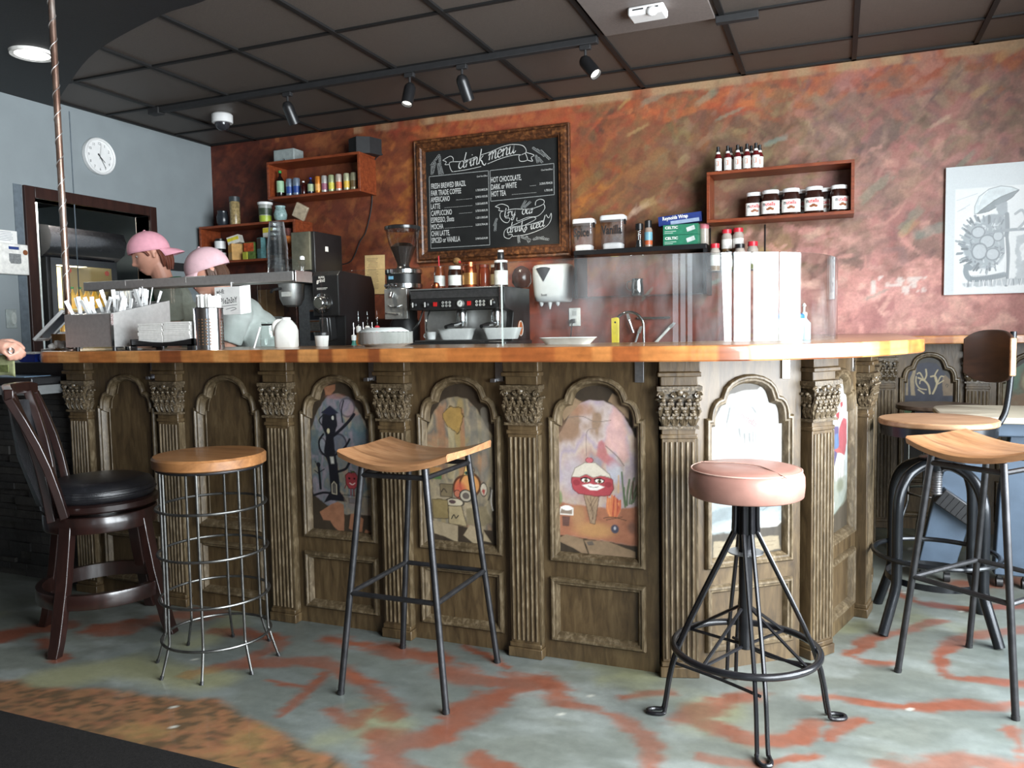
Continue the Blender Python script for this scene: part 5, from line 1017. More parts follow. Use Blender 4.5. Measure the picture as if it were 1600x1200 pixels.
for k in range(2):
    t = thing('deli_paper_box', ('green carton of deli paper at the bottom of the pair on the black shelf', 'green carton of deli paper on top of its twin, under the blue box')[k], 'box', (xa, 4.9, zs_+.064*k)); z_ = zs_+.064*k+.0005
    b = B(); b.b2((xa, 4.90, z_), (xb, 5.06, z_+.0625)); b.obj('carton', GRN, t, world=True, bevel=.001)
    b = B(); b.text('CELTIC', lambda a, c: (xa+.012+a, 4.8992, z_+.038+c), .022, 1.1, bold=.0008); b.b2((xa+.01, 4.899, z_+.022), (xa+.08, 4.8995, z_+.024)); b.b2((xa+.01, 4.899, z_+.012), (xa+.06, 4.8995, z_+.014)); b.obj('lettering', LBW, t, world=True, smooth=0)
    b = B(); b.box((xb-.045, 4.899, z_+.034), (.05, .002, .026), rot=(0, -.3, 0)); b.obj('picture', P('carton_picture', (196, 206, 200), .5, var=.3), t, world=True)
t = thing('foil_box', 'blue box of foil lying tilted on the green cartons', 'box', (xa-.03, 4.92, zs_+.13)); xw = xb-xa+.05
b = B(); R3 = Euler((0, -.07, 0)).to_matrix(); C3 = Vector((xa+xw/2-.035, 4.96, zs_+.163)); b.box(C3, (xw, .06, .058), rot=R3); b.obj('carton', P('blue_carton', (34, 54, 120), .45), t, world=True, bevel=.001)
b = B(); b.text('Reynolds Wrap', lambda a, c: C3+R3 @ Vector((-xw*.40+a, -.0306, .004+c)), .030, .82, bold=.0008); b.obj('lettering', LBW, t, world=True, smooth=0)
b = B(); b.box(C3+R3 @ Vector((.03, -.0303, -.017)), (xw*.66, .001, .022), rot=R3); b.obj('silver_panel', P('silver_print', (150, 166, 190), .4), t, world=True)
x = Yp(1098, 355, 4.97).x
lth('pink_jar', 'small pink-lidded jar squeezed at the end of the black shelf', 'jar', (x+.005, 4.99, zs_), [('jar', [(.026, 0), (.028, .004), (.028, .1)], SPG), ('lid', [(.03, .1), (.03, .13), (0, .133)], P('pink_lid', (196, 110, 120)))])
lth('milk_pitcher', 'small polished steel milk pitcher on the glass pane of the black shelf', 'pitcher', (Yp(996, 440, 4.95).x, 4.95, zs_-.2925), [('body', [(.038, 0), (.042, .006), (.042, .05), (.036, .09), (.040, .105), (.036, .104), (.034, .09)], CHROME)])
B().tube(smoothpts([(-.038, -.005, .09), (-.062, -.008, .085), (-.064, -.008, .05), (-.042, -.005, .03)], 5), .0045, 6).obj('handle', CHROME, bpy.data.objects['milk_pitcher'])
# ------------------------------------------------------------------ stools
STW = wood('oiled_stool_wood', srgb(120, 84, 56), srgb(150, 108, 74), srgb(174, 132, 94), (1.5, 9, 9), 4, .38, .06, .15)
STW2 = wood('warm_round_seat_wood', srgb(112, 74, 44), srgb(138, 94, 56), srgb(160, 114, 72), (1.2, 8, 8), 4, .4, .06, .2)
ESP = wood('espresso_stained_wood', (.009, .004, .0035), (.015, .006, .005), (.024, .009, .007), (4, 4, 1), 6, .28, .04, .4)
LEA = M('black_leather', (.012, .012, .014), .28, 0, .3, 60, .25, .5)
# saddle stools
def saddle(label, loc, rz):
    t = thing('saddle_stool', label, 'bar stool', loc, rz, 'wooden saddle stools')
    n = 16; top = []; bot = []
    for i in range(n+1):
        u = -1+2*i/n; x = u*.192; z = .742+.036*u*u
        def ed(v): return .185*(1-.10*u*u)*v
        top.append([(x, ed(v), z-.006*(1-abs(v))+(-.006 if abs(v) > .96 else 0)) for v in (-1, -.96, -.5, 0, .5, .96, 1)]); bot.append([(x, ed(v)*.97, z-.024) for v in (1, .5, 0, -.5, -1)])
    rows = [a+c+[a[0]] for a, c in zip(top, bot)]; b = B(); b.grid(rows); m = len(rows[0])-1
    b.add(rows[0][:-1], [list(range(m))]); b.add(rows[-1][:-1], [list(range(m))[::-1]]); b.obj('seat', STW, t, smooth=50, merge=1e-4)
    def leg(sx, sy, z): k = (z-.0)/.74; return Vector((sx*(.187-.077*k), sy*(.195-.045*k), z))
    for sx in (-1, 1):
        for sy in (-1, 1):
            b = B(); b.tube([leg(sx, sy, .004), leg(sx, sy, .728)], .0105, 10); l = b.obj('leg', IRON, t); B().cyl(leg(sx, sy, 0), leg(sx, sy, .012), .0118, n=10).obj('foot_cap', BLACK, l)
    for z, nm, rr in ((.325, 'footrest_bar', .0085), (.70, 'seat_rail', .0085)):
        C = [leg(-1, -1, z), leg(1, -1, z), leg(1, 1, z), leg(-1, 1, z)]
        for i in range(4): B().tube([C[i], C[(i+1) % 4]], rr, 8).obj(nm, IRON, t)
    return t
s1 = saddle('saddle-seat bar stool on thin dark rod legs in front of the orange jug painting', (-1.259, 2.25, 0), 0)
clone(s1, (.464, 2.856, 0), math.radians(-39), 'saddle-seat bar stool on thin dark rod legs in front of the screw-post stool')
# wire cage stool
t = thing('wire_stool', 'round wooden seat on a tall cage of thin steel rods and rings', 'bar stool', (-2.012, 2.135, 0))
B().lathe([(0, .695), (.180, .695), (.187, .700), (.188, .728), (.182, .735), (0, .736)], n=48).obj('seat', STW2, t)
b = B(); b.torus((0, 0, .690), .172, .005, 48); b.obj('seat_ring', IRON, t)
RODM = M('raw_steel_rod', (.11, .11, .105), .35, .9, .3, 30)
for z in (.557, .400, .243, .100): B().torus((0, 0, z), .181, .0048, 56).obj('ring', RODM, t)
for k in range(8):
    a = 2*PI*k/8+math.radians(28); c, s = math.cos(a), math.sin(a)
    b = B(); b.tube(smoothpts([(.172*c, .172*s, .69), (.172*c, .172*s, .4), (.174*c, .174*s, .14), (.178*c, .178*s, .10), (.206*c, .206*s, .006)], 3), .0045, 8); l = b.obj('rod', RODM, t)
    B().cyl((.2045*c, .2045*s, .012), (.2085*c, .2085*s, 0), .0062, n=8).obj('foot_cap', BLACK, l)
# leather-topped hairpin stool
PINK = M('worn_pink_leather', srgb(148, 108, 97), .36, 0, .14, 12, .12, .5)
t = thing('leather_stool', 'stool with thick pinkish-brown leather seat on black bent wire legs', 'bar stool', (-.238, 2.347, 0))
b = B(); b.lathe([(0, .655), (.150, .655), (.159, .660), (.162, .69), (.161, .715), (.152, .734), (.13, .741), (.06, .744), (0, .744)], n=56); st = b.obj('seat', PINK, t, smooth=60)
b = B(); b.torus((0, 0, .733), .1535, .0022, 56, 6); b.tube(smoothpts([(-.13, .02, .7435), (-.04, .005, .747), (.04, -.03, .747), (.10, -.10, .738), (.118, -.112, .731)], 5), .0018, 6); b.obj('seam', M('pale_seam', srgb(196, 160, 146), .5), st)
BI = M('black_enamel_iron', (.012, .012, .014), .22, .3, .2, 20)
b = B(); b.cyl((0, 0, .655), (0, 0, .545), .028); b.cyl((0, 0, .545), (0, 0, .205), .0195); b.obj('post', BI, t)
B().lathe([(0, .488), (.05, .488), (.05, .491), (0, .491)]).obj('plate', STEELD, t)
B().torus((0, 0, .206), .205, .0105, 56, 10).obj('footrest_ring', BI, t)
for k in range(4):
    a = math.radians(16.5+90*k); e = Vector((math.cos(a), math.sin(a), 0)); n = Vector((-e.y, e.x, 0)); h = .0065
    pts = [e*.031+n*h*1.6+Vector((0, 0, .65)), e*.033+n*h*1.6+Vector((0, 0, .555)), e*.046+n*h*1.8+Vector((0, 0, .52)), e*.193+n*.013+Vector((0, 0, .206)), e*.232+n*.014+Vector((0, 0, .03)), e*.238+n*.016+Vector((0, 0, .0085)), e*.262+n*.017+Vector((0, 0, .0065)), e*.281+n*.009+Vector((0, 0, .0065))]
    q = [p-n*(2*p.dot(n)) for p in pts][::-1]
    B().tube(smoothpts(pts+q, 4), .0062, 8).obj('leg', BI, t)
for k in range(4):
    a = math.radians(61.5+90*k); c, s = math.cos(a), math.sin(a)
    B().tube([(.02*c, .02*s, .325), (.2*c, .2*s, .206)], .005, 6).obj('brace', BI, t)
    B().tube([(.02*c, .02*s, .212), (.2*c, .2*s, .204)], .005, 6).obj('brace', BI, t)
    a2 = a+PI/2; e0 = Vector((math.cos(math.radians(16.5+90*k)), math.sin(math.radians(16.5+90*k)), 0)); e1 = Vector((-e0.y, e0.x, 0))
    if k % 2 == 0: B().tube(smoothpts([e0*.205+Vector((0, 0, .155)), (e0+e1)*.085+Vector((0, 0, .145)), e1*.205+Vector((0, 0, .155))], 4), .005, 6).obj('brace', BI, t)
# swivel stool of dark stained wood
cx0, cy0 = -2.64, 2.215
t = thing('swivel_stool', 'dark stained wooden swivel stool with black leather seat and back', 'bar stool', (cx0, cy0, 0))
b = B(); b.lathe([(0, .53), (.185, .53), (.196, .545), (.197, .565), (.185, .592), (.15, .605), (.08, .612), (0, .614)], n=48); cu = b.obj('seat_cushion', LEA, t, smooth=60)
b = B(); b.torus((0, 0, .556), .1975, .004, 48, 6); b.torus((0, 0, .574), .1945, .0035, 48, 6); b.obj('piping', LEA, cu)
b = B(); b.lathe([(.10, .498), (.198, .498), (.206, .505), (.207, .524), (.196, .531), (.10, .531)], n=48); b.obj('seat_rim', ESP, t)
b = B(); b.lathe([(.09, .485), (.10, .485), (.10, .5), (.09, .5)], n=32); b.obj('swivel_plate', STEELD, t)
b = B(); b.lathe([(.165, .425), (.198, .425), (.200, .43), (.200, .482), (.197, .486), (.05, .486), (.05, .47), (.165, .47)], n=48); b.obj('apron', ESP, t)
for k in range(4):
    a = math.radians(-78+90*k); e = Vector((math.cos(a), math.sin(a), 0)); n = Vector((-e.y, e.x, 0)); rows = []
    for z, r_, w_ in ((.48, .178, .048), (.40, .190, .048), (.25, .215, .046), (.12, .245, .044), (.05, .262, .042), (0, .280, .040)):
        rows.append([e*(r_+sx*.017)+n*(sy*w_/2)+Vector((0, 0, z)) for sx, sy in ((-1, -1), (1, -1), (1, 1), (-1, 1), (-1, -1))])
    b = B(); b.grid(rows); b.add(rows[0][:4], [[0, 1, 2, 3]]); b.add(rows[-1][:4], [[3, 2, 1, 0]]); b.obj('leg', ESP, t, smooth=30, merge=1e-5, bevel=.003)
b = B(); b.lathe([(.212, .155), (.234, .155), (.236, .16), (.236, .205), (.234, .21), (.212, .21), (.212, .155)], n=56); b.obj('foot_ring', ESP, t)
PA, PB, PC, PD = [(Vector(p)-Vector((cx0, cy0, 0)), Vector(q)-Vector((cx0, cy0, 0))) for p, q in (((-2.80, 2.21, .50), (-2.935, 2.185, .935)), ((-2.745, 2.105, .48), (-2.875, 2.115, .945)), ((-2.62, 1.99, .48), (-2.735, 1.945, .945)), ((-2.545, 1.985, .50), (-2.66, 1.885, .935)))]
rd = (PD[1]-PA[1]).normalized()
def slab_(b, p, q, w_, th, ax):
    d = (q-p).normalized(); n = d.cross(ax).normalized(); rows = []
    for t_ in np.linspace(0, 1, 6):
        c = p+(q-p)*t_+n*(.018*math.sin(PI*t_)); rows.append([c+ax*(sx*w_/2)+n*(sy*th/2) for sx, sy in ((-1, -1), (1, -1), (1, 1), (-1, 1), (-1, -1))])
    b.grid(rows); b.add(rows[0][:4], [[0, 1, 2, 3]]); b.add(rows[-1][:4], [[3, 2, 1, 0]])
for (p, q) in (PA, PB, PC, PD):
    b = B(); slab_(b, p, q, .036, .028, rd); b.obj('back_post', ESP, t, smooth=30, merge=1e-5, bevel=.003)
b = B(); out_ = Vector((-.75, -.62, 0)); C = smoothpts([PA[1]+Vector((0, 0, .01)), PB[1]+out_*.012+Vector((0, 0, .012)), (PB[1]+PC[1])/2+out_*.03+Vector((0, 0, .012)), PC[1]+out_*.012+Vector((0, 0, .012)), PD[1]+Vector((0, 0, .01))], 5)
rows = [[c+out_*(sx*.016)+Vector((0, 0, sz*.022)) for sx, sz in ((-1, -1), (1, -1), (1, 1), (-1, 1), (-1, -1))] for c in C]; b.grid(rows); b.add(rows[0][:4], [[0, 1, 2, 3]]); b.add(rows[-1][:4], [[3, 2, 1, 0]]); b.obj('top_rail', ESP, t, smooth=30, merge=1e-5, bevel=.004)
b = B(); rows = []
for s_ in np.linspace(0, 1, 9):
    lo = PB[0]+(PC[0]-PB[0])*s_; hi = PB[1]+(PC[1]-PB[1])*s_; bl = out_*(.03*math.sin(PI*s_)); row = []
    for tt, off in ((.12, .010), (.5, .016), (.93, .010), (.93, -.012), (.5, -.016), (.12, -.012), (.12, .010)): row.append(lo+(hi-lo)*tt+bl+out_*(off+.018*math.sin(PI*tt)))
    rows.append(row)
b.grid(rows); b.add(rows[0][:-1], [list(range(6))]); b.add(rows[-1][:-1], [list(range(6))[::-1]]); b.obj('back_pad', LEA, t, smooth=60, merge=1e-5)
# screw-post stool with back, by the window side
TUB = M('black_steel_tube', (.016, .018, .021), .26, .5, .2, 20)
OLDW = wood('scuffed_seat_wood', srgb(118, 86, 62), srgb(150, 114, 84), srgb(176, 142, 112), (1.4, 9, 9), 4, .4, .1)
t = thing('screw_stool', 'round wooden stool with threaded post, bent black tube legs and curved back', 'bar stool', (.352, 3.325, 0))
B().lathe([(0, .765), (.198, .765), (.202, .769), (.202, .782), (.198, .786), (0, .787)], n=48).obj('seat', OLDW, t)
B().lathe([(.17, .728), (.196, .728), (.198, .764), (0, .764), (0, .745), (.17, .745)], n=48).obj('seat_band', TUB, t)
b = B(); b.cyl((0, 0, .76), (0, 0, .62), .020); b.lathe([(.02, .632), (.06, .636), (.062, .642), (.02, .65)]); b.obj('post', TUB, t)
b = B(); b.lathe([(.017+.0035*(i % 2), .50+.0045*i) for i in range(29)], n=16); b.obj('screw', STEELD, t)
b = B(); b.lathe([(.02, .585), (.034, .592), (.034, .618), (.02, .626)]); b.obj('hub', TUB, t)
for k in range(4):
    a = math.radians(45+90*k); c, s = math.cos(a), math.sin(a)
    B().tube(smoothpts([(r_*c, r_*s, z) for r_, z in ((.02, .612), (.08, .612), (.15, .578), (.188, .51), (.196, .42), (.196, .22), (.202, .165), (.225, .10), (.262, .004))], 5), .0185, 12).obj('leg', TUB, t)
B().torus((0, 0, .275), .212, .0095, 56, 8).obj('footrest_ring', TUB, t)
b = B(); b.lathe([(.166, .175), (.170, .175), (.170, .198), (.166, .198), (.166, .175)], n=48); b.obj('lower_band', TUB, t)
th0 = math.radians(22); e = Vector((math.cos(th0), math.sin(th0), 0)); n = Vector((-e.y, e.x, 0))
B().tube(smoothpts([e*.08+Vector((0, 0, .735)), e*.20+Vector((0, 0, .745)), e*.245+Vector((0, 0, .79)), e*.262+Vector((0, 0, .87)), e*.272+Vector((0, 0, 1.0)), e*.275+Vector((0, 0, 1.105))], 5), .011, 10).obj('back_tube', TUB, t)
b = B(); rows = []
for a in np.linspace(-9, 42, 13):
    aa = th0+math.radians(a); d = Vector((math.cos(aa), math.sin(aa), 0)); k = abs(a-16)/26; zz0 = .912+.035*k**3; zz1 = 1.112-.035*k**3
    rows.append([d*.243+Vector((0, 0, zz0)), d*.246+Vector((0, 0, zz1)), d*.259+Vector((0, 0, zz1)), d*.256+Vector((0, 0, zz0)), d*.243+Vector((0, 0, zz0))])
b.grid(rows); b.add(rows[0][:4], [[0, 1, 2, 3]]); b.add(rows[-1][:4], [[3, 2, 1, 0]]); bk_ = b.obj('backrest', wood('shaded_plywood', srgb(30, 19, 15), srgb(44, 28, 21), srgb(60, 40, 30), (2, 2, 8), 4, .4), t, smooth=30, merge=1e-5, bevel=.003)  # board coloured dark to carry the shade on its inner face
b = B(); d = Vector((math.cos(th0-math.radians(9)), math.sin(th0-math.radians(9)), 0)); n2 = Vector((d.y, -d.x, 0)); b.box(d*.251+n2*.004+Vector((0, 0, 1.012)), (.022, .012, .14), rz=math.atan2(d.y, d.x)); b.obj('end_grip', OLDW, bk_, bevel=.004, label='pale bare wooden end of the back')
# chrome stool and steel table further back
t = thing('chrome_stool', 'dark round-topped stool on thin kinked chrome legs by the wainscot', 'bar stool', (.475, 4.47, 0))
B().lathe([(0, .712), (.19, .712), (.194, .718), (.192, .734), (0, .736)], n=40).obj('seat', wood('dark_table_wood', srgb(62, 48, 40), srgb(90, 72, 60), srgb(112, 94, 80), (2, 8, 8), 4, .35), t)
for k in range(4):
    a = math.radians(20+90*k); c, s = math.cos(a), math.sin(a)
    B().tube(smoothpts([(r_*c, r_*s, z) for r_, z in ((.05, .71), (.12, .70), (.14, .62), (.14, .30), (.15, .22), (.20, .08), (.21, .0))], 4), .007, 8).obj('leg', CHROME, t)
B().torus((0, 0, .29), .150, .006, 40, 8).obj('footrest_ring', CHROME, t)
BG = M('blue_grey_sheet_steel', srgb(74, 88, 104), .38, .35, .15, 12)
t = thing('steel_table', 'cream-topped table on splayed blue-grey sheet steel legs by the wainscot', 'table', (.80, 3.95, 0))
b = B(); rbox(b, .78, .56, [(.98, .732), (1, .736), (1, .752), (.985, .757), (.2, .758)], 40, 5); b.obj('tabletop', M('cream_laminate', srgb(196, 188, 168), .4, 0, .06, 10), t, smooth=40)
b = B(); b.box((0, 0, .702), (.66, .44, .058)); b.obj('apron', BG, t, bevel=.006)
b = B()
for x in (-.2, 0, .2): b.cyl((x, -.219, .705), (x, -.224, .705), .008, n=12)
b.obj('bolt', CHROME, t)
def sleg(x0, x1, lab=None):
    b = B(); rows = [[(x0-.07, -.06, .69), (x0+.075, -.06, .69), (x0+.075, .0, .69), (x0-.07, .0, .69)], [((x0+x1)/2-.085, -.07, .40), ((x0+x1)/2+.08, -.07, .40), ((x0+x1)/2+.08, 0, .40), ((x0+x1)/2-.085, 0, .40)], [(x1-.075, -.08, .06), (x1+.07, -.08, .06), (x1+.07, -.01, .06), (x1-.075, -.01, .06)]]
    rows = [r_+[r_[0]] for r_ in rows]; b.grid(rows); b.add(rows[0][:4], [[0, 1, 2, 3]]); b.add(rows[-1][:4], [[3, 2, 1, 0]]); l = b.obj('leg', BG, t, smooth=20, merge=1e-5, bevel=.005)
    for dx in (-.05, .045):
        b = B(); b.cyl((x1+dx-.012, -.045, .022), (x1+dx+.012, -.045, .022), .022, n=16); b.b2((x1+dx-.008, -.055, .03), (x1+dx+.008, -.035, .062)); b.obj('caster', BLACK, l)
    return l
sleg(-.23, -.385); sleg(-.04, -.09); sleg(.28, .34)
b = B(); R3 = Euler((0, .62, 0)).to_matrix()
b.box((-.30, -.10, .34), (.20, .07, .075), rot=R3); w0 = b.obj('ribbed_bracket', BLACK, t, bevel=.004)
for i in range(7):
    b = B(); c = Vector((-.30, -.136, .34))+R3 @ Vector((-.075+.025*i, 0, .0)); b.box(c, (.007, .006, .06), rot=R3); b.obj('rib', BLACK, w0)
# ------------------------------------------------------------------ machines on the back counter
x0, x1, yf, yb = -2.495, -1.850, 4.42, 4.84
t = thing('espresso_machine', 'wide black and steel two-group espresso machine on the back counter', 'espresso machine', (x0, yf, CT))
DKM = M('charcoal_steel', (.07, .07, .072), .32, .7, .15, 40)
b = B(); b.b2((x0, yf+.02, 1.28), (x1-.03, yb, 1.405)); b.b2((x0+.02, yf+.16, CT+.1), (x1-.05, yb, 1.28)); b.obj('body', DKM, t, world=True, bevel=.006)
b = B(); b.prism([(yf-.005, 1.283), (yf+.03, 1.283), (yf+.03, 1.345), (yf+.01, 1.345)], x0+.004, x1-.04, lambda a, c, h: (h, a, c)); fp = b.obj('control_panel', DKM, t, world=True, smooth=0)
b = B(); b.b2((x0, yf+.012, 1.35), (x1-.04, yf+.022, 1.40)); b.obj('top_fascia', STEELD, t, world=True, bevel=.002)
b = B(); b.b2((x0-.004, yf, 1.403), (x1-.02, yb, 1.412)); b.obj('cup_tray', STEEL, t, world=True, bevel=.002)
b = B(); b.prism([(yf+.02, 1.28), (yf-.0, 1.30), (yf+.0, 1.41), (yb, 1.41), (yb, CT+.02), (yf+.14, CT+.02), (yf+.11, 1.15), (yf+.14, 1.26)], x1-.04, x1+.005, lambda a, c, h: (h, a, c)); b.obj('side_panel', BLACK, t, world=True, bevel=.003)
b = B(); b.lathe([(0, 0), (.040, 0), (.040, .004), (.034, .004), (0, .004)], (x1+.005, yf+.245, 1.155), n=32, rot=(0, PI/2, 0), sx=1.25); o = b.obj('badge', M('orange_badge', srgb(196, 104, 50), .5), t, world=True, label='round orange badge'); B().tube([(x1+.0095, yf+.245+.036*math.cos(a), 1.155+.046*math.sin(a)) for a in np.linspace(0, 2*PI, 33)[:-1]], .003, 5, closed=True).obj('badge_rim', LBW, o, world=True)
px_ = lambda p: Yp(p, 470, yf).x
for p in (648, 667, 770):
    b = B(); b.lathe([(.014, 0), (.022, .004), (.022, .014), (.014, .022), (0, .024)], (px_(p), yf-.002, 1.312), n=20, rot=(PI/2, 0, 0)); o = b.obj('knob', BLACK, t, world=True); B().box((px_(p), yf-.028, 1.312), (.006, .006, .03)).obj('knob_mark', LBW, o, world=True)
for p in (680, 733): B().box((px_(p), yf-.002, 1.313), (.022, .012, .026)).obj('red_switch', M('red_switch_plastic', (.7, .02, .02), .3), t, world=True, label='red switch')
for p in (699, 752):
    b = B(); b.box((px_(p), yf-.002, 1.312), (.088, .01, .042)); o = b.obj('display', BLACK, t, world=True); 
    for i in range(2):
        for j in range(3):
            b = B(); b.torus((px_(p)-.028+.024*j, yf-.0085, 1.302+.02*i), .006, .0016, 14, 5, rot=(PI/2, 0, 0)); b.obj('button_ring', LBW, o, world=True)
b = B(); b.lathe([(0, 0), (.023, 0), (.023, .008), (0, .009)], (px_(720), yf-.002, 1.313), n=24, rot=(PI/2, 0, 0)); o = b.obj('gauge', LBW, t, world=True); b = B(); b.torus((px_(720), yf-.010, 1.313), .022, .003, 24, 6, rot=(PI/2, 0, 0)); b.box((px_(720), yf-.0125, 1.317), (.003, .002, .018), rot=(0, .6, 0)); b.obj('gauge_rim', STEELD, o, world=True)
for p in (710, 765):
    X0 = px_(p); b = B(); b.lathe([(.034, 0), (.036, .05), (.030, .075)], (X0, yf+.10, 1.205), n=24); g = b.obj('group_head', CHROME, t, world=True)
    b = B(); b.lathe([(.033, 0), (.035, .03)], (X0, yf+.10, 1.175), n=24); b.tube([(X0, yf+.07, 1.19), (X0-.01, yf-.02, 1.18)], [.011, .013], 10); b.cyl((X0, yf+.1, 1.175), (X0, yf+.1, 1.155), .012, .006); b.obj('portafilter', CHROME, g, world=True); B().tube([(X0-.01, yf-.02, 1.18), (X0-.018, yf-.09, 1.17)], [.015, .012], 10).obj('portafilter_handle', BLACK, g, world=True)
b = B(); b.tube(smoothpts([(x0+.06, yf+.06, 1.28), (x0+.05, yf+.02, 1.20), (x0+.015, yf+.0, 1.15), (x0+.012, yf-.005, 1.12)], 5), .005, 8); b.obj('steam_wand', CHROME, t, world=True)
b = B(); b.tube(smoothpts([(x0+.11, yf+.06, 1.28), (x0+.10, yf+.03, 1.2), (x0+.10, yf+.04, 1.12)], 5), .005, 8); b.obj('steam_wand', CHROME, t, world=True)
b = B(); b.b2((x0+.02, yf+.155, 1.06), (x1-.05, yf+.162, 1.275)); b.obj('splash_back', STEEL, t, world=True)
b = B(); b.b2((x0+.01, yf-.03, CT), (x1+.02, yb, CT+.182)); b.obj('base', DKM, t, world=True, bevel=.01); b = B(); b.b2((x0+.04, yf-.02, CT+.183), (x1-.06, yf+.15, CT+.190)); b.obj('drip_grid', STEELD, t, world=True)
zt_ = CT+.191
for i, (p, L) in enumerate(((714, .30), (774, .30))):
    boat('food_boat', ('white cardboard food boat under the group head nearer the grinder', 'white cardboard food boat under the group head nearer the orange badge')[i], (px_(p+(6 if i else -6)), yf+.04, zt_+.0005), .235, .09, .066, .0)
for i, p in enumerate((669, 684)):
    tt = lth('espresso_cup', ('white espresso cup on the drip grid below the steam wand', 'small white cup beside the food boat')[i], 'cup', (px_(p), yf+.03+.06*i, zt_+.0008), [('cup', [(.022, 0), (.027, .004), (.034, .05), (.032, .05), (.025, .006)], WHITE)], rz=PI); B().torus((.038, 0, .027), .014, .004, 16, 6, rot=(PI/2, 0, 0)).obj('handle', WHITE, tt)
Z0 = 1.4125; pq = lambda p: Yp(p, 440, 4.60).x
CA = P('caramel_sauce', (126, 62, 32), .2); CO = M('copper', srgb(170, 88, 56), .25, .9, .15)
def tjar(nm, lb, cat, p, y, h, r, body, lidm, lab=None, lidh=.02, lidr=None):
    lr = lidr or r*.92; parts = [('jar', [(r*.94, 0), (r, .006), (r, h*.72), (r*.86, h*.84), (r*.84, h-lidh)], body), ('lid', [(lr, h-lidh), (lr, h-.003), (0, h)], lidm)]
    if lab: parts.append(('label', [(r*1.02, h*.14), (r*1.02, h*.58)], lab))
    return lth(nm, lb, cat, (Yp(p, 440, y).x, y, Z0), parts)
tjar('syrup_jar', 'jar of brown syrup with a red straw standing in it, on the espresso machine', 'jar', 687, 4.58, .15, .036, CA, CA, LBW, .005)
o = bpy.data.objects['syrup_jar']; B().tube([(0, .0, .1), (-.004, 0, .215)], .004, 8).obj('straw', M('red_straw', srgb(216, 60, 70), .4), o)
tjar('spread_jar', 'jar of chocolate spread with white lid on the espresso machine', 'jar', 711, 4.56, .145, .043, CH, WHITE, LBW, .024)
lth('lemon_pot', 'small glazed pot at the front of the syrup jar on the machine', 'pot', (pq(692), 4.50, Z0), [('pot', [(.018, 0), (.026, .015), (.022, .035), (.012, .042)], CO)])
tjar('copper_canister', 'banded tall copper canister on the middle of the espresso machine', 'canister', 734, 4.58, .165, .046, CO, CO, M('gold_band', srgb(206, 150, 90), .3, .8), .03)
tjar('amber_jar', 'amber glass jar beside the copper canister', 'jar', 757, 4.62, .15, .036, M('amber_glass', srgb(120, 52, 32), .15), P('amber_lid', (130, 60, 44)), None, .02)
tjar('cream_jar', 'small jar with cream label and white lid behind the dark syrup bottle', 'jar', 774, 4.66, .15, .030, P('mocha_sauce', (96, 60, 44), .2), WHITE, P('cream_label', (206, 190, 150)), .02)
lth('chocolate_bottle', 'dark sauce bottle with black pump cap and white label on the machine', 'bottle', (pq(787), 4.56, Z0), [('bottle', [(.038, 0), (.042, .005), (.042, .135), (.036, .15)], CH), ('collar', [(.042, .148), (.042, .162), (.02, .166)], WHITE), ('neck', [(.019, .166), (.021, .17), (.021, .21), (.019, .213)], BLACK), ('cap', [(.018, .212), (.018, .226), (0, .228)], WHITE), ('label', [(.0427, .012), (.0427, .1)], LBW)])
lth('brown_kettle', 'round brown glazed jug at the end of the espresso machine', 'jug', (pq(806), 4.70, Z0), [('jug', [(.04, 0), (.062, .03), (.062, .08), (.045, .115), (.03, .125), (.01, .135), (0, .135)], P('brown_glaze', (70, 46, 40), .25))])
t = thing('dried_flower', 'dried brown flower head on a stalk behind the spread jar', 'dried flower', (pq(703), 4.68, Z0)); B().tube([(0, 0, 0), (.01, 0, .17)], .003, 6).obj('stalk', P('dry_stalk', (90, 66, 40)), t); b = B(); b.ball((.012, 0, .185), (.028, .024, .024), 14, 10); b.obj('flower_head', P('dry_flower', (130, 96, 56), .9, var=.4, scale=80), t); B().ball((.036, -.008, .178), (.009, .008, .008), 8, 6).obj('berry', REDL, t)
lth('brown_sleeve', 'short stack of pale cup sleeves behind the syrup jar', 'cup sleeves', (pq(678), 4.66, Z0), [('stack', [(.020, 0), (.026, .1), (.024, .1)], P('pale_card', (190, 176, 150)))])
# grinder with hopper
gx = (-2.79-2.55)/2
t = thing('espresso_grinder', 'espresso grinder with a clear cone hopper of dark beans', 'coffee grinder', (gx, 4.66, CT))
B().lathe([(.10, .02), (.10, .30), (.085, .33), (.085, .55)], n=28).obj('column', BLACK, t); b = B(); b.b2((-.11, -.14, 0), (.11, .12, .03)); b.obj('base', BLACK, t, bevel=.008)
B().lathe([(.118, .625), (.124, .632), (.124, .655), (.115, .66), (.05, .665)], n=36).obj('upper_collar', CHROME, t); B().lathe([(.115, .565), (.115, .63)], n=36).obj('display_band', BLACK, t); B().lathe([(.112, .528), (.124, .535), (.124, .562), (.112, .567)], n=36).obj('lower_collar', CHROME, t)
b = B(); b.box((-.03, -.112, .60), (.035, .01, .02)); b.obj('screen', M('blue_screen', srgb(120, 176, 210), .3), t)
b = B(); b.box((0, -.10, .43), (.17, .03, .20)); b.obj('dosing_plate', STEEL, t, bevel=.004); b = B(); b.cyl((-.02, -.12, .50), (-.02, -.14, .47), .014); b.tube(smoothpts([(-.05, -.12, .42), (0, -.15, .405), (.05, -.12, .42)], 4), .005, 6); b.tube([(-.07, -.13, .37), (.03, -.13, .36)], .005, 6); b.obj('fork', CHROME, t)
for k in (-1, 0, 1): B().lathe([(.010, 0), (.012, .012), (0, .014)], (.03*k-.03, -.123, .548), n=14, rot=(PI/2, 0, 0)).obj('button', CHROME, t)
hop = [(.040, .67), (.045, .70), (.095, .83), (.112, .92)]
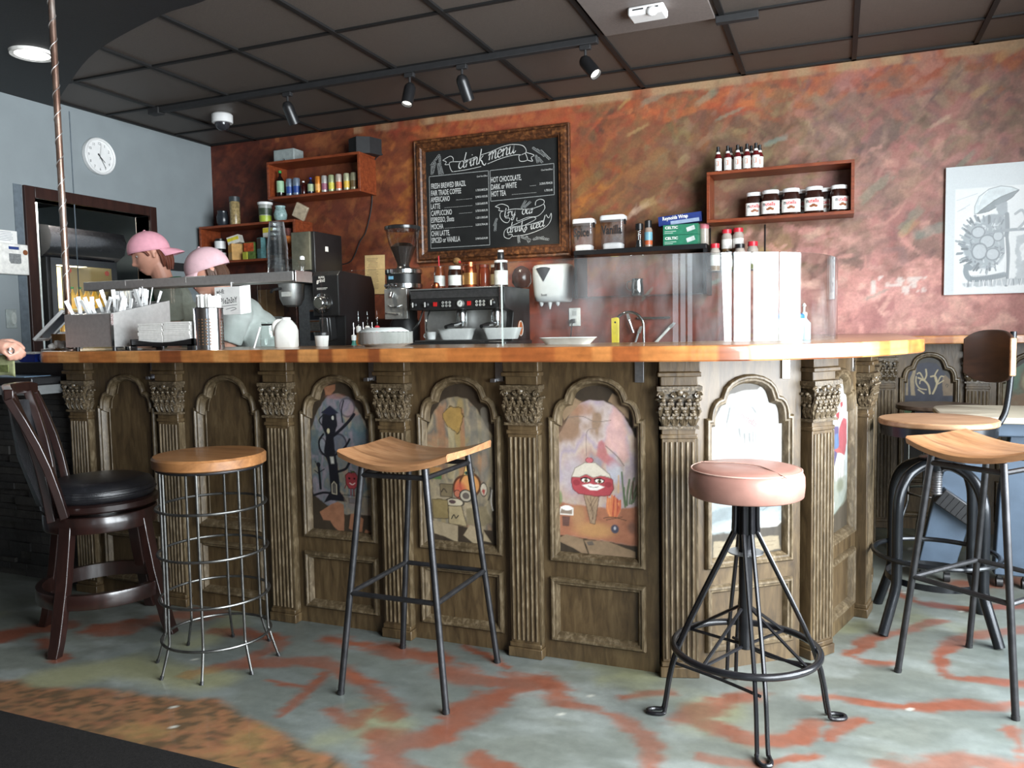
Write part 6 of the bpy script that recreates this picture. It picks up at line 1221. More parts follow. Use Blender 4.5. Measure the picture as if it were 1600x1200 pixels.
B().lathe(hop+[(.109, .92), (.092, .83), (.042, .70), (.037, .67)]+[hop[0]], n=36).obj('hopper', CLEAR, t)
B().lathe([(.118, .918), (.12, .924), (.12, .94), (.10, .946), (.012, .95), (0, .95)], n=36).obj('hopper_lid', M('smoky_plastic', (.02, .02, .02), .2), t)
B().lathe([(0, .672), (.036, .672), (.041, .70), (.070, .775), (.084, .806), (.05, .832), (0, .826)], n=32).obj('coffee_beans', M('roasted_beans', (.022, .012, .008), .35, 0, .7, 70, 1.0), t); B().lathe([(.036, .655), (.05, .66), (.045, .675), (.04, .68)], n=24).obj('hopper_neck', BLACK, t)
# black bulk grinder
t = thing('bulk_grinder', 'tall black bulk coffee grinder with a big silver dial', 'coffee grinder', (-3.17, 4.62, CT))
b = B(); b.prism([(4.45, CT+.36), (4.45, 1.53), (4.48, 1.56), (4.86, 1.54), (4.90, 1.45), (4.90, CT), (4.52, CT), (4.52, CT+.36)], -3.25, -3.045, lambda a, c, h: (h, a, c)); b.obj('housing', BLACK, t, world=True, bevel=.006, smooth=0)
b = B(); b.lathe([(.03, 0), (.066, 0), (.068, .01), (.05, .018), (.04, .05), (.034, .056), (0, .056)], (-3.17, 4.45, 1.345), n=36, rot=(PI/2, 0, 0)); d = b.obj('dial', CHROME, t, world=True)
for k in range(10): a = 2*PI*k/10; B().cyl((-3.17+.057*math.cos(a), 4.438, 1.345+.057*math.sin(a)), (-3.17+.057*math.cos(a), 4.430, 1.345+.057*math.sin(a)), .004, n=8).obj('dial_pin', BLACK, d, world=True)
b = B(); b.box((-3.16, 4.485, 1.18), (.09, .07, .16), rot=(.12, 0, 0)); b.obj('chute', BLACK, t, world=True, bevel=.01); b = B(); b.box((-3.16, 4.448, 1.20), (.055, .012, .10), rot=(.12, 0, 0)); b.obj('chute_clip', STEELD, t, world=True, bevel=.003)
b = B(); b.text('SUPER', lambda a, c: (-3.20+a, 4.4492, 1.512+c), .018, 1, bold=.0004); b.text('grind', lambda a, c: (-3.215+a, 4.4492, 1.482+c+.1*a), .036, .9, bold=.0006); b.b2((-3.215, 4.449, 1.445), (-3.13, 4.4495, 1.448)); b.b2((-3.215, 4.449, 1.437), (-3.14, 4.4495, 1.439)); b.obj('lettering', LBW, t, world=True, smooth=0)
# brewer
t = thing('coffee_brewer', 'tall coffee brewer with grey front tower and steel brew basket', 'coffee brewer', (-3.45, 4.72, CT))
b = B(); b.b2((-3.525, 4.60, 1.585), (-3.37, 4.62, 1.85)); b.obj('tower_front', M('olive_grey_steel', srgb(110, 108, 92), .4, .3), t, world=True, bevel=.003); b = B(); b.b2((-3.525, 4.62, 1.56), (-3.345, 4.95, 1.852)); b.obj('tower', BLACK, t, world=True, bevel=.006); B().box((-3.343, 4.76, 1.74), (.004, .03, .035)).obj('sticker', LBW, t, world=True)
b = B(); b.b2((-3.68, 4.50, 1.50), (-3.33, 4.95, 1.565)); b.obj('brew_head', BLACK, t, world=True, bevel=.01)
b = B(); b.lathe([(.03, 0), (.062, .012), (.085, .06), (.09, .15), (.092, .16)], (-3.535, 4.60, 1.335), n=32); bk = b.obj('brew_basket', STEEL, t, world=True); b = B(); b.tube(smoothpts([(-3.56, 4.52, 1.46), (-3.565, 4.44, 1.45), (-3.56, 4.41, 1.43)], 4), .010, 8); b.obj('basket_handle', BLACK, bk, world=True); b = B(); b.box((-3.51, 4.511, 1.42), (.085, .004, .032)); b.obj('basket_label', LBW, bk, world=True)
b = B(); b.b2((-3.62, 4.78, CT), (-3.36, 4.92, 1.50)); b.obj('back_panel', STEELD, t, world=True, bevel=.004); b = B(); b.b2((-3.66, 4.50, CT), (-3.34, 4.95, CT+.06)); b.obj('base', STEELD, t, world=True, bevel=.008)
for k, c_ in enumerate((srgb(60, 66, 80), srgb(190, 186, 180), srgb(70, 74, 84))):
    B().box((-3.475, 4.778, 1.28-.075*k), (.09, .003, .068)).obj('sticker', M('sticker_%d' % k, c_, .6, var=.2, scale=60), t, world=True); B().box((-3.475, 4.777, 1.31-.075*k), (.09, .003, .010)).obj('sticker_band', M('orange_sticker_band', srgb(186, 120, 80), .6), t, world=True)
# cardboard sleeve hung on the wall, recipe sheet, syrup pumps
x0, x1 = Yp(404, 480, 4.99).x, Yp(431, 480, 4.99).x
t = thing('cardboard_holder', 'flattened brown cardboard holder on the wall behind the wi-fi card', 'holder', (x0, 5.0, 1.27)); b = B(); b.b2((x0, 4.99, 1.285), (x1, 5.088, 1.49)); b.obj('card_box', CARD, t, world=True, bevel=.002); b = B(); b.b2(((x0+x1)/2-.004, 4.987, 1.285), ((x0+x1)/2+.004, 4.99, 1.49)); b.obj('tape', M('shiny_tape', srgb(206, 168, 120), .3), t, world=True); b = B(); b.b2((x0+.01, 4.995, 1.255), (x1-.01, 5.08, 1.284)); b.obj('insert', LBW, t, world=True)
x0, x1 = Yp(570, 430, 5.08).x, Yp(601, 430, 5.08).x
t = thing('recipe_sheet', 'yellowed handwritten recipe sheet taped to the wall by the grinder', 'paper', (x0, 5.085, 1.43)); b = B(); b.box(((x0+x1)/2, 5.085, 1.572), (x1-x0, .003, .285), rot=(0, .02, 0)); b.obj('sheet', P('yellowed_paper', (206, 182, 134), .85, var=.08), t, world=True)
b = B(); r = random.Random(8)
for k in range(22): b.box((x0+.022+r.uniform(.04, .055), 5.0832, 1.69-.0105*k), (r.uniform(.06, .10), .0006, .0028))
b.obj('lettering', P('brown_ink', (110, 96, 80)), t, world=True)
sp = None; SYR = [('amber', (176, 110, 50)), ('orange', (206, 150, 70)), ('clear', (160, 176, 180)), ('teal', (60, 120, 110)), ('pale', (196, 186, 160))]
for i, (p, y, h, lb) in enumerate(((560, 4.56, .30, 'syrup bottle with white pump, furthest from the espresso grinder in the back row'), (574, 4.56, .30, 'syrup bottle with orange label and white pump in the middle of the back row'), (589, 4.56, .30, 'syrup bottle with red pump collar next to the espresso grinder'), (552, 4.44, .24, 'shorter syrup bottle with white pump at the front, furthest from the grinder'), (567, 4.44, .24, 'shorter syrup bottle in the middle of the front row'), (581, 4.44, .24, 'shorter syrup bottle at the front nearest the espresso grinder'))):
    c_ = SYR[i % 5][1]; pm = REDL if i == 2 else WHITE
    lth('syrup_bottle', lb, 'syrup bottle', (Yp(p, 500, y).x, y, CT), [('bottle', [(.030, 0), (.033, .006), (.033, h*.55), (.014, h*.74), (.013, h*.84)], M('syrup_'+SYR[i % 5][0], srgb(*c_), .15)), ('label', [(.0338, h*.16), (.0338, h*.48)], P('syrup_label_%d' % (i % 3), [(206, 196, 150), (216, 160, 80), (196, 206, 206)][i % 3], .5, var=.25, scale=70)), ('collar', [(.016, h*.82), (.017, h*.95), (.008, h*.97)], pm), ('pump', [(.004, h*.96), (.004, h*1.12), (.012, h*1.13), (.012, h*1.16), (.004, h*1.17), (.003, h*1.3)], CLEAR if i < 3 else CHROME)], n=16)
# paper towel dispenser, socket, tap, knives
x0, x1 = Yp(826, 450, 4.93).x, Yp(886, 450, 4.93).x; z0, z1 = 1.325, 1.575
t = thing('towel_dispenser', 'white rounded paper towel dispenser on the wall beside the espresso machine', 'dispenser', ((x0+x1)/2, 5.08, z0)); b = B(); w_ = x1-x0
rows = []
for z, s_, d in ((z0, .80, .10), (z0+.01, .88, .135), (z0+.05, .93, .145), (z0+.17, 1.0, .15), (z1-.02, .98, .15), (z1-.006, .93, .13), (z1, .85, .10)):
    rows.append([((x0+x1)/2+s_*w_/2*abs(math.cos(a))**.5*math.copysign(1, math.cos(a)), 5.085-d*abs(math.sin(a))**.5, z) for a in np.linspace(PI, 0, 17)])
b.grid(rows); b.add(rows[0], [list(range(17))]); b.add(rows[-1], [list(range(17))]); b.obj('cover', WHITE, t, world=True, smooth=60)
b = B(); xm = (x0+x1)/2-.03; b.prism([(xm-.05, z1-.03), (xm, z1-.115), (xm+.05, z1-.03), (xm+.02, z1-.022), (xm-.02, z1-.022)], 4.9315, 4.936, lambda a, c, h: (a, h, c)); b.obj('window', M('smoked_window', (.06, .06, .065), .2), t, world=True, smooth=0)
b = B(); b.text('Scott', lambda a, c: (xm-.02+a, 4.9385, z0+.04+c), .022, .9, bold=.0003); b.obj('lettering', INK, t, world=True, smooth=0)
for dx in (-.04, .02, .075): B().lathe([(.016, 0), (.012, -.02), (.004, -.03 if dx != .02 else -.05)], ((x0+x1)/2+dx-.03, 5.0, z0+.004), n=12).obj('nozzle', WHITE, t, world=True)
x0, x1 = Yp(889, 495, 5.085).x, Yp(907, 495, 5.085).x
t = thing('wall_socket', 'white wall socket with a black plug, behind the glass screen', 'socket', ((x0+x1)/2, 5.088, 1.225)); b = B(); b.b2((x0, 5.082, 1.165), (x1, 5.089, 1.285)); b.obj('plate', LBW, t, world=True, bevel=.003); b = B()
b.box(((x0+x1)/2, 5.081, 1.25), (.030, .003, .030)); b.obj('outlet', P('socket_face', (206, 204, 198)), t, world=True, bevel=.003); b = B(); b.box(((x0+x1)/2, 5.081, 1.20), (.030, .003, .030)); b.obj('outlet', P('socket_face', (206, 204, 198)), t, world=True, bevel=.003)
t = thing('plug_cord', 'black plug and cord hanging from the wall socket', 'cord', (x0+.03, 5.07, 1.2)); b = B(); b.box((x0+.034, 5.065, 1.198), (.026, .028, .026)); b.obj('plug', BLACK, t, world=True, bevel=.004); b = B(); b.tube(smoothpts([(x0+.034, 5.05, 1.19), (x0+.03, 5.04, 1.14), (x0+.02, 5.045, 1.05), (x0+.01, 5.05, .905)], 5), .004, 6); b.obj('cord', BLACK, t, world=True)
x0, x1 = Yp(960, 520, 4.8).x, Yp(1006, 520, 4.8).x; xm = (x0+x1)/2; rr = (x1-x0)/2
t = thing('sink_tap', 'tall arched chrome sink tap behind the glass screen', 'tap', (x1, 4.8, CT)); b = B(); b.tube([(x1, 4.8, CT), (x1, 4.8, 1.15)]+[(xm+rr*math.cos(a), 4.8-.0*a, 1.15+rr*math.sin(a)) for a in np.linspace(0, PI*.97, 16)]+[(x0, 4.8, 1.12)], .009, 10); b.obj('spout', CHROME, t, world=True); B().lathe([(.028, 0), (.026, .02), (.012, .03)], (x1, 4.8, CT), n=18).obj('base', CHROME, t, world=True); b = B(); b.tube([(x1+.01, 4.8, CT+.06), (x1+.06, 4.79, CT+.09)], .006, 8); b.obj('lever', CHROME, t, world=True)
B().lathe([(.013, 1.125-CT), (.013, 1.10-CT), (.010, 1.095-CT)], (x0, 4.8, CT), n=12).obj('nozzle', CHROME, t, world=True)
x0 = Yp(961, 520, 4.66).x
t = thing('yellow_brush', 'bright yellow handle standing upright in front of the tap', 'brush', (x0, 4.66, CT)); b = B(); b.prism([(x0-.018, CT), (x0+.024, CT), (x0+.026, 1.20), (x0+.018, 1.21), (x0-.02, 1.205)], 4.65, 4.668, lambda a, c, h: (a, h, c)); b.obj('handle', P('safety_yellow', (232, 206, 50), .4), t, world=True, bevel=.004); B().cyl((x0+.004, 4.6495, 1.18), (x0+.004, 4.651, 1.18), .006, n=12).obj('hang_hole', BLACK, t, world=True)
xa, xb = Yp(1000, 490, 5.07).x, Yp(1042, 490, 5.07).x
t = thing('knife_rail', 'slim steel magnetic rail on the wall to the side of the tap', 'knife rail', (xa, 5.08, 1.19)); b = B(); b.b2((xa-.02, 5.068, 1.20), (xb+.02, 5.089, 1.214)); b.obj('rail', CHROME, t, world=True)
for i, (p, q, lb) in enumerate((((983, 500), (990, 520), 'broad-handled knife leaning behind the tap'), ((1046, 512), (1024, 536), 'white-handled knife with its handle slanting down from the rail'), ((998, 520), (990, 545), 'short steel peeler hanging under the tap arch'))):
    a_, c_ = Yp(p[0], p[1], 5.055), Yp(q[0], q[1], 5.055); t = thing('kitchen_knife', lb, 'knife', a_); d = (c_-a_)
    b = B(); b.tube([a_+d*.0, a_+d*.5, c_], [.009, .008, .010], 8); b.obj('handle', LBW if i == 1 else CHROME, t, world=True); u_ = -d.normalized(); n_ = Vector((u_.z, 0, -u_.x)); b = B(); b.add([a_+n_*.012, a_-n_*.010, a_+u_*.04-n_*.006, a_+u_*.05+n_*.010]+[a_+n_*.012+Vector((0, .003, 0)), a_-n_*.010+Vector((0, .003, 0)), a_+u_*.04-n_*.006+Vector((0, .003, 0)), a_+u_*.05+n_*.010+Vector((0, .003, 0))], [[0, 1, 2, 3], [7, 6, 5, 4], [0, 3, 7, 4], [1, 2, 6, 5], [2, 3, 7, 6], [0, 1, 5, 4]]); b.obj('blade', STEEL, t, world=True, smooth=0)
# ------------------------------------------------------------------ left wall fittings
LW = lambda yc, zc, d: (lambda a, c: (XL+d, yc+a, zc+c))
t = thing('wall_clock', 'round white wall clock high on the grey wall above the doorway', 'clock', (XL, 4.018, 2.368))
b = B(); b.lathe([(.114, 0), (.122, .004), (.122, .03), (.115, .038), (.107, .034), (.105, .022)], n=48, rot=(0, PI/2, 0)); b.obj('rim', WHITE, t); b = B(); b.lathe([(0, .02), (.107, .02)], n=48, rot=(0, PI/2, 0)); b.obj('face', LBW, t)
f0 = lambda a, c: (.0225, a, c); b = B()
for h in range(1, 13): an = PI/2-2*PI*h/12; b.text(str(h), lambda a, c, an=an: f0(.085*math.cos(an)+a, .085*math.sin(an)-.009+c), .027, .9, 'CENTER')
b.obj('numerals', INK, t, smooth=0)
def hnd(b, an, L, w_, x): e = Vector((0, math.cos(an), math.sin(an))); n = Vector((0, -e.z, e.y)); b.add([Vector((x, 0, 0))-e*.02+n*w_, Vector((x, 0, 0))-e*.02-n*w_, Vector((x, 0, 0))+e*L-n*w_*.5, Vector((x, 0, 0))+e*L+n*w_*.5], [[0, 1, 2, 3]])
for nm, h, L, w_, x in (('hour_hand', 4.4/12, .055, .004, .024), ('minute_hand', 25/60, .085, .003, .0255), ('second_hand', 1.5/60, .09, .001, .027)): b = B(); hnd(b, PI/2-2*PI*h, L, w_, x); b.obj(nm, INK, t, smooth=0)
t = thing('alarm_panel', 'white alarm panel with blue screen on the grey wall beside the doorway', 'alarm panel', (XL, 3.34, 1.62)); b = B(); b.b2((XL+.001, 3.19, 1.535), (XL+.035, 3.452, 1.72)); b.obj('case', LBW, t, world=True, bevel=.006)
b = B(); b.b2((XL+.036, 3.325, 1.685), (XL+.037, 3.39, 1.702)); b.obj('screen', P('blue_lcd', (50, 70, 130), .3), t, world=True); b = B(); b.prism([(3.325, 1.66), (3.40, 1.66), (3.40, 1.605), (3.385, 1.60), (3.335, 1.60), (3.325, 1.615)][::-1], XL+.0355, XL+.038, lambda a, c, h: (h, a, c)); b.obj('keypad', P('grey_keypad', (130, 132, 132), .6, var=.3, scale=120), t, world=True)
b = B(); b.lathe([(0, .001), (.016, .001), (.016, 0)], (XL+.0365, 3.43, 1.672), n=20, rot=(0, PI/2, 0)); b.obj('seal', P('bronze_seal', (140, 84, 50), .4), t, world=True); b = B(); b.lathe([(0, .006), (.016, .005), (.018, 0)], (XL+.0355, 3.425, 1.578), n=20, rot=(0, PI/2, 0)); b.obj('button', LBW, t, world=True)
t = thing('notice_papers', 'printed papers fixed to the grey wall above the alarm panel', 'paper', (XL, 3.33, 1.76)); b = B(); b.b2((XL+.001, 3.18, 1.722), (XL+.006, 3.405, 1.80)); b.obj('sheet', PAPER, t, world=True); b = B(); r = random.Random(3)
for k in range(6): b.box((XL+.0065, 3.30, 1.79-.01*k), (.0006, r.uniform(.12, .18), .0025))
b.obj('lettering', P('grey_ink', (130, 136, 150)), t, world=True)
t = thing('light_switch', 'white rocker switch on the grey wall beneath the alarm panel', 'switch', (XL, 3.335, 1.27)); b = B(); b.b2((XL+.001, 3.305, 1.21), (XL+.007, 3.372, 1.325)); b.obj('plate', P('grey_white_plate', (150, 158, 156)), t, world=True, bevel=.003); b = B(); b.lathe([(.0, .016), (.016, .014), (.02, .0)], (XL+.007, 3.345, 1.27), n=20, rot=(0, PI/2, 0), sx=2.3); b.obj('rocker', P('pale_rocker', (176, 182, 178)), t, world=True)
# ------------------------------------------------------------------ back room: fridge, steel cabinet, added fill light
t = thing('drinks_fridge', 'black drinks fridge with a lit yellow interior and curved canopy, seen through the doorway', 'fridge', (-6.2, 4.9, 0))
b = B(); fx = -5.9; b.b2((-6.6, 4.56, 0), (-6.55, 5.24, 2.0)); b.b2((-6.6, 4.56, 0), (fx, 4.60, 2.0)); b.b2((-6.6, 5.20, 0), (fx, 5.24, 2.0)); b.b2((-6.6, 4.56, 0), (fx, 5.24, .5)); b.b2((-6.6, 4.56, 1.80), (fx, 5.24, 2.02)); b.obj('cabinet', BLACK, t, world=True)
b = B(); b.prism([(fx, 1.80), (fx+.10, 1.86), (fx+.13, 1.96), (fx+.10, 2.04), (fx, 2.06)], 4.52, 5.24, lambda a, c, h: (a, h, c)); b.obj('canopy', M('gloss_black', (.016, .016, .018), .15), t, world=True, smooth=50)
b = B(); b.b2((-6.54, 4.605, .51), (-6.535, 5.195, 1.79)); b.obj('lit_back', M('fridge_glow', (1.0, .78, .36), .5, emit=3.0), t, world=True); b = B(); b.b2((-6.3, 4.61, 1.775), (-6.2, 5.19, 1.795)); b.obj('lamp_tube', M('fridge_lamp', (1.0, .86, .5), .5, emit=8.0), t, world=True)
for z in (.85, 1.12, 1.38): b = B(); b.b2((-6.53, 4.605, z), (fx-.03, 5.195, z+.012)); b.obj('shelf', M('fridge_shelf', srgb(206, 190, 130), .4), t, world=True)
b = B(); b.b2((fx, 4.585, .5), (fx+.02, 4.635, 1.80)); b.b2((fx, 5.165, .5), (fx+.02, 5.215, 1.80)); b.b2((fx, 4.635, .5), (fx+.02, 5.165, .56)); b.b2((fx, 4.635, 1.745), (fx+.02, 5.165, 1.80)); d = b.obj('door', BLACK, t, world=True); b = B(); b.b2((fx+.005, 4.63, .55), (fx+.015, 5.17, 1.75)); b.obj('door_glass', glass('fridge_glass', (.97, .97, .95), .35), d, world=True, smooth=0)
for y, z in ((4.75, 1.735), (5.12, 1.73)): b = B(); b.lathe([(0, .002), (.022, .002), (.022, 0)], (fx+.0165, y, z-.03), n=18, rot=(0, PI/2, 0)); b.obj('sticker', P('red_seal', (150, 60, 44)), d, world=True)
k0 = None
for i, (y, z) in enumerate([(4.86+.075*j, 1.392) for j in range(5)]+[(4.70+.07*j, 1.132) for j in range(7)]):
    if k0 is None:
        k0 = lth('juice_bottle', 'x', 'bottle', (fx-.10, y, z), [('bottle', [(.028, 0), (.03, .005), (.03, .11), (.013, .155), (.013, .17)], M('orange_juice', srgb(216, 170, 60), .2)), ('cap', [(.015, .168), (.015, .185), (0, .187)], P('green_cap', (30, 140, 60)))], n=14); o = k0
    else: o = clone(k0, (fx-.10, y, z+.002))
    o['label'] = 'green-capped juice bottle on the '+('upper' if i < 5 else 'middle')+' shelf of the lit fridge'; o['group'] = 'juice bottles on the '+('upper' if i < 5 else 'middle')+' fridge shelf'
t = thing('steel_cabinet', 'tall pale steel cabinet at the doorway, beside the drinks fridge', 'cabinet', (-5.9, 4.3, 0)); b = B(); b.b2((-6.4, 4.0, 0), (-5.75, 4.40, 2.3)); b.obj('body', M('pale_steel', srgb(176, 186, 186), .3, .35), t, world=True, bevel=.005); b = B(); b.b2((-5.749, 4.04, .05), (-5.735, 4.38, 2.25)); b.obj('door', M('pale_steel', srgb(176, 186, 186), .3, .35), t, world=True, bevel=.003)
t = thing('white_freezer', 'white upright freezer standing past the black drinks fridge', 'freezer', (-6.2, 5.5, 0)); b = B(); b.b2((-6.5, 5.28, 0), (-5.85, 5.62, 1.62)); b.obj('body', WHITE, t, world=True, bevel=.008); b = B(); b.b2((-5.85, 5.30, .05), (-5.83, 5.60, 1.58)); b.obj('door', WHITE, t, world=True, bevel=.004)
t = thing('added_glow_box', 'added glowing yellow box inside the doorway, in place of a gold banner', 'lamp', (-5.4, 3.9, 2.2)); b = B(); b.b2((-5.8, 4.0, 2.22), (-5.55, 4.7, 2.29)); b.obj('glow_cover', M('yellow_glow', (1.0, .84, .58), .5, emit=1.3), t, world=True, bevel=.01); b = B(); b.cyl((-5.68, 4.1, 2.29), (-5.68, 4.1, 2.5), .006); b.obj('rod', STEELD, t, world=True); b = B(); b.cyl((-5.68, 4.6, 2.29), (-5.68, 4.6, 2.5), .006); b.obj('rod', STEELD, t, world=True)  # glowing box added where a gold banner hangs
l = bpy.data.lights.new('back_room_fill', 'AREA'); l.shape = 'RECTANGLE'; l.size = .25; l.size_y = .7; l.energy = 40; l.color = (1, .93, .82); o = bpy.data.objects.new('back_room_fill', l); o.location = (-5.675, 4.35, 2.215); COL.objects.link(o)  # added fill light to brighten the back room
# ------------------------------------------------------------------ cash desk at the far end
t = thing('stone_counter', 'low cash counter clad in dark stacked stone, past the end of the bar', 'counter', (-3.9, 2.7, 0))
SL = [M('stacked_slate_%d' % k, c_, .7, 0, .35, 18, .6) for k, c_ in enumerate(((.022, .021, .020), (.032, .030, .027), (.016, .016, .016)))]
b = B(); r = random.Random(12); z = 0
while z < .895:
    h = r.uniform(.022, .045); h = min(h, .897-z); x = -4.64
    while x < -3.21:
        L = r.uniform(.08, .3); x2 = min(x+L, -3.20); d = r.uniform(0, .018); b.cur = r.randrange(3); b.b2((x, 2.60-d, z), (x2-.002, 2.72, z+h-.002)); x = x2
    z += h
b.b2((-4.64, 2.72, 0), (-3.20, 2.95, .897)); b.obj('stone_cladding', SL, t, world=True, smooth=0)
b = B(); b.b2((-4.64, 2.36, .900), (-3.20, 2.98, .94)); b.obj('counter_slab', P('grey_slab', (104, 106, 106), .5, var=.08), t, world=True, bevel=.003)
t = thing('receipt_tray', 'flat black tray with a pale blue sheet on the cash counter', 'tray', (-3.5, 2.4, .94)); b = B(); b.b2((-3.75, 2.375, .9405), (-3.205, 2.52, .976)); b.obj('tray', BLACK, t, world=True, bevel=.006); b = B(); b.b2((-3.66, 2.385, .9765), (-3.26, 2.51, .979)); b.obj('sheet', P('pale_blue_sheet', (120, 150, 176), .35), t, world=True)
t = thing('card_printer', 'black box-shaped till on the cash counter under the bar end', 'till', (-3.4, 2.7, .94)); b = B(); b.b2((-3.575, 2.56, .9405), (-3.205, 2.86, 1.035)); b.obj('case', BLACK, t, world=True, bevel=.004); b = B(); b.b2((-3.56, 2.558, .985), (-3.21, 2.5605, .988)); b.obj('drawer_gap', BLACKM, t, world=True)
t = thing('card_terminal', 'small blue card box with a white top on the black till', 'box', (-3.5, 2.62, 1.0355)); xa, xb = Yp(29, 550, 2.575).x, Yp(57, 550, 2.575).x; b = B(); b.prism([(xa+.02, 1.0355), (xb, 1.0355), (xb, 1.072), (xa, 1.072)], 2.565, 2.60, lambda a, c, h: (a, h, c)); b.obj('carton', P('deep_blue_card', (24, 44, 120), .4), t, world=True, smooth=0); b = B(); b.b2((xa-.006, 2.563, 1.0722), (xb+.004, 2.605, 1.082)); b.obj('lid', LBW, t, world=True, bevel=.002)
b = B(); b.box((-3.385, 2.585, 1.054), (.05, .035, .034), rot=(0, 0, .3)); tag(b.obj('blue_pouch', P('bright_blue_plastic', (30, 80, 190), .4), bevel=.012), 'small bright blue pouch between the card box and the bar top', 'pouch')
# ------------------------------------------------------------------ ceiling fittings
TY = 4.094
t = thing('light_track', 'long black lighting track under the ceiling tiles', 'light track', (-4.19, TY, CEIL)); b = B(); b.b2((-4.19, TY-.02, CEIL-.045), (-1.16, TY+.02, CEIL-.012)); b.obj('rail', BLACKM, t, world=True, bevel=.002); b = B(); b.b2((-4.23, TY-.03, CEIL-.055), (-4.14, TY+.03, CEIL-.0125)); b.obj('end_feed', BLACKM, t, world=True, bevel=.004)
t = thing('light_track', 'short black piece of lighting track with no lamps, past the white sensor', 'light track', (-.53, TY, CEIL)); b = B(); b.b2((-.56, TY-.02, CEIL-.045), (-.36, TY+.02, CEIL-.012)); b.obj('rail', BLACKM, t, world=True, bevel=.002)
def spot(p, label, ax, L=.105, r_=.034, lit=0, beam=0):
    x = Yp(p, 120, TY).x; zt = CEIL-.045; t = thing('track_spotlight', label, 'spotlight', (x, TY, zt)); ax = Vector(ax).normalized()
    b = B(); b.box((0, 0, -.012), (.06, .028, .024)); b.obj('adapter', BLACKM, t, bevel=.003); b = B(); b.tube([(0, 0, -.02), (0, 0, -.075)], .007, 8); b.obj('stem', BLACKM, t)
    c = Vector((0, 0, -.085)); q = Vector((0, 0, 1)).rotation_difference(ax).to_matrix().to_euler()
    b = B(); b.lathe([(0, -.032), (.016, -.03), (r_*.8, -.018), (r_, 0), (r_, L), (r_*.86, L), (r_*.82, L-.02), (0, L-.02)], tuple(c), n=24, rot=tuple(q)); h = b.obj('lamp_head', BLACK, t)
    b = B(); b.lathe([(0, L-.018), (r_*.8, L-.018), (r_*.8, L-.014), (0, L-.010)], tuple(c), n=24, rot=tuple(q)); b.obj('lens', M('lit_lens', (1, .95, .86), .3, emit=lit) if lit else M('grey_lens', (.55, .56, .58), .15), h)
    if lit or beam:
        l = bpy.data.lights.new('spot_beam', 'SPOT'); l.energy = beam or 6; l.spot_size = 1.0; l.spot_blend = .6; l.color = (1, .9, .75); l.shadow_soft_size = .02; o = bpy.data.objects.new('spot_beam', l); o.location = Vector((x, TY, zt))+c+ax*(L+.005); o.rotation_euler = Vector((0, 0, -1)).rotation_difference(ax).to_euler(); COL.objects.link(o)
spot(448, 'black track spotlight nearest the dome camera', (.1, .55, -1), beam=55); spot(640, 'black track spotlight with a pale lens facing the room', (-.02, -.38, -1), lit=2.5); spot(722, 'black track spotlight turned away so its lens is hidden', (.12, .6, -1), .11, beam=45); spot(915, 'black track spotlight tilted sideways with a lit lens', (.62, -.25, -.78), lit=6, beam=14)
c = Zp(347, 178, CEIL)
lth('dome_camera', 'white dome camera on the ceiling above the wall corner', 'camera', (c.x, c.y, CEIL-.075), [('housing', [(.066, .012), (.07, .016), (.07, .066), (.062, .0745), (0, .0745)], WHITE), ('dome', [(0, -.04), (.02, -.037), (.04, -.022), (.049, 0), (.05, .014)], M('smoked_dome', (.03, .03, .035), .08))], n=32)
c = Zp(1012, 14, CEIL-.03)
t = thing('motion_sensor', 'white slotted sensor box on the loose ceiling panel', 'sensor', (c.x, c.y, CEIL-.06)); b = B(); b.b2((-.085, -.05, -.008), (.085, .06, .0345)); b.obj('case', WHITE, t, bevel=.01); b = B(); b.ball((.03, -.045, 0), (.028, .02, .022), 16, 10); b.obj('lens', WHITE, t)
for dx in (-.035, .035): b = B(); b.box((dx, -.0505, .016), (.05, .004, .006)); b.obj('slot', BLACKM, t)
t = thing('downlight', 'lit round recessed lamp in the black soffit', 'lamp', (-3.87, 2.98, 2.612)); B().lathe([(.082, -.002), (.104, -.006), (.108, .0095), (.082, .0095), (.082, -.002)], n=40).obj('trim_ring', LBW, t); B().lathe([(0, .004), (.082, .004), (.082, .009), (0, .009)], n=40).obj('lamp_face', M('downlight_glow', (1, .96, .9), .3, emit=9.0), t)
# ------------------------------------------------------------------ chalkboard
bx0, bx1, bz0, bz1 = -2.79, -1.632, 1.632, 2.496
t = thing('chalkboard', 'large framed chalkboard drink menu on the painted wall', 'chalkboard', ((bx0+bx1)/2, 5.05, bz0))
FRM = wood('aged_bronze_frame', srgb(44, 26, 18), srgb(84, 50, 29), srgb(140, 90, 52), (8, 8, 8), 5, .38, .3)
b = B(); b.sweep([(bx0, bz0), (bx1, bz0), (bx1, bz1), (bx0, bz1)], [(0, 0), (0, .03), (.006, .036), (.018, .03), (.028, .044), (.055, .046), (.066, .036), (.074, .036), (.082, .020), (.084, .004)], True, lambda a, c, h: (a, YB-.002-h, c)); b.obj('frame', FRM, t, world=True, smooth=30)
b = B(); b.b2((bx0+.07, YB-.012, bz0+.07), (bx1-.07, YB-.003, bz1-.07)); b.obj('board', M('chalk_slate', (.012, .0125, .012), .6, 0, .3, 12), t, world=True)
ix0, ix1, iz0, iz1 = bx0+.084, bx1-.084, bz0+.084, bz1-.084; BY = YB-.0135
def bz(X, Y):   # sheet position -> board
    u = v = .5
    for _ in range(6):
        xl_, xr_ = 180+25*v, 1232+6*v; u = (X-xl_)/(xr_-xl_); yt, yb_ = 265-100*u, 1112-40*u; v = (Y-yt)/(yb_-yt)
    return ix0+u*(ix1-ix0), iz1-v*(iz1-iz0)
KX, KZ = (ix1-ix0)/1045, (iz1-iz0)/875
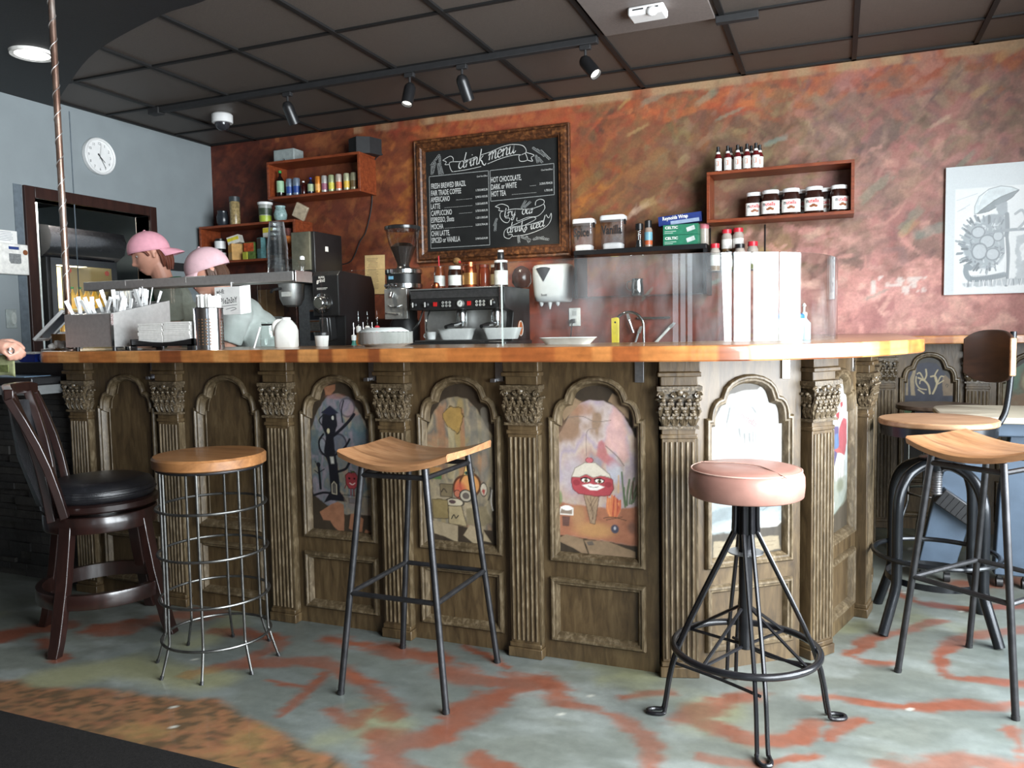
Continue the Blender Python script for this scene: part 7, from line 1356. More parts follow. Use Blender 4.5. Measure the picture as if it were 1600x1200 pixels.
def ribbon(b, pts, w0=.0026, w1=None, ang=.7, raw=False, n=5):
    P = [Vector((*(p if raw else bz(*p)), 0)) for p in pts]; P = smoothpts(P, n) if len(P) > 2 else P
    w1 = w0 if w1 is None else w1; L, R = [], []
    for i in range(len(P)):
        d = (P[min(i+1, len(P)-1)]-P[max(i-1, 0)]); d = d.normalized() if d.length > 0 else Vector((1, 0, 0)); nn = Vector((-d.y, d.x, 0)); k = abs(math.sin(math.atan2(d.y, d.x)-ang)); w_ = w0+(w1-w0)*k; L.append(P[i]+nn*w_); R.append(P[i]-nn*w_)
    b.grid([[(q.x, BY, q.y) for q in L], [(q.x, BY, q.y) for q in R]])
G = {'d': ([[(.8, .8), (.5, 1), (.15, .75), (.1, .25), (.4, 0), (.75, .35)], [(1.05, 2.05), (.9, 1.2), (.8, .3), (.95, 0), (1.2, .2)]], 1.15), 'r': ([[(0, .6), (.2, 1), (.2, .5), (.15, 0)], [(.17, .45), (.4, .95), (.65, .9)]], .72), 'i': ([[(0, .4), (.18, 1), (.14, .25), (.28, 0), (.45, .2)], [(.25, 1.45), (.3, 1.55)]], .5), 'n': ([[(0, .6), (.15, 1), (.15, .5), (.12, 0)], [(.14, .5), (.45, 1), (.62, .8), (.58, .2), (.72, 0), (.9, .2)]], .92), 'k': ([[(.3, 2.0), (.2, 1), (.1, 0)], [(.65, 1.05), (.4, .75), (.2, .5)], [(.22, .55), (.5, .3), (.7, -.1), (1.0, -.35), (1.15, -.1)]], 1.0), 'm': ([[(0, .6), (.15, 1), (.15, .5), (.12, 0)], [(.14, .5), (.4, 1), (.52, .8), (.48, 0)], [(.5, .5), (.78, 1), (.92, .8), (.88, .2), (1.0, 0), (1.2, .2)]], 1.22), 'e': ([[(.1, .45), (.5, .6), (.5, .92), (.3, 1), (.1, .6), (.15, .15), (.4, 0), (.7, .25)]], .72), 'u': ([[(0, .6), (.15, 1), (.12, .3), (.3, 0), (.55, .3), (.65, 1)], [(.66, 1), (.62, .2), (.75, 0), (.95, .25)]], .95), 't': ([[(.2, 1.7), (.12, .6), (.15, .1), (.35, 0), (.5, .2)], [(-.1, 1.15), (.2, 1.2), (.5, 1.25)]], .6), 'y': ([[(0, .6), (.15, 1), (.12, .4), (.3, .1), (.55, .4), (.65, 1)], [(.66, 1), (.6, .1), (.45, -.7), (.15, -.6), (.3, -.2), (.8, .2)]], .9), 'o': ([[(.4, 1), (.12, .7), (.12, .25), (.38, 0), (.65, .3), (.62, .8), (.4, 1), (.7, .95)]], .8), 's': ([[(0, .2), (.3, .9), (.35, 1), (.3, .7), (.5, .35), (.35, 0), (.05, .12)]], .62), 'c': ([[(.55, .85), (.35, 1), (.12, .65), (.15, .15), (.4, 0), (.65, .25)]], .7), ' ': ([], .6)}
def script(b, word, X0, Y0, slope, xh, sx=1.0, heavy=.0052):
    x, z = bz(X0, Y0); cu = 0; s_ = xh*KZ
    for ch in word:
        st, adv = G[ch]
        for L in st: ribbon(b, [(x+(cu+px_+.12*pz)*s_*sx, z+(cu+px_)*s_*sx*slope+pz*s_) for px_, pz in L], .0013, heavy, .55, raw=True)
        cu += adv*.92
CHK = M('white_chalk', (.66, .66, .63), .9, 0, .18, 160); CHK2 = M('grey_chalk', (.32, .33, .32), .9, 0, .3, 160)
for a_ in (('drink', 452, 412, .12, 62, 1.04, .0042), ('menu', 696, 345, .16, 66, 1.08, .0042), ('try', 820, 832, .03, 44, 1.2, .0034), ('our', 955, 815, .05, 44, 1.18, .0034), ('drinks', 842, 972, .09, 44, .93, .0034), ('iced', 1022, 945, .16, 44, 1.0, .0034)):
    b = B(); script(b, *a_); b.obj('script_lettering', CHK, t, world=True, smooth=0, label='white chalk script word')
for L in ([(460, 350), (520, 340), (600, 310)], [(630, 300), (720, 270), (800, 235), (880, 215), (960, 225), (990, 260), (985, 290), (935, 312)], [(400, 435), (520, 420), (640, 395)], [(690, 375), (800, 330), (900, 305), (960, 305)], [(460, 350), (400, 350), (380, 365), (395, 420), (415, 436)], [(410, 352), (412, 320), (385, 302), (325, 335)], [(325, 335), (355, 350), (345, 372), (380, 372)], [(935, 312), (945, 358), (1000, 350), (985, 290)], [(1000, 350), (1040, 362), (1030, 330), (1052, 310), (990, 285)],
          [(830, 778), (900, 765), (1000, 770), (1070, 755), (1120, 730), (1125, 700), (1095, 688), (1065, 705), (1060, 740)], [(830, 778), (795, 790), (790, 830), (815, 870), (850, 880), (865, 845), (830, 840)], [(750, 740), (800, 720), (850, 740), (855, 770)], [(750, 740), (785, 755), (780, 775), (825, 780)], [(920, 840), (925, 870), (1000, 840), (1080, 830), (1130, 770), (1122, 725)], [(860, 920), (940, 880), (1040, 840), (1060, 860), (980, 905)], [(860, 920), (825, 950), (822, 1000), (860, 1018), (885, 985), (850, 985)], [(860, 920), (1000, 905), (1120, 870)], [(885, 1000), (1000, 985), (1130, 930), (1175, 870), (1178, 810), (1160, 850), (1140, 820)]):
    if L[0] in ((460, 350), (830, 778)) and len(L) in (3, 5) and L[1] in ((520, 340), (900, 765)): b = B()
    ribbon(b, L, .0014, .0022)
    if L[0] == (1000, 350) or L[0] == (885, 1000): b.obj('banner_lines', CHK, t, world=True, smooth=0)
b = B()
for R_ in ([(212, 472), (697, 432), (708, 1068), (230, 1086)], [(710, 432), (1200, 386), (1202, 652), (716, 694)]):
    for i in range(4): ribbon(b, [R_[i], R_[(i+1) % 4]], .0022)
b.obj('table_lines', CHK2, t, world=True, smooth=0)
b = B(); b2 = B()
rowsL = [(228, 577, 'FRESH BREWED BRAZIL', None), (228, 636, 'FAIR TRADE COFFEE', '1.75/2.00/2.20'), (228, 692, 'AMERICANO', '2.90/3.10/3.95'), (228, 750, 'LATTE', '3.25/3.60/3.95'), (230, 808, 'CAPPUCCINO', '2.75/3.05/3.70'), (230, 866, 'ESPRESSO, Shots', '1.25/1.50/2.00'), (232, 924, 'MOCHA', '3.25/3.70/4.30'), (232, 982, 'CHAI LATTE,', None), (236, 1040, 'SPICED or VANILLA', '2.90/3.65/4.00')]
rowsR = [(716, 535, 'HOT CHOCOLATE,', None), (718, 596, 'DARK or WHITE', '3.25/3.75/4.25'), (720, 655, 'HOT TEA', '1.75/2.45')]
for rs, xe in ((rowsL, 692), (rowsR, 1190)):
    for X_, Y_, tx, pr_ in rs:
        x, z = bz(X_, Y_); b.text(tx, lambda a, c: (x+a, BY, z+c), .052, .50, bold=.0006)
        if pr_:
            xr_, zr = bz(xe, Y_-(xe-X_)*.062); b2.text(pr_, lambda a, c: (xr_+a, BY, z+.004+c), .019, .85, 'RIGHT', bold=.0003); xs_ = x+.0285*len(tx)*.78
            while xs_ < xr_-.115: b2.box((xs_, BY, z+.002), (.004, .0006, .002)); xs_ += .0075
for X_, Y_ in ((690, 480), (1190, 440)): x, z = bz(X_, Y_); b2.text('12oz/16oz/20oz', lambda a, c: (x+a, BY, z+c), .016, .8, 'RIGHT')
b.obj('lettering', CHK, t, world=True, smooth=0); b2.obj('price_lettering', CHK, t, world=True, smooth=0)
b = B()
def ear(x, y, dx, dy, n=7, s=1.0):
    L = math.hypot(dx, dy); ux, uy = dx/L, dy/L
    for k in range(n):
        cx_, cy_ = x+dx*k/n, y+dy*k/n
        for sg in (-1, 1): ribbon(b, [(cx_, cy_), (cx_+ux*9*s-uy*sg*9*s, cy_+uy*9*s+ux*sg*9*s), (cx_+ux*18*s-uy*sg*4*s, cy_+uy*18*s+ux*sg*4*s)], .0011, .0022, n=3)
for a_ in ((300, 285, -75, 95), (300, 300, 5, 110), (235, 380, 0, 70), (262, 350, -20, 90), (285, 360, 15, 95), (305, 380, 20, 70), (1040, 245, 60, 50), (1070, 260, 60, 60), (1100, 270, 70, 80), (1065, 310, 15, 60), (1080, 330, 30, 40), (765, 840, -20, 60), (755, 880, -5, 65), (955, 760, 30, -60), (975, 755, 45, -45), (930, 990, 5, 60), (950, 1005, 70, 30), (990, 1000, 20, 50), (1040, 1030, 80, -15), (1060, 1015, 100, 20)): ear(*a_, s=.9)
b.obj('chalk_foliage', CHK2, t, world=True, smooth=0)
# ------------------------------------------------------------------ monochrome print
kx, kz = .00079, .00088; wdt = .60; zb, zt2 = 1.297, 2.0; x0 = .556
a = Art(wdt, zb, zt2, 395+wdt/2/kx, kx, 1045, kz, (205, 212, 214), 201, .0022)
a.c[:] = np.array(srgb(206, 213, 215)); a.poly([(455, 385), (1200, 385), (1200, 1040), (455, 1040)], (226, 230, 230), 1, 6, 0, .02)
Gk = (112, 122, 128)
rr = random.Random(5)
a.ell(640, 740, 135, 150, (150, 160, 166), 1, .06, rag=.12); a.ell(690, 620, 90, 70, (140, 150, 156), 1, .1, rag=.2)
for k in range(70):
    an = rr.uniform(.3*PI, 1.75*PI); R_ = rr.uniform(100, 150); X_, Y_ = 640+R_*math.cos(an), 740+R_*1.1*math.sin(an); a.line([(X_, Y_), (X_+26*math.cos(an)-6, Y_+26*math.sin(an)-6)], rr.uniform(6, 14), rr.choice([(90, 100, 106), (120, 130, 136), (150, 158, 162)]), sm=False)
for k in range(90):
    X_, Y_ = rr.uniform(530, 760), rr.uniform(600, 880)
    if math.hypot((X_-640)/135, (Y_-740)/150) < 1: a.line([(X_, Y_), (X_+rr.uniform(-20, 20), Y_+rr.uniform(-20, 20))], rr.uniform(3, 9), rr.choice([(84, 94, 100), (180, 188, 192), (110, 120, 126), (206, 212, 214)]), .8, sm=False)
for q in ((600, 660, 40, 34), (655, 720, 44, 40), (610, 780, 46, 50), (690, 800, 40, 36), (720, 690, 30, 30)): a.ell(*q, (186, 194, 198), .8, .3, (90, 100, 106))
a.poly([(575, 545), (575, 500), (600, 440), (660, 398), (730, 384), (795, 395), (838, 416), (790, 445), (720, 500), (640, 540)], (206, 216, 218), 1, 3, edge=(140, 150, 154), ew=4); a.poly([(590, 546), (640, 505), (720, 455), (838, 416), (795, 460), (740, 495), (660, 535)], (110, 122, 126), 1, 4, 3, edge=(70, 80, 84)); a.line([(650, 410), (620, 440), (600, 490)], 5, (232, 236, 236), .8)
a.poly([(700, 500), (770, 480), (775, 560), (720, 570)], (140, 150, 156), 1, 4, 10); a.line([(770, 560), (775, 640), (770, 700), (780, 800), (775, 990)], 24, (110, 120, 126)); a.line([(700, 660), (850, 655), (1000, 665)], 16, (130, 140, 146)); a.line([(760, 700), (770, 850), (765, 990)], 5, (240, 242, 242)); a.line([(820, 560), (860, 540), (880, 600), (840, 650)], 14, (160, 166, 170)); a.poly([(830, 700), (900, 680), (1000, 700), (1000, 990), (830, 990)], (170, 178, 182), .9, 6, 16); a.poly([(850, 750), (900, 730), (930, 840), (860, 850)], (230, 234, 234), .9, 5, 10)
a.line([(555, 880), (535, 870), (530, 910), (560, 950), (640, 950), (760, 930)], 30, (120, 132, 138)); 
for k in range(22): X_ = 560+k*10; a.line([(X_, 930), (X_+4, 968)], 4, (80, 90, 96), .8, sm=False)
a.poly([(510, 975), (800, 955), (1000, 950), (1000, 995), (520, 998)], (160, 168, 172), .9, 5, 8)
for k in range(30): X_ = rr.uniform(520, 980); a.line([(X_, 960), (X_+rr.uniform(-8, 8), 995)], 4, rr.choice([(90, 100, 106), (230, 232, 232)]), .8, sm=False)
for q in ((465, 455, 590, 420), (470, 525, 545, 485), (480, 520, 520, 505)): a.line([q[:2], q[2:]], 3, (176, 184, 188), .8, sm=False)
t = thing('art_print', 'white monochrome print of a spiky grey creature under a domed hat', 'picture', (x0+wdt/2, 5.085, zb)); b = B(); b.b2((x0, 5.064, zb), (x0+wdt, 5.088, zt2)); b.obj('mount', M('white_mount', (.78, .80, .81), .3), t, world=True, bevel=.002)
b = B(); xc = x0+wdt/2; nx, nz = len(a.xs), len(a.zs); b.add([(xc+x, 5.0635, z) for x in a.xs for z in a.zs], [[i*nz+j, (i+1)*nz+j, (i+1)*nz+j+1, i*nz+j+1] for i in range(nx-1) for j in range(nz-1)]); o = b.obj('printed_sheet', vcol('print_ink', .3, .05, 120, .02, .5), t, world=True, smooth=0); pigment(o, a.c.reshape(-1, 3))
# ------------------------------------------------------------------ people
SKIN = M('fair_skin', srgb(206, 150, 128), .5, 0, .07, 18, .05); SKIN2 = M('ruddy_skin', srgb(200, 150, 130), .5, 0, .07, 18, .05)
def head_into(b, Mx, seed=0):
    n, m = 56, 44; vs = []
    g = lambda d2, s: math.exp(-d2/(2*s*s))
    for j in range(m+1):
        th = PI*j/m
        for k in range(n):
            ph = 2*PI*k/n; x, y, z = math.sin(th)*math.cos(ph), math.sin(th)*math.sin(ph), math.cos(th)
            X_, Y_, Z_ = .098*x, .076*y, .118*z
            if Z_ < 0: k_ = 1-.32*(-Z_/.118)**1.4; Y_ *= k_; X_ = X_*(1-.18*(-Z_/.118)) if X_ < 0 else X_*(1-.10*(-Z_/.118)**2)
            if X_ > 0:
                X_ *= .93
                if z < 0 and math.sin(th) > .04: X_ *= 1+(min(2.4, (1-(-z)**3)**(1/3)/math.sin(th))-1)*math.cos(ph)
            if X_ > .0:
                X_ += .030*g(Y_**2+((Z_+.022)*1.0)**2, .0105)+.014*g((Y_*1.2)**2+((Z_-.004)*.8)**2, .011)-.010*g((abs(Y_)-.032)**2+(Z_-.014)**2, .013)+.007*g((Y_*.45)**2+(Z_-.034)**2, .011)
                X_ += .009*g((Y_*.6)**2+((Z_+.060)*1.3)**2, .008)-.004*g((Y_*.5)**2+(Z_+.068)**2, .003)+.007*g((Y_*.6)**2+((Z_+.074)*1.3)**2, .007)+.012*g((Y_*.7)**2+(Z_+.103)**2, .016)+.005*g((abs(Y_)-.045)**2+(Z_+.02)**2, .016)
            vs.append(Mx @ Vector((X_, Y_, Z_)))
    b.add(vs, [[j*n+k, (j+1)*n+k, (j+1)*n+(k+1) % n, j*n+(k+1) % n] for j in range(m) for k in range(n)])
    R3 = Mx.to_3x3()
    for sg in (-1, 1):
        for (dx, dz, r_) in ((-.014, .018, .014), (-.012, -.004, .012), (-.008, -.024, .009), (-.020, .006, .016)): b.ball(Mx @ Vector((dx-.004, sg*.081, dz)), (r_, .0075, r_*1.15), 10, 8, rot=R3.to_euler())
def eyes(parent, Mx):
    for sg in (-1, 1):
        b = B(); b.ball(Mx @ Vector((.0640, sg*.031, .013)), .0125, 14, 10); e = b.obj('eye', M('eye_white', (.8, .78, .75), .2), parent, world=True); B().ball(Mx @ Vector((.0742, sg*.031, .012)), .0052, 10, 8).obj('iris', M('iris_brown', (.06, .035, .02), .15), e, world=True)
        b = B(); b.tube(smoothpts([Mx @ Vector((.090, sg*.014, .034)), Mx @ Vector((.088, sg*.032, .039)), Mx @ Vector((.076, sg*.048, .034))], 4), .0022, 6); b.obj('eyebrow', M('auburn_hair', srgb(104, 52, 34), .6), parent, world=True)
    b = B(); b.tube(smoothpts([Mx @ Vector((.082, -.020, -.066)), Mx @ Vector((.0915, 0, -.064)), Mx @ Vector((.082, .020, -.066))], 4), .003, 6); b.obj('lips', M('lip_pink', srgb(186, 120, 108), .45), parent, world=True)
def hand_into(b, wr, d, up, curl=.6, side=1, s=1.0):
    """wr wrist, d pointing along the palm, up = back of the hand, side = thumb side sign"""
    d = Vector(d).normalized(); up = Vector(up); up = (up-d*up.dot(d)).normalized(); sd = d.cross(up)*side
    P0 = Vector(wr); b.tube([P0-d*.02*s, P0+d*.01*s, P0+d*.045*s, P0+d*.08*s], [.024*s, .026*s, .030*s, .026*s], 12)
    for k, o in enumerate((.026, .009, -.008, -.025)): b.tube([P0+d*.01*s+sd*o*s*.5, P0+d*.085*s+sd*o*s], [.014*s, .0125*s], 10); b.ball(P0+d*.086*s+sd*o*s+up*.003, .0118*s, 10, 8)
    for k, (o, L) in enumerate(((.027, .072), (.009, .080), (-.009, .075), (-.026, .058))):
        p = P0+d*.085*s+sd*o*s; a = curl*(.75+.12*k); pts = [p]; ang = a*.5
        for f in (.42, .32, .26):
            dir_ = d*math.cos(ang)-up*math.sin(ang); p = p+dir_*(L*f*s); pts.append(p); ang += a*.85
        b.tube(pts, [.0105*s, .0098*s, .009*s, .0078*s], 10); b.ball(pts[-1], .0078*s, 8, 6)
    p = P0+d*.022*s+sd*.022*s; pts = [p, p+(sd*.7+d*.55-up*.25).normalized()*.036*s]; pts.append(pts[-1]+(sd*.25+d*.8-up*.5).normalized()*.032*s); pts.append(pts[-1]+(d*.8-up*.55-sd*.2).normalized()*.024*s); b.tube(pts, [.0155*s, .0125*s, .011*s, .0088*s], 10); b.ball(pts[-1], .0088*s, 8, 6)
def soft(o, vox, it=4):
    m = o.modifiers.new('one_surface', 'REMESH'); m.mode = 'VOXEL'; m.voxel_size = vox; m.use_smooth_shade = True
    s_ = o.modifiers.new('relax', 'SMOOTH'); s_.iterations = it; s_.factor = .5; return o
def figure(label, foot, F, head, neck, chest, hip, knees, feet, arms, skin, shirt, trouser, head_pitch, hscale=1.0, sleeve=.55, heavy=1.0):
    """F facing; arms = [(shoulder, elbow, wrist, hand dir, back of hand, curl, side)]"""
    F = Vector(F).normalized(); S = Vector((0, 0, 1)).cross(F); b = B(); V = Vector
    q = Matrix((F, S, Vector((0, 0, 1)))).transposed().to_4x4() @ Matrix.Rotation(head_pitch, 4, 'Y') @ Matrix.Scale(hscale, 4); q.translation = V(head); head_into(b, q)
    neck, chest, hip = V(neck), V(chest), V(hip); hd = V(head)
    b.tube([neck-V((0, 0, .05)), neck+(hd-neck)*.25, hd-q.to_3x3() @ V((.018, 0, .045))], [.072, .056, .055], 16)
    def slab(pts):  # torso built of overlapping wide balls
        for c, rx, ry, rz in pts: b.ball(c, (rx, ry, rz), 20, 14, rot=Matrix((F, S, Vector((0, 0, 1)))).transposed().to_euler())
    T = [(neck-V((0, 0, .045)), .075, .15*heavy, .06), (neck*.6+chest*.4, .10*heavy, .175*heavy, .10), (chest, .112*heavy, .168*heavy, .13), (chest*.5+hip*.5, .105*heavy, .145*heavy, .14), (hip, .115*heavy, .165*heavy, .13)]; slab(T)
    for kn, ft, sg in zip(knees, feet, (1, -1)):
        h = hip+S*(sg*.085)-V((0, 0, .03)); b.tube([h, h*.5+V(kn)*.5, V(kn), V(kn)*.55+V(ft)*.45+V((0, 0, .03)), V(ft)+V((0, 0, .08))], [.088*heavy, .074*heavy, .055, .054, .038], 14); b.tube([V(ft)+V((0, 0, .05))-F*.05, V(ft)+V((0, 0, .04))+F*.05, V(ft)+V((0, 0, .03))+F*.15], [.042, .042, .03], 12)
    for sh, el, wr, hdir, up, cu, side in arms:
        sh, el, wr = V(sh), V(el), V(wr); b.tube([sh, sh*.5+el*.5, el, el*.6+wr*.4, wr], [.052*heavy, .046*heavy, .037, .035, .025], 14); b.ball(sh, .055*heavy, 14, 10); hand_into(b, wr, hdir, up, cu, side)
    body = b.obj('person', skin, wloc=foot); soft(body, .0055, 3); tag(body, label, 'person')
    b = B()
    for c, rx, ry, rz in T: b.ball(c, (rx+.012, ry+.012, rz+.008), 20, 14, rot=Matrix((F, S, Vector((0, 0, 1)))).transposed().to_euler())
    for sh, el, *_ in arms: sh, el = V(sh), V(el); b.tube([sh*.92+(neck-V((0, 0, .05)))*.08, sh, sh+(el-sh)*sleeve*.6, sh+(el-sh)*sleeve], [.06*heavy, .068*heavy, .066*heavy, .068*heavy], 16)
    for sh, *_ in arms: b.ball(V(sh)+V((0, 0, .004)), .074*heavy, 16, 12)
    b.tube([neck-V((0, 0, .03)), neck+(hd-neck)*.10], [.088, .068], 16)
    st = b.obj('shirt', shirt, body, world=True); soft(st, .009, 5)
    b = B(); b.ball(hip-V((0, 0, .02)), (.128*heavy, .18*heavy, .13), 20, 14, rot=Matrix((F, S, Vector((0, 0, 1)))).transposed().to_euler())
    for kn, ft, sg in zip(knees, feet, (1, -1)): h = hip+S*(sg*.088)-V((0, 0, .03)); b.tube([h, h*.5+V(kn)*.5, V(kn), V(ft)+V((0, 0, .10))], [.10*heavy, .088*heavy, .072, .066], 16)
    tr = b.obj('trousers', trouser, body, world=True); soft(tr, .011, 5)
    for ft in feet: b = B(); f_ = V(ft); b.tube([f_+V((0, 0, .055))-F*.06, f_+V((0, 0, .052))+F*.03, f_+V((0, 0, .04))+F*.13, f_+V((0, 0, .036))+F*.17], [.05, .05, .04, .03], 14); b.obj('shoe', BLACKM, body, world=True)
    eyes(body, q); return body, q, F, S
def cap(parent, q, col, back=False, pitch=0, sc=1.0):
    """soft brimmed cap; back = worn back to front"""
    sg = -1 if back else 1; R_ = q @ Matrix.Translation((-.006, 0, .028)) @ Matrix.Rotation(pitch, 4, 'Y') @ Matrix.Scale(sc, 4); b = B(); rows = []
    for j in range(13):
        th = PI/2*j/12*1.08; rows.append([R_ @ Vector((.108*math.sin(th)*math.cos(p_), .089*math.sin(th)*math.sin(p_), .100*math.cos(th)+(.004 if j == 0 else 0))) for p_ in np.linspace(0, 2*PI, 41)])
    b.grid(rows); o = b.obj('cap', col, parent, world=True, smooth=60, merge=1e-5); sm = o.modifiers.new('cloth', 'SOLIDIFY'); sm.thickness = .004; sm.offset = 1
    b = B(); rows = []
    for u in np.linspace(-1, 1, 17):
        a = u*1.12; r0 = Vector((sg*.104*math.cos(a), .087*math.sin(a), -.006)); ext = .080*math.cos(u*PI/2*.92)**.5
        rows.append([R_ @ (r0+Vector((sg*ext*f, 0, -.030*f*f-.016*f*u*u))) for f in np.linspace(0, 1, 6)])
    b.grid(rows); br = b.obj('brim', col, o, world=True, smooth=60); sm = br.modifiers.new('stiffening', 'SOLIDIFY'); sm.thickness = .004
    b = B(); b.ball(R_ @ Vector((0, 0, .104)), .008, 10, 8); b.obj('button', col, o, world=True); b = B()
    for k in range(6): a = 2*PI*k/6; b.tube([R_ @ Vector((.1095*math.sin(th)*math.cos(a), .0905*math.sin(th)*math.sin(a), .1015*math.cos(th))) for th in np.linspace(.08, PI/2*1.06, 12)], .0012, 5)
    b.obj('seam', col, o, world=True); return o, R_
PINKC = M('pink_cotton', srgb(228, 162, 176), .85, 0, .06, 40, .1); PINKP = M('pale_pink_cotton', srgb(226, 186, 192), .85, 0, .06, 40, .1)
TEE = M('grey_tee', srgb(150, 152, 138), .9, 0, .12, 30, .2); TEEW = M('pale_grey_tee', srgb(176, 182, 178), .9, 0, .10, 20, .2); DENIM = M('dark_denim', (.02, .025, .035), .8, 0, .25, 60)
f_ = Vector((-.684, -.73, 0)); cd = Vector((.73, -.684, 0))
hd = Vector((-3.765, 3.585, 1.628)); nk = hd-f_*.085-Vector((0, 0, .185)); ch_ = hd-f_*.15-Vector((0, 0, .38)); hp = hd-f_*.20-Vector((0, 0, .68))
arm = lambda s, el, wr, hdv, up, cu, side: (s, el, wr, hdv, up, cu, side)
sN, sF = nk+cd*.175-Vector((0, 0, .055)), nk-cd*.175-Vector((0, 0, .055))
p1, q1, F1, S1 = figure('person in a bright pink cap worn backwards, grey t-shirt and green apron strap', (hp.x, hp.y, 0), f_, hd, nk, ch_, hp,
    [hp+S1_*.09+f_*.03-Vector((0, 0, .45)) for S1_ in (-cd, cd)], [Vector((hp.x, hp.y, 0))-cd*.09, Vector((hp.x, hp.y, 0))+cd*.09],
    [(sN, sN+Vector((0, 0, -.29))-f_*.03, sN+f_*.10+Vector((0, 0, -.50)), f_*.5+Vector((0, 0, -.8)), cd, .7, -1), (sF, sF+f_*.10+Vector((0, 0, -.27)), sF+f_*.30+Vector((0, 0, -.40)), f_*.8+Vector((0, 0, -.5)), -cd, .7, 1)], SKIN, TEE, DENIM, math.radians(24))
c1, R1 = cap(p1, q1, PINKC, True, math.radians(-14), 1.06)
b = B(); 
for (u, v) in ((-.035, .03), (-.03, .05), (-.042, .045)): b.ball(R1 @ Vector((-.075, v*1.0-.08, .05+u*.5)), (.006, .004, .009), 8, 6)
b.obj('stitched_emblem', M('maroon_thread', srgb(90, 44, 60), .8), c1, world=True)
HAIR = M('auburn_hair', srgb(104, 52, 34), .6)
b = B(); r = random.Random(14)
for k in range(46):
    a = r.uniform(math.radians(116), math.radians(244)); st = Vector((.092*math.cos(a), .079*math.sin(a), .02+r.uniform(-.015, .015))); L = .10+.05*r.random()*abs(math.cos(a))
    b.tube(smoothpts([q1 @ st, q1 @ (st+Vector((-.012, .004*math.sin(a), -L*.5))), q1 @ (st*Vector((.95, .92, 1)) if False else q1 @ Vector((st.x*.92-.004, st.y*.85, st.z-L)))] if False else [q1 @ st, q1 @ (st+Vector((-.014*abs(math.cos(a)), .005*math.sin(a), -L*.5))), q1 @ Vector((st.x*.86, st.y*.82, st.z-L))], 4), [.011]*4+[.010]*3+[.006]*2, 6)
for sg in (-1, 1): b.tube(smoothpts([q1 @ Vector((.045, sg*.074, .045)), q1 @ Vector((.022, sg*.080, .02)), q1 @ Vector((.012, sg*.079, -.012))], 4), [.010]*4+[.008]*4+[.004], 6)
b.obj('hair', HAIR, p1, world=True)
GRA = M('green_apron_cotton', srgb(36, 84, 56), .85)
b = B(); N1 = nk+Vector((0, 0, .0)); pts = [ch_+f_*.135+cd*s_*.085+Vector((0, 0, .0)) for s_ in (1, -1)]
loop = smoothpts([ch_+f_*.128+cd*.08+Vector((0, 0, .03)), nk+f_*.085+cd*.085+Vector((0, 0, -.02)), nk+cd*.075+f_*-.01+Vector((0, 0, .035)), nk-f_*.075+Vector((0, 0, .05)), nk-cd*.075-f_*.01+Vector((0, 0, .035)), nk+f_*.085-cd*.085+Vector((0, 0, -.02)), ch_+f_*.128-cd*.08+Vector((0, 0, .03))], 5)
b.tube(loop, .0105, 8); ap = b.obj('apron', GRA, p1, world=True, label='green apron with its neck strap')
b = B(); rows = []
for z_, w_, o_ in ((.03, .09, .138), (-.10, .12, .135), (-.25, .17, .14), (-.40, .18, .15), (-.60, .18, .14), (-.75, .18, .13)): c = (ch_ if z_ > -.2 else hp+Vector((0, 0, ch_.z-hp.z)))+Vector((0, 0, z_)); rows.append([c+cd*(w_*u)+f_*(o_-.05*u*u) for u in np.linspace(-1, 1, 9)])
b.grid(rows); bib = b.obj('apron_bib', GRA, ap, world=True); sm = bib.modifiers.new('cloth', 'SOLIDIFY'); sm.thickness = .004
# second barista, stooping
f_ = Vector((-.729, -.685, 0)); cd = Vector((.685, -.729, 0)); hd = Vector((-3.085, 3.315, 1.475)); nk = hd-f_*.12-Vector((0, 0, .165)); ch_ = hd-f_*.24-Vector((0, 0, .33)); hp = hd-f_*.32-Vector((0, 0, .58))
sN, sF = nk+cd*.17-f_*.02-Vector((0, 0, .06)), nk-cd*.17-f_*.02-Vector((0, 0, .06))
p2, q2, F2, S2 = figure('person in a pale pink cap and light grey t-shirt, stooping behind the steel shelf', (hp.x, hp.y, 0), f_, hd, nk, ch_, hp,
    [hp+s_*.09+f_*.06-Vector((0, 0, .43)) for s_ in (-cd, cd)], [Vector((hp.x, hp.y, 0))-cd*.09, Vector((hp.x, hp.y, 0))+cd*.09],
    [(sN, sN+f_*.10+Vector((0, 0, -.26)), sN+f_*.22+Vector((0, 0, -.40)), f_*.9+Vector((0, 0, -.3)), cd, .7, -1), (sF, sF+f_*.06+Vector((0, 0, -.26)), sF+f_*.15+Vector((0, 0, -.46)), f_*.9+Vector((0, 0, -.3)), -cd, .7, 1)], SKIN, TEEW, DENIM, math.radians(14), .98)
c2, R2 = cap(p2, q2, PINKP, False, math.radians(6), 1.06)
b = B()
for k in range(40):
    a = r.uniform(math.radians(85), math.radians(275)); st = Vector((.092*math.cos(a), .079*math.sin(a), .02)); L = .07+.03*r.random(); b.tube(smoothpts([q2 @ st, q2 @ (st+Vector((-.010*abs(math.cos(a)), .004*math.sin(a), -L*.5))), q2 @ Vector((st.x*.88, st.y*.84, st.z-L))], 3), .009, 6)
b.obj('hair', M('brown_hair', srgb(84, 58, 44), .6), p2, world=True)
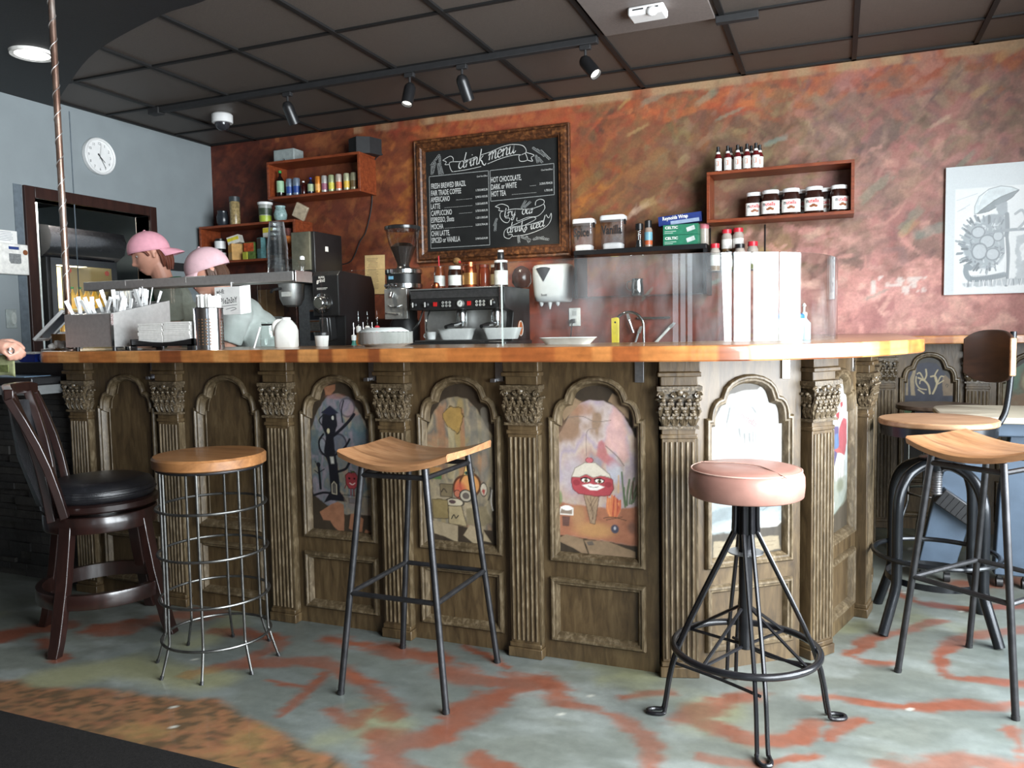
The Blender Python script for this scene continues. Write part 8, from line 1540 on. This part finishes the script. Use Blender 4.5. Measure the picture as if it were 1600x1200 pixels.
# customer paying, outside the picture but for a hand
Fc = Vector((.62, .78, 0)); hp = Vector((-3.72, 1.86, .92)); ch_ = hp+Vector((.01, .01, .32)); nk = hp+Vector((.02, .02, .52)); hd = nk+Vector((.03, .04, .168)); Sc = Vector((0, 0, 1)).cross(Fc)
sR, sL = nk-Sc*.18-Vector((0, 0, .06)), nk+Sc*.18-Vector((0, 0, .06)); wr = Vector((-3.268, 2.262, 1.122))
p3, q3, F3, S3 = figure('person in a navy jacket whose ringed hand reaches over the cash counter', (-3.72, 1.86, 0), Fc, hd, nk, ch_, hp, [hp+s_*.09-Vector((0, 0, .44)) for s_ in (Sc, -Sc)], [Vector((hp.x, hp.y, 0))+Sc*.09, Vector((hp.x, hp.y, 0))-Sc*.09],
    [(sR, Vector((-3.42, 1.93, 1.14)), wr, Vector((.80, .10, -.18)), Vector((.45, -.55, .75)), 1.25, -1), (sL, sL+Vector((-.03, .0, -.29)), sL+Fc*.06+Vector((0, 0, -.52)), Vector((0, 0, -1)), Sc, .6, 1)], SKIN2, M('navy_jacket', (.02, .025, .04), .8, 0, .2, 30), DENIM, 0, 1, .98)
b = B(); b.ball(q3 @ Vector((-.012, 0, .035)), (.105, .086, .10), 24, 16); b.obj('hair', M('brown_hair', srgb(84, 58, 44), .6), p3, world=True)
hv = Vector((.80, .10, -.18)).normalized(); kn = wr+hv*.088; b = B(); b.torus(kn+hv*.018+Vector((.004, -.012, -.004)), .0115, .0028, 20, 8, rot=(.3, 1.25, .2)); rg = b.obj('finger_ring', CHROME, p3, world=True); b = B(); b.ball(kn+hv*.020+Vector((.010, -.022, .004)), (.006, .005, .006), 8, 6); b.obj('stone', LBW, rg, world=True)
t = thing('banknote', 'green banknote held down toward the cash counter by the customer hand', 'banknote', (-3.2, 2.3, 1.0)); b = B(); b.grid([[(-3.30+.11*u, 2.275+.02*u, 1.068-.085*v+.01*math.sin(3*u)) for v in np.linspace(0, 1, 5)] for u in np.linspace(0, 1, 9)]); o = b.obj('note', P('note_paper', (146, 150, 110), .8, var=.25, scale=40), t, world=True); sm = o.modifiers.new('thickness', 'SOLIDIFY'); sm.thickness = .0006
b = B(); b.box((-3.235, 2.281, 1.02), (.05, .002, .03)); b.obj('printed_panel', P('note_ink', (110, 120, 70), .8, var=.4, scale=60), t, world=True)
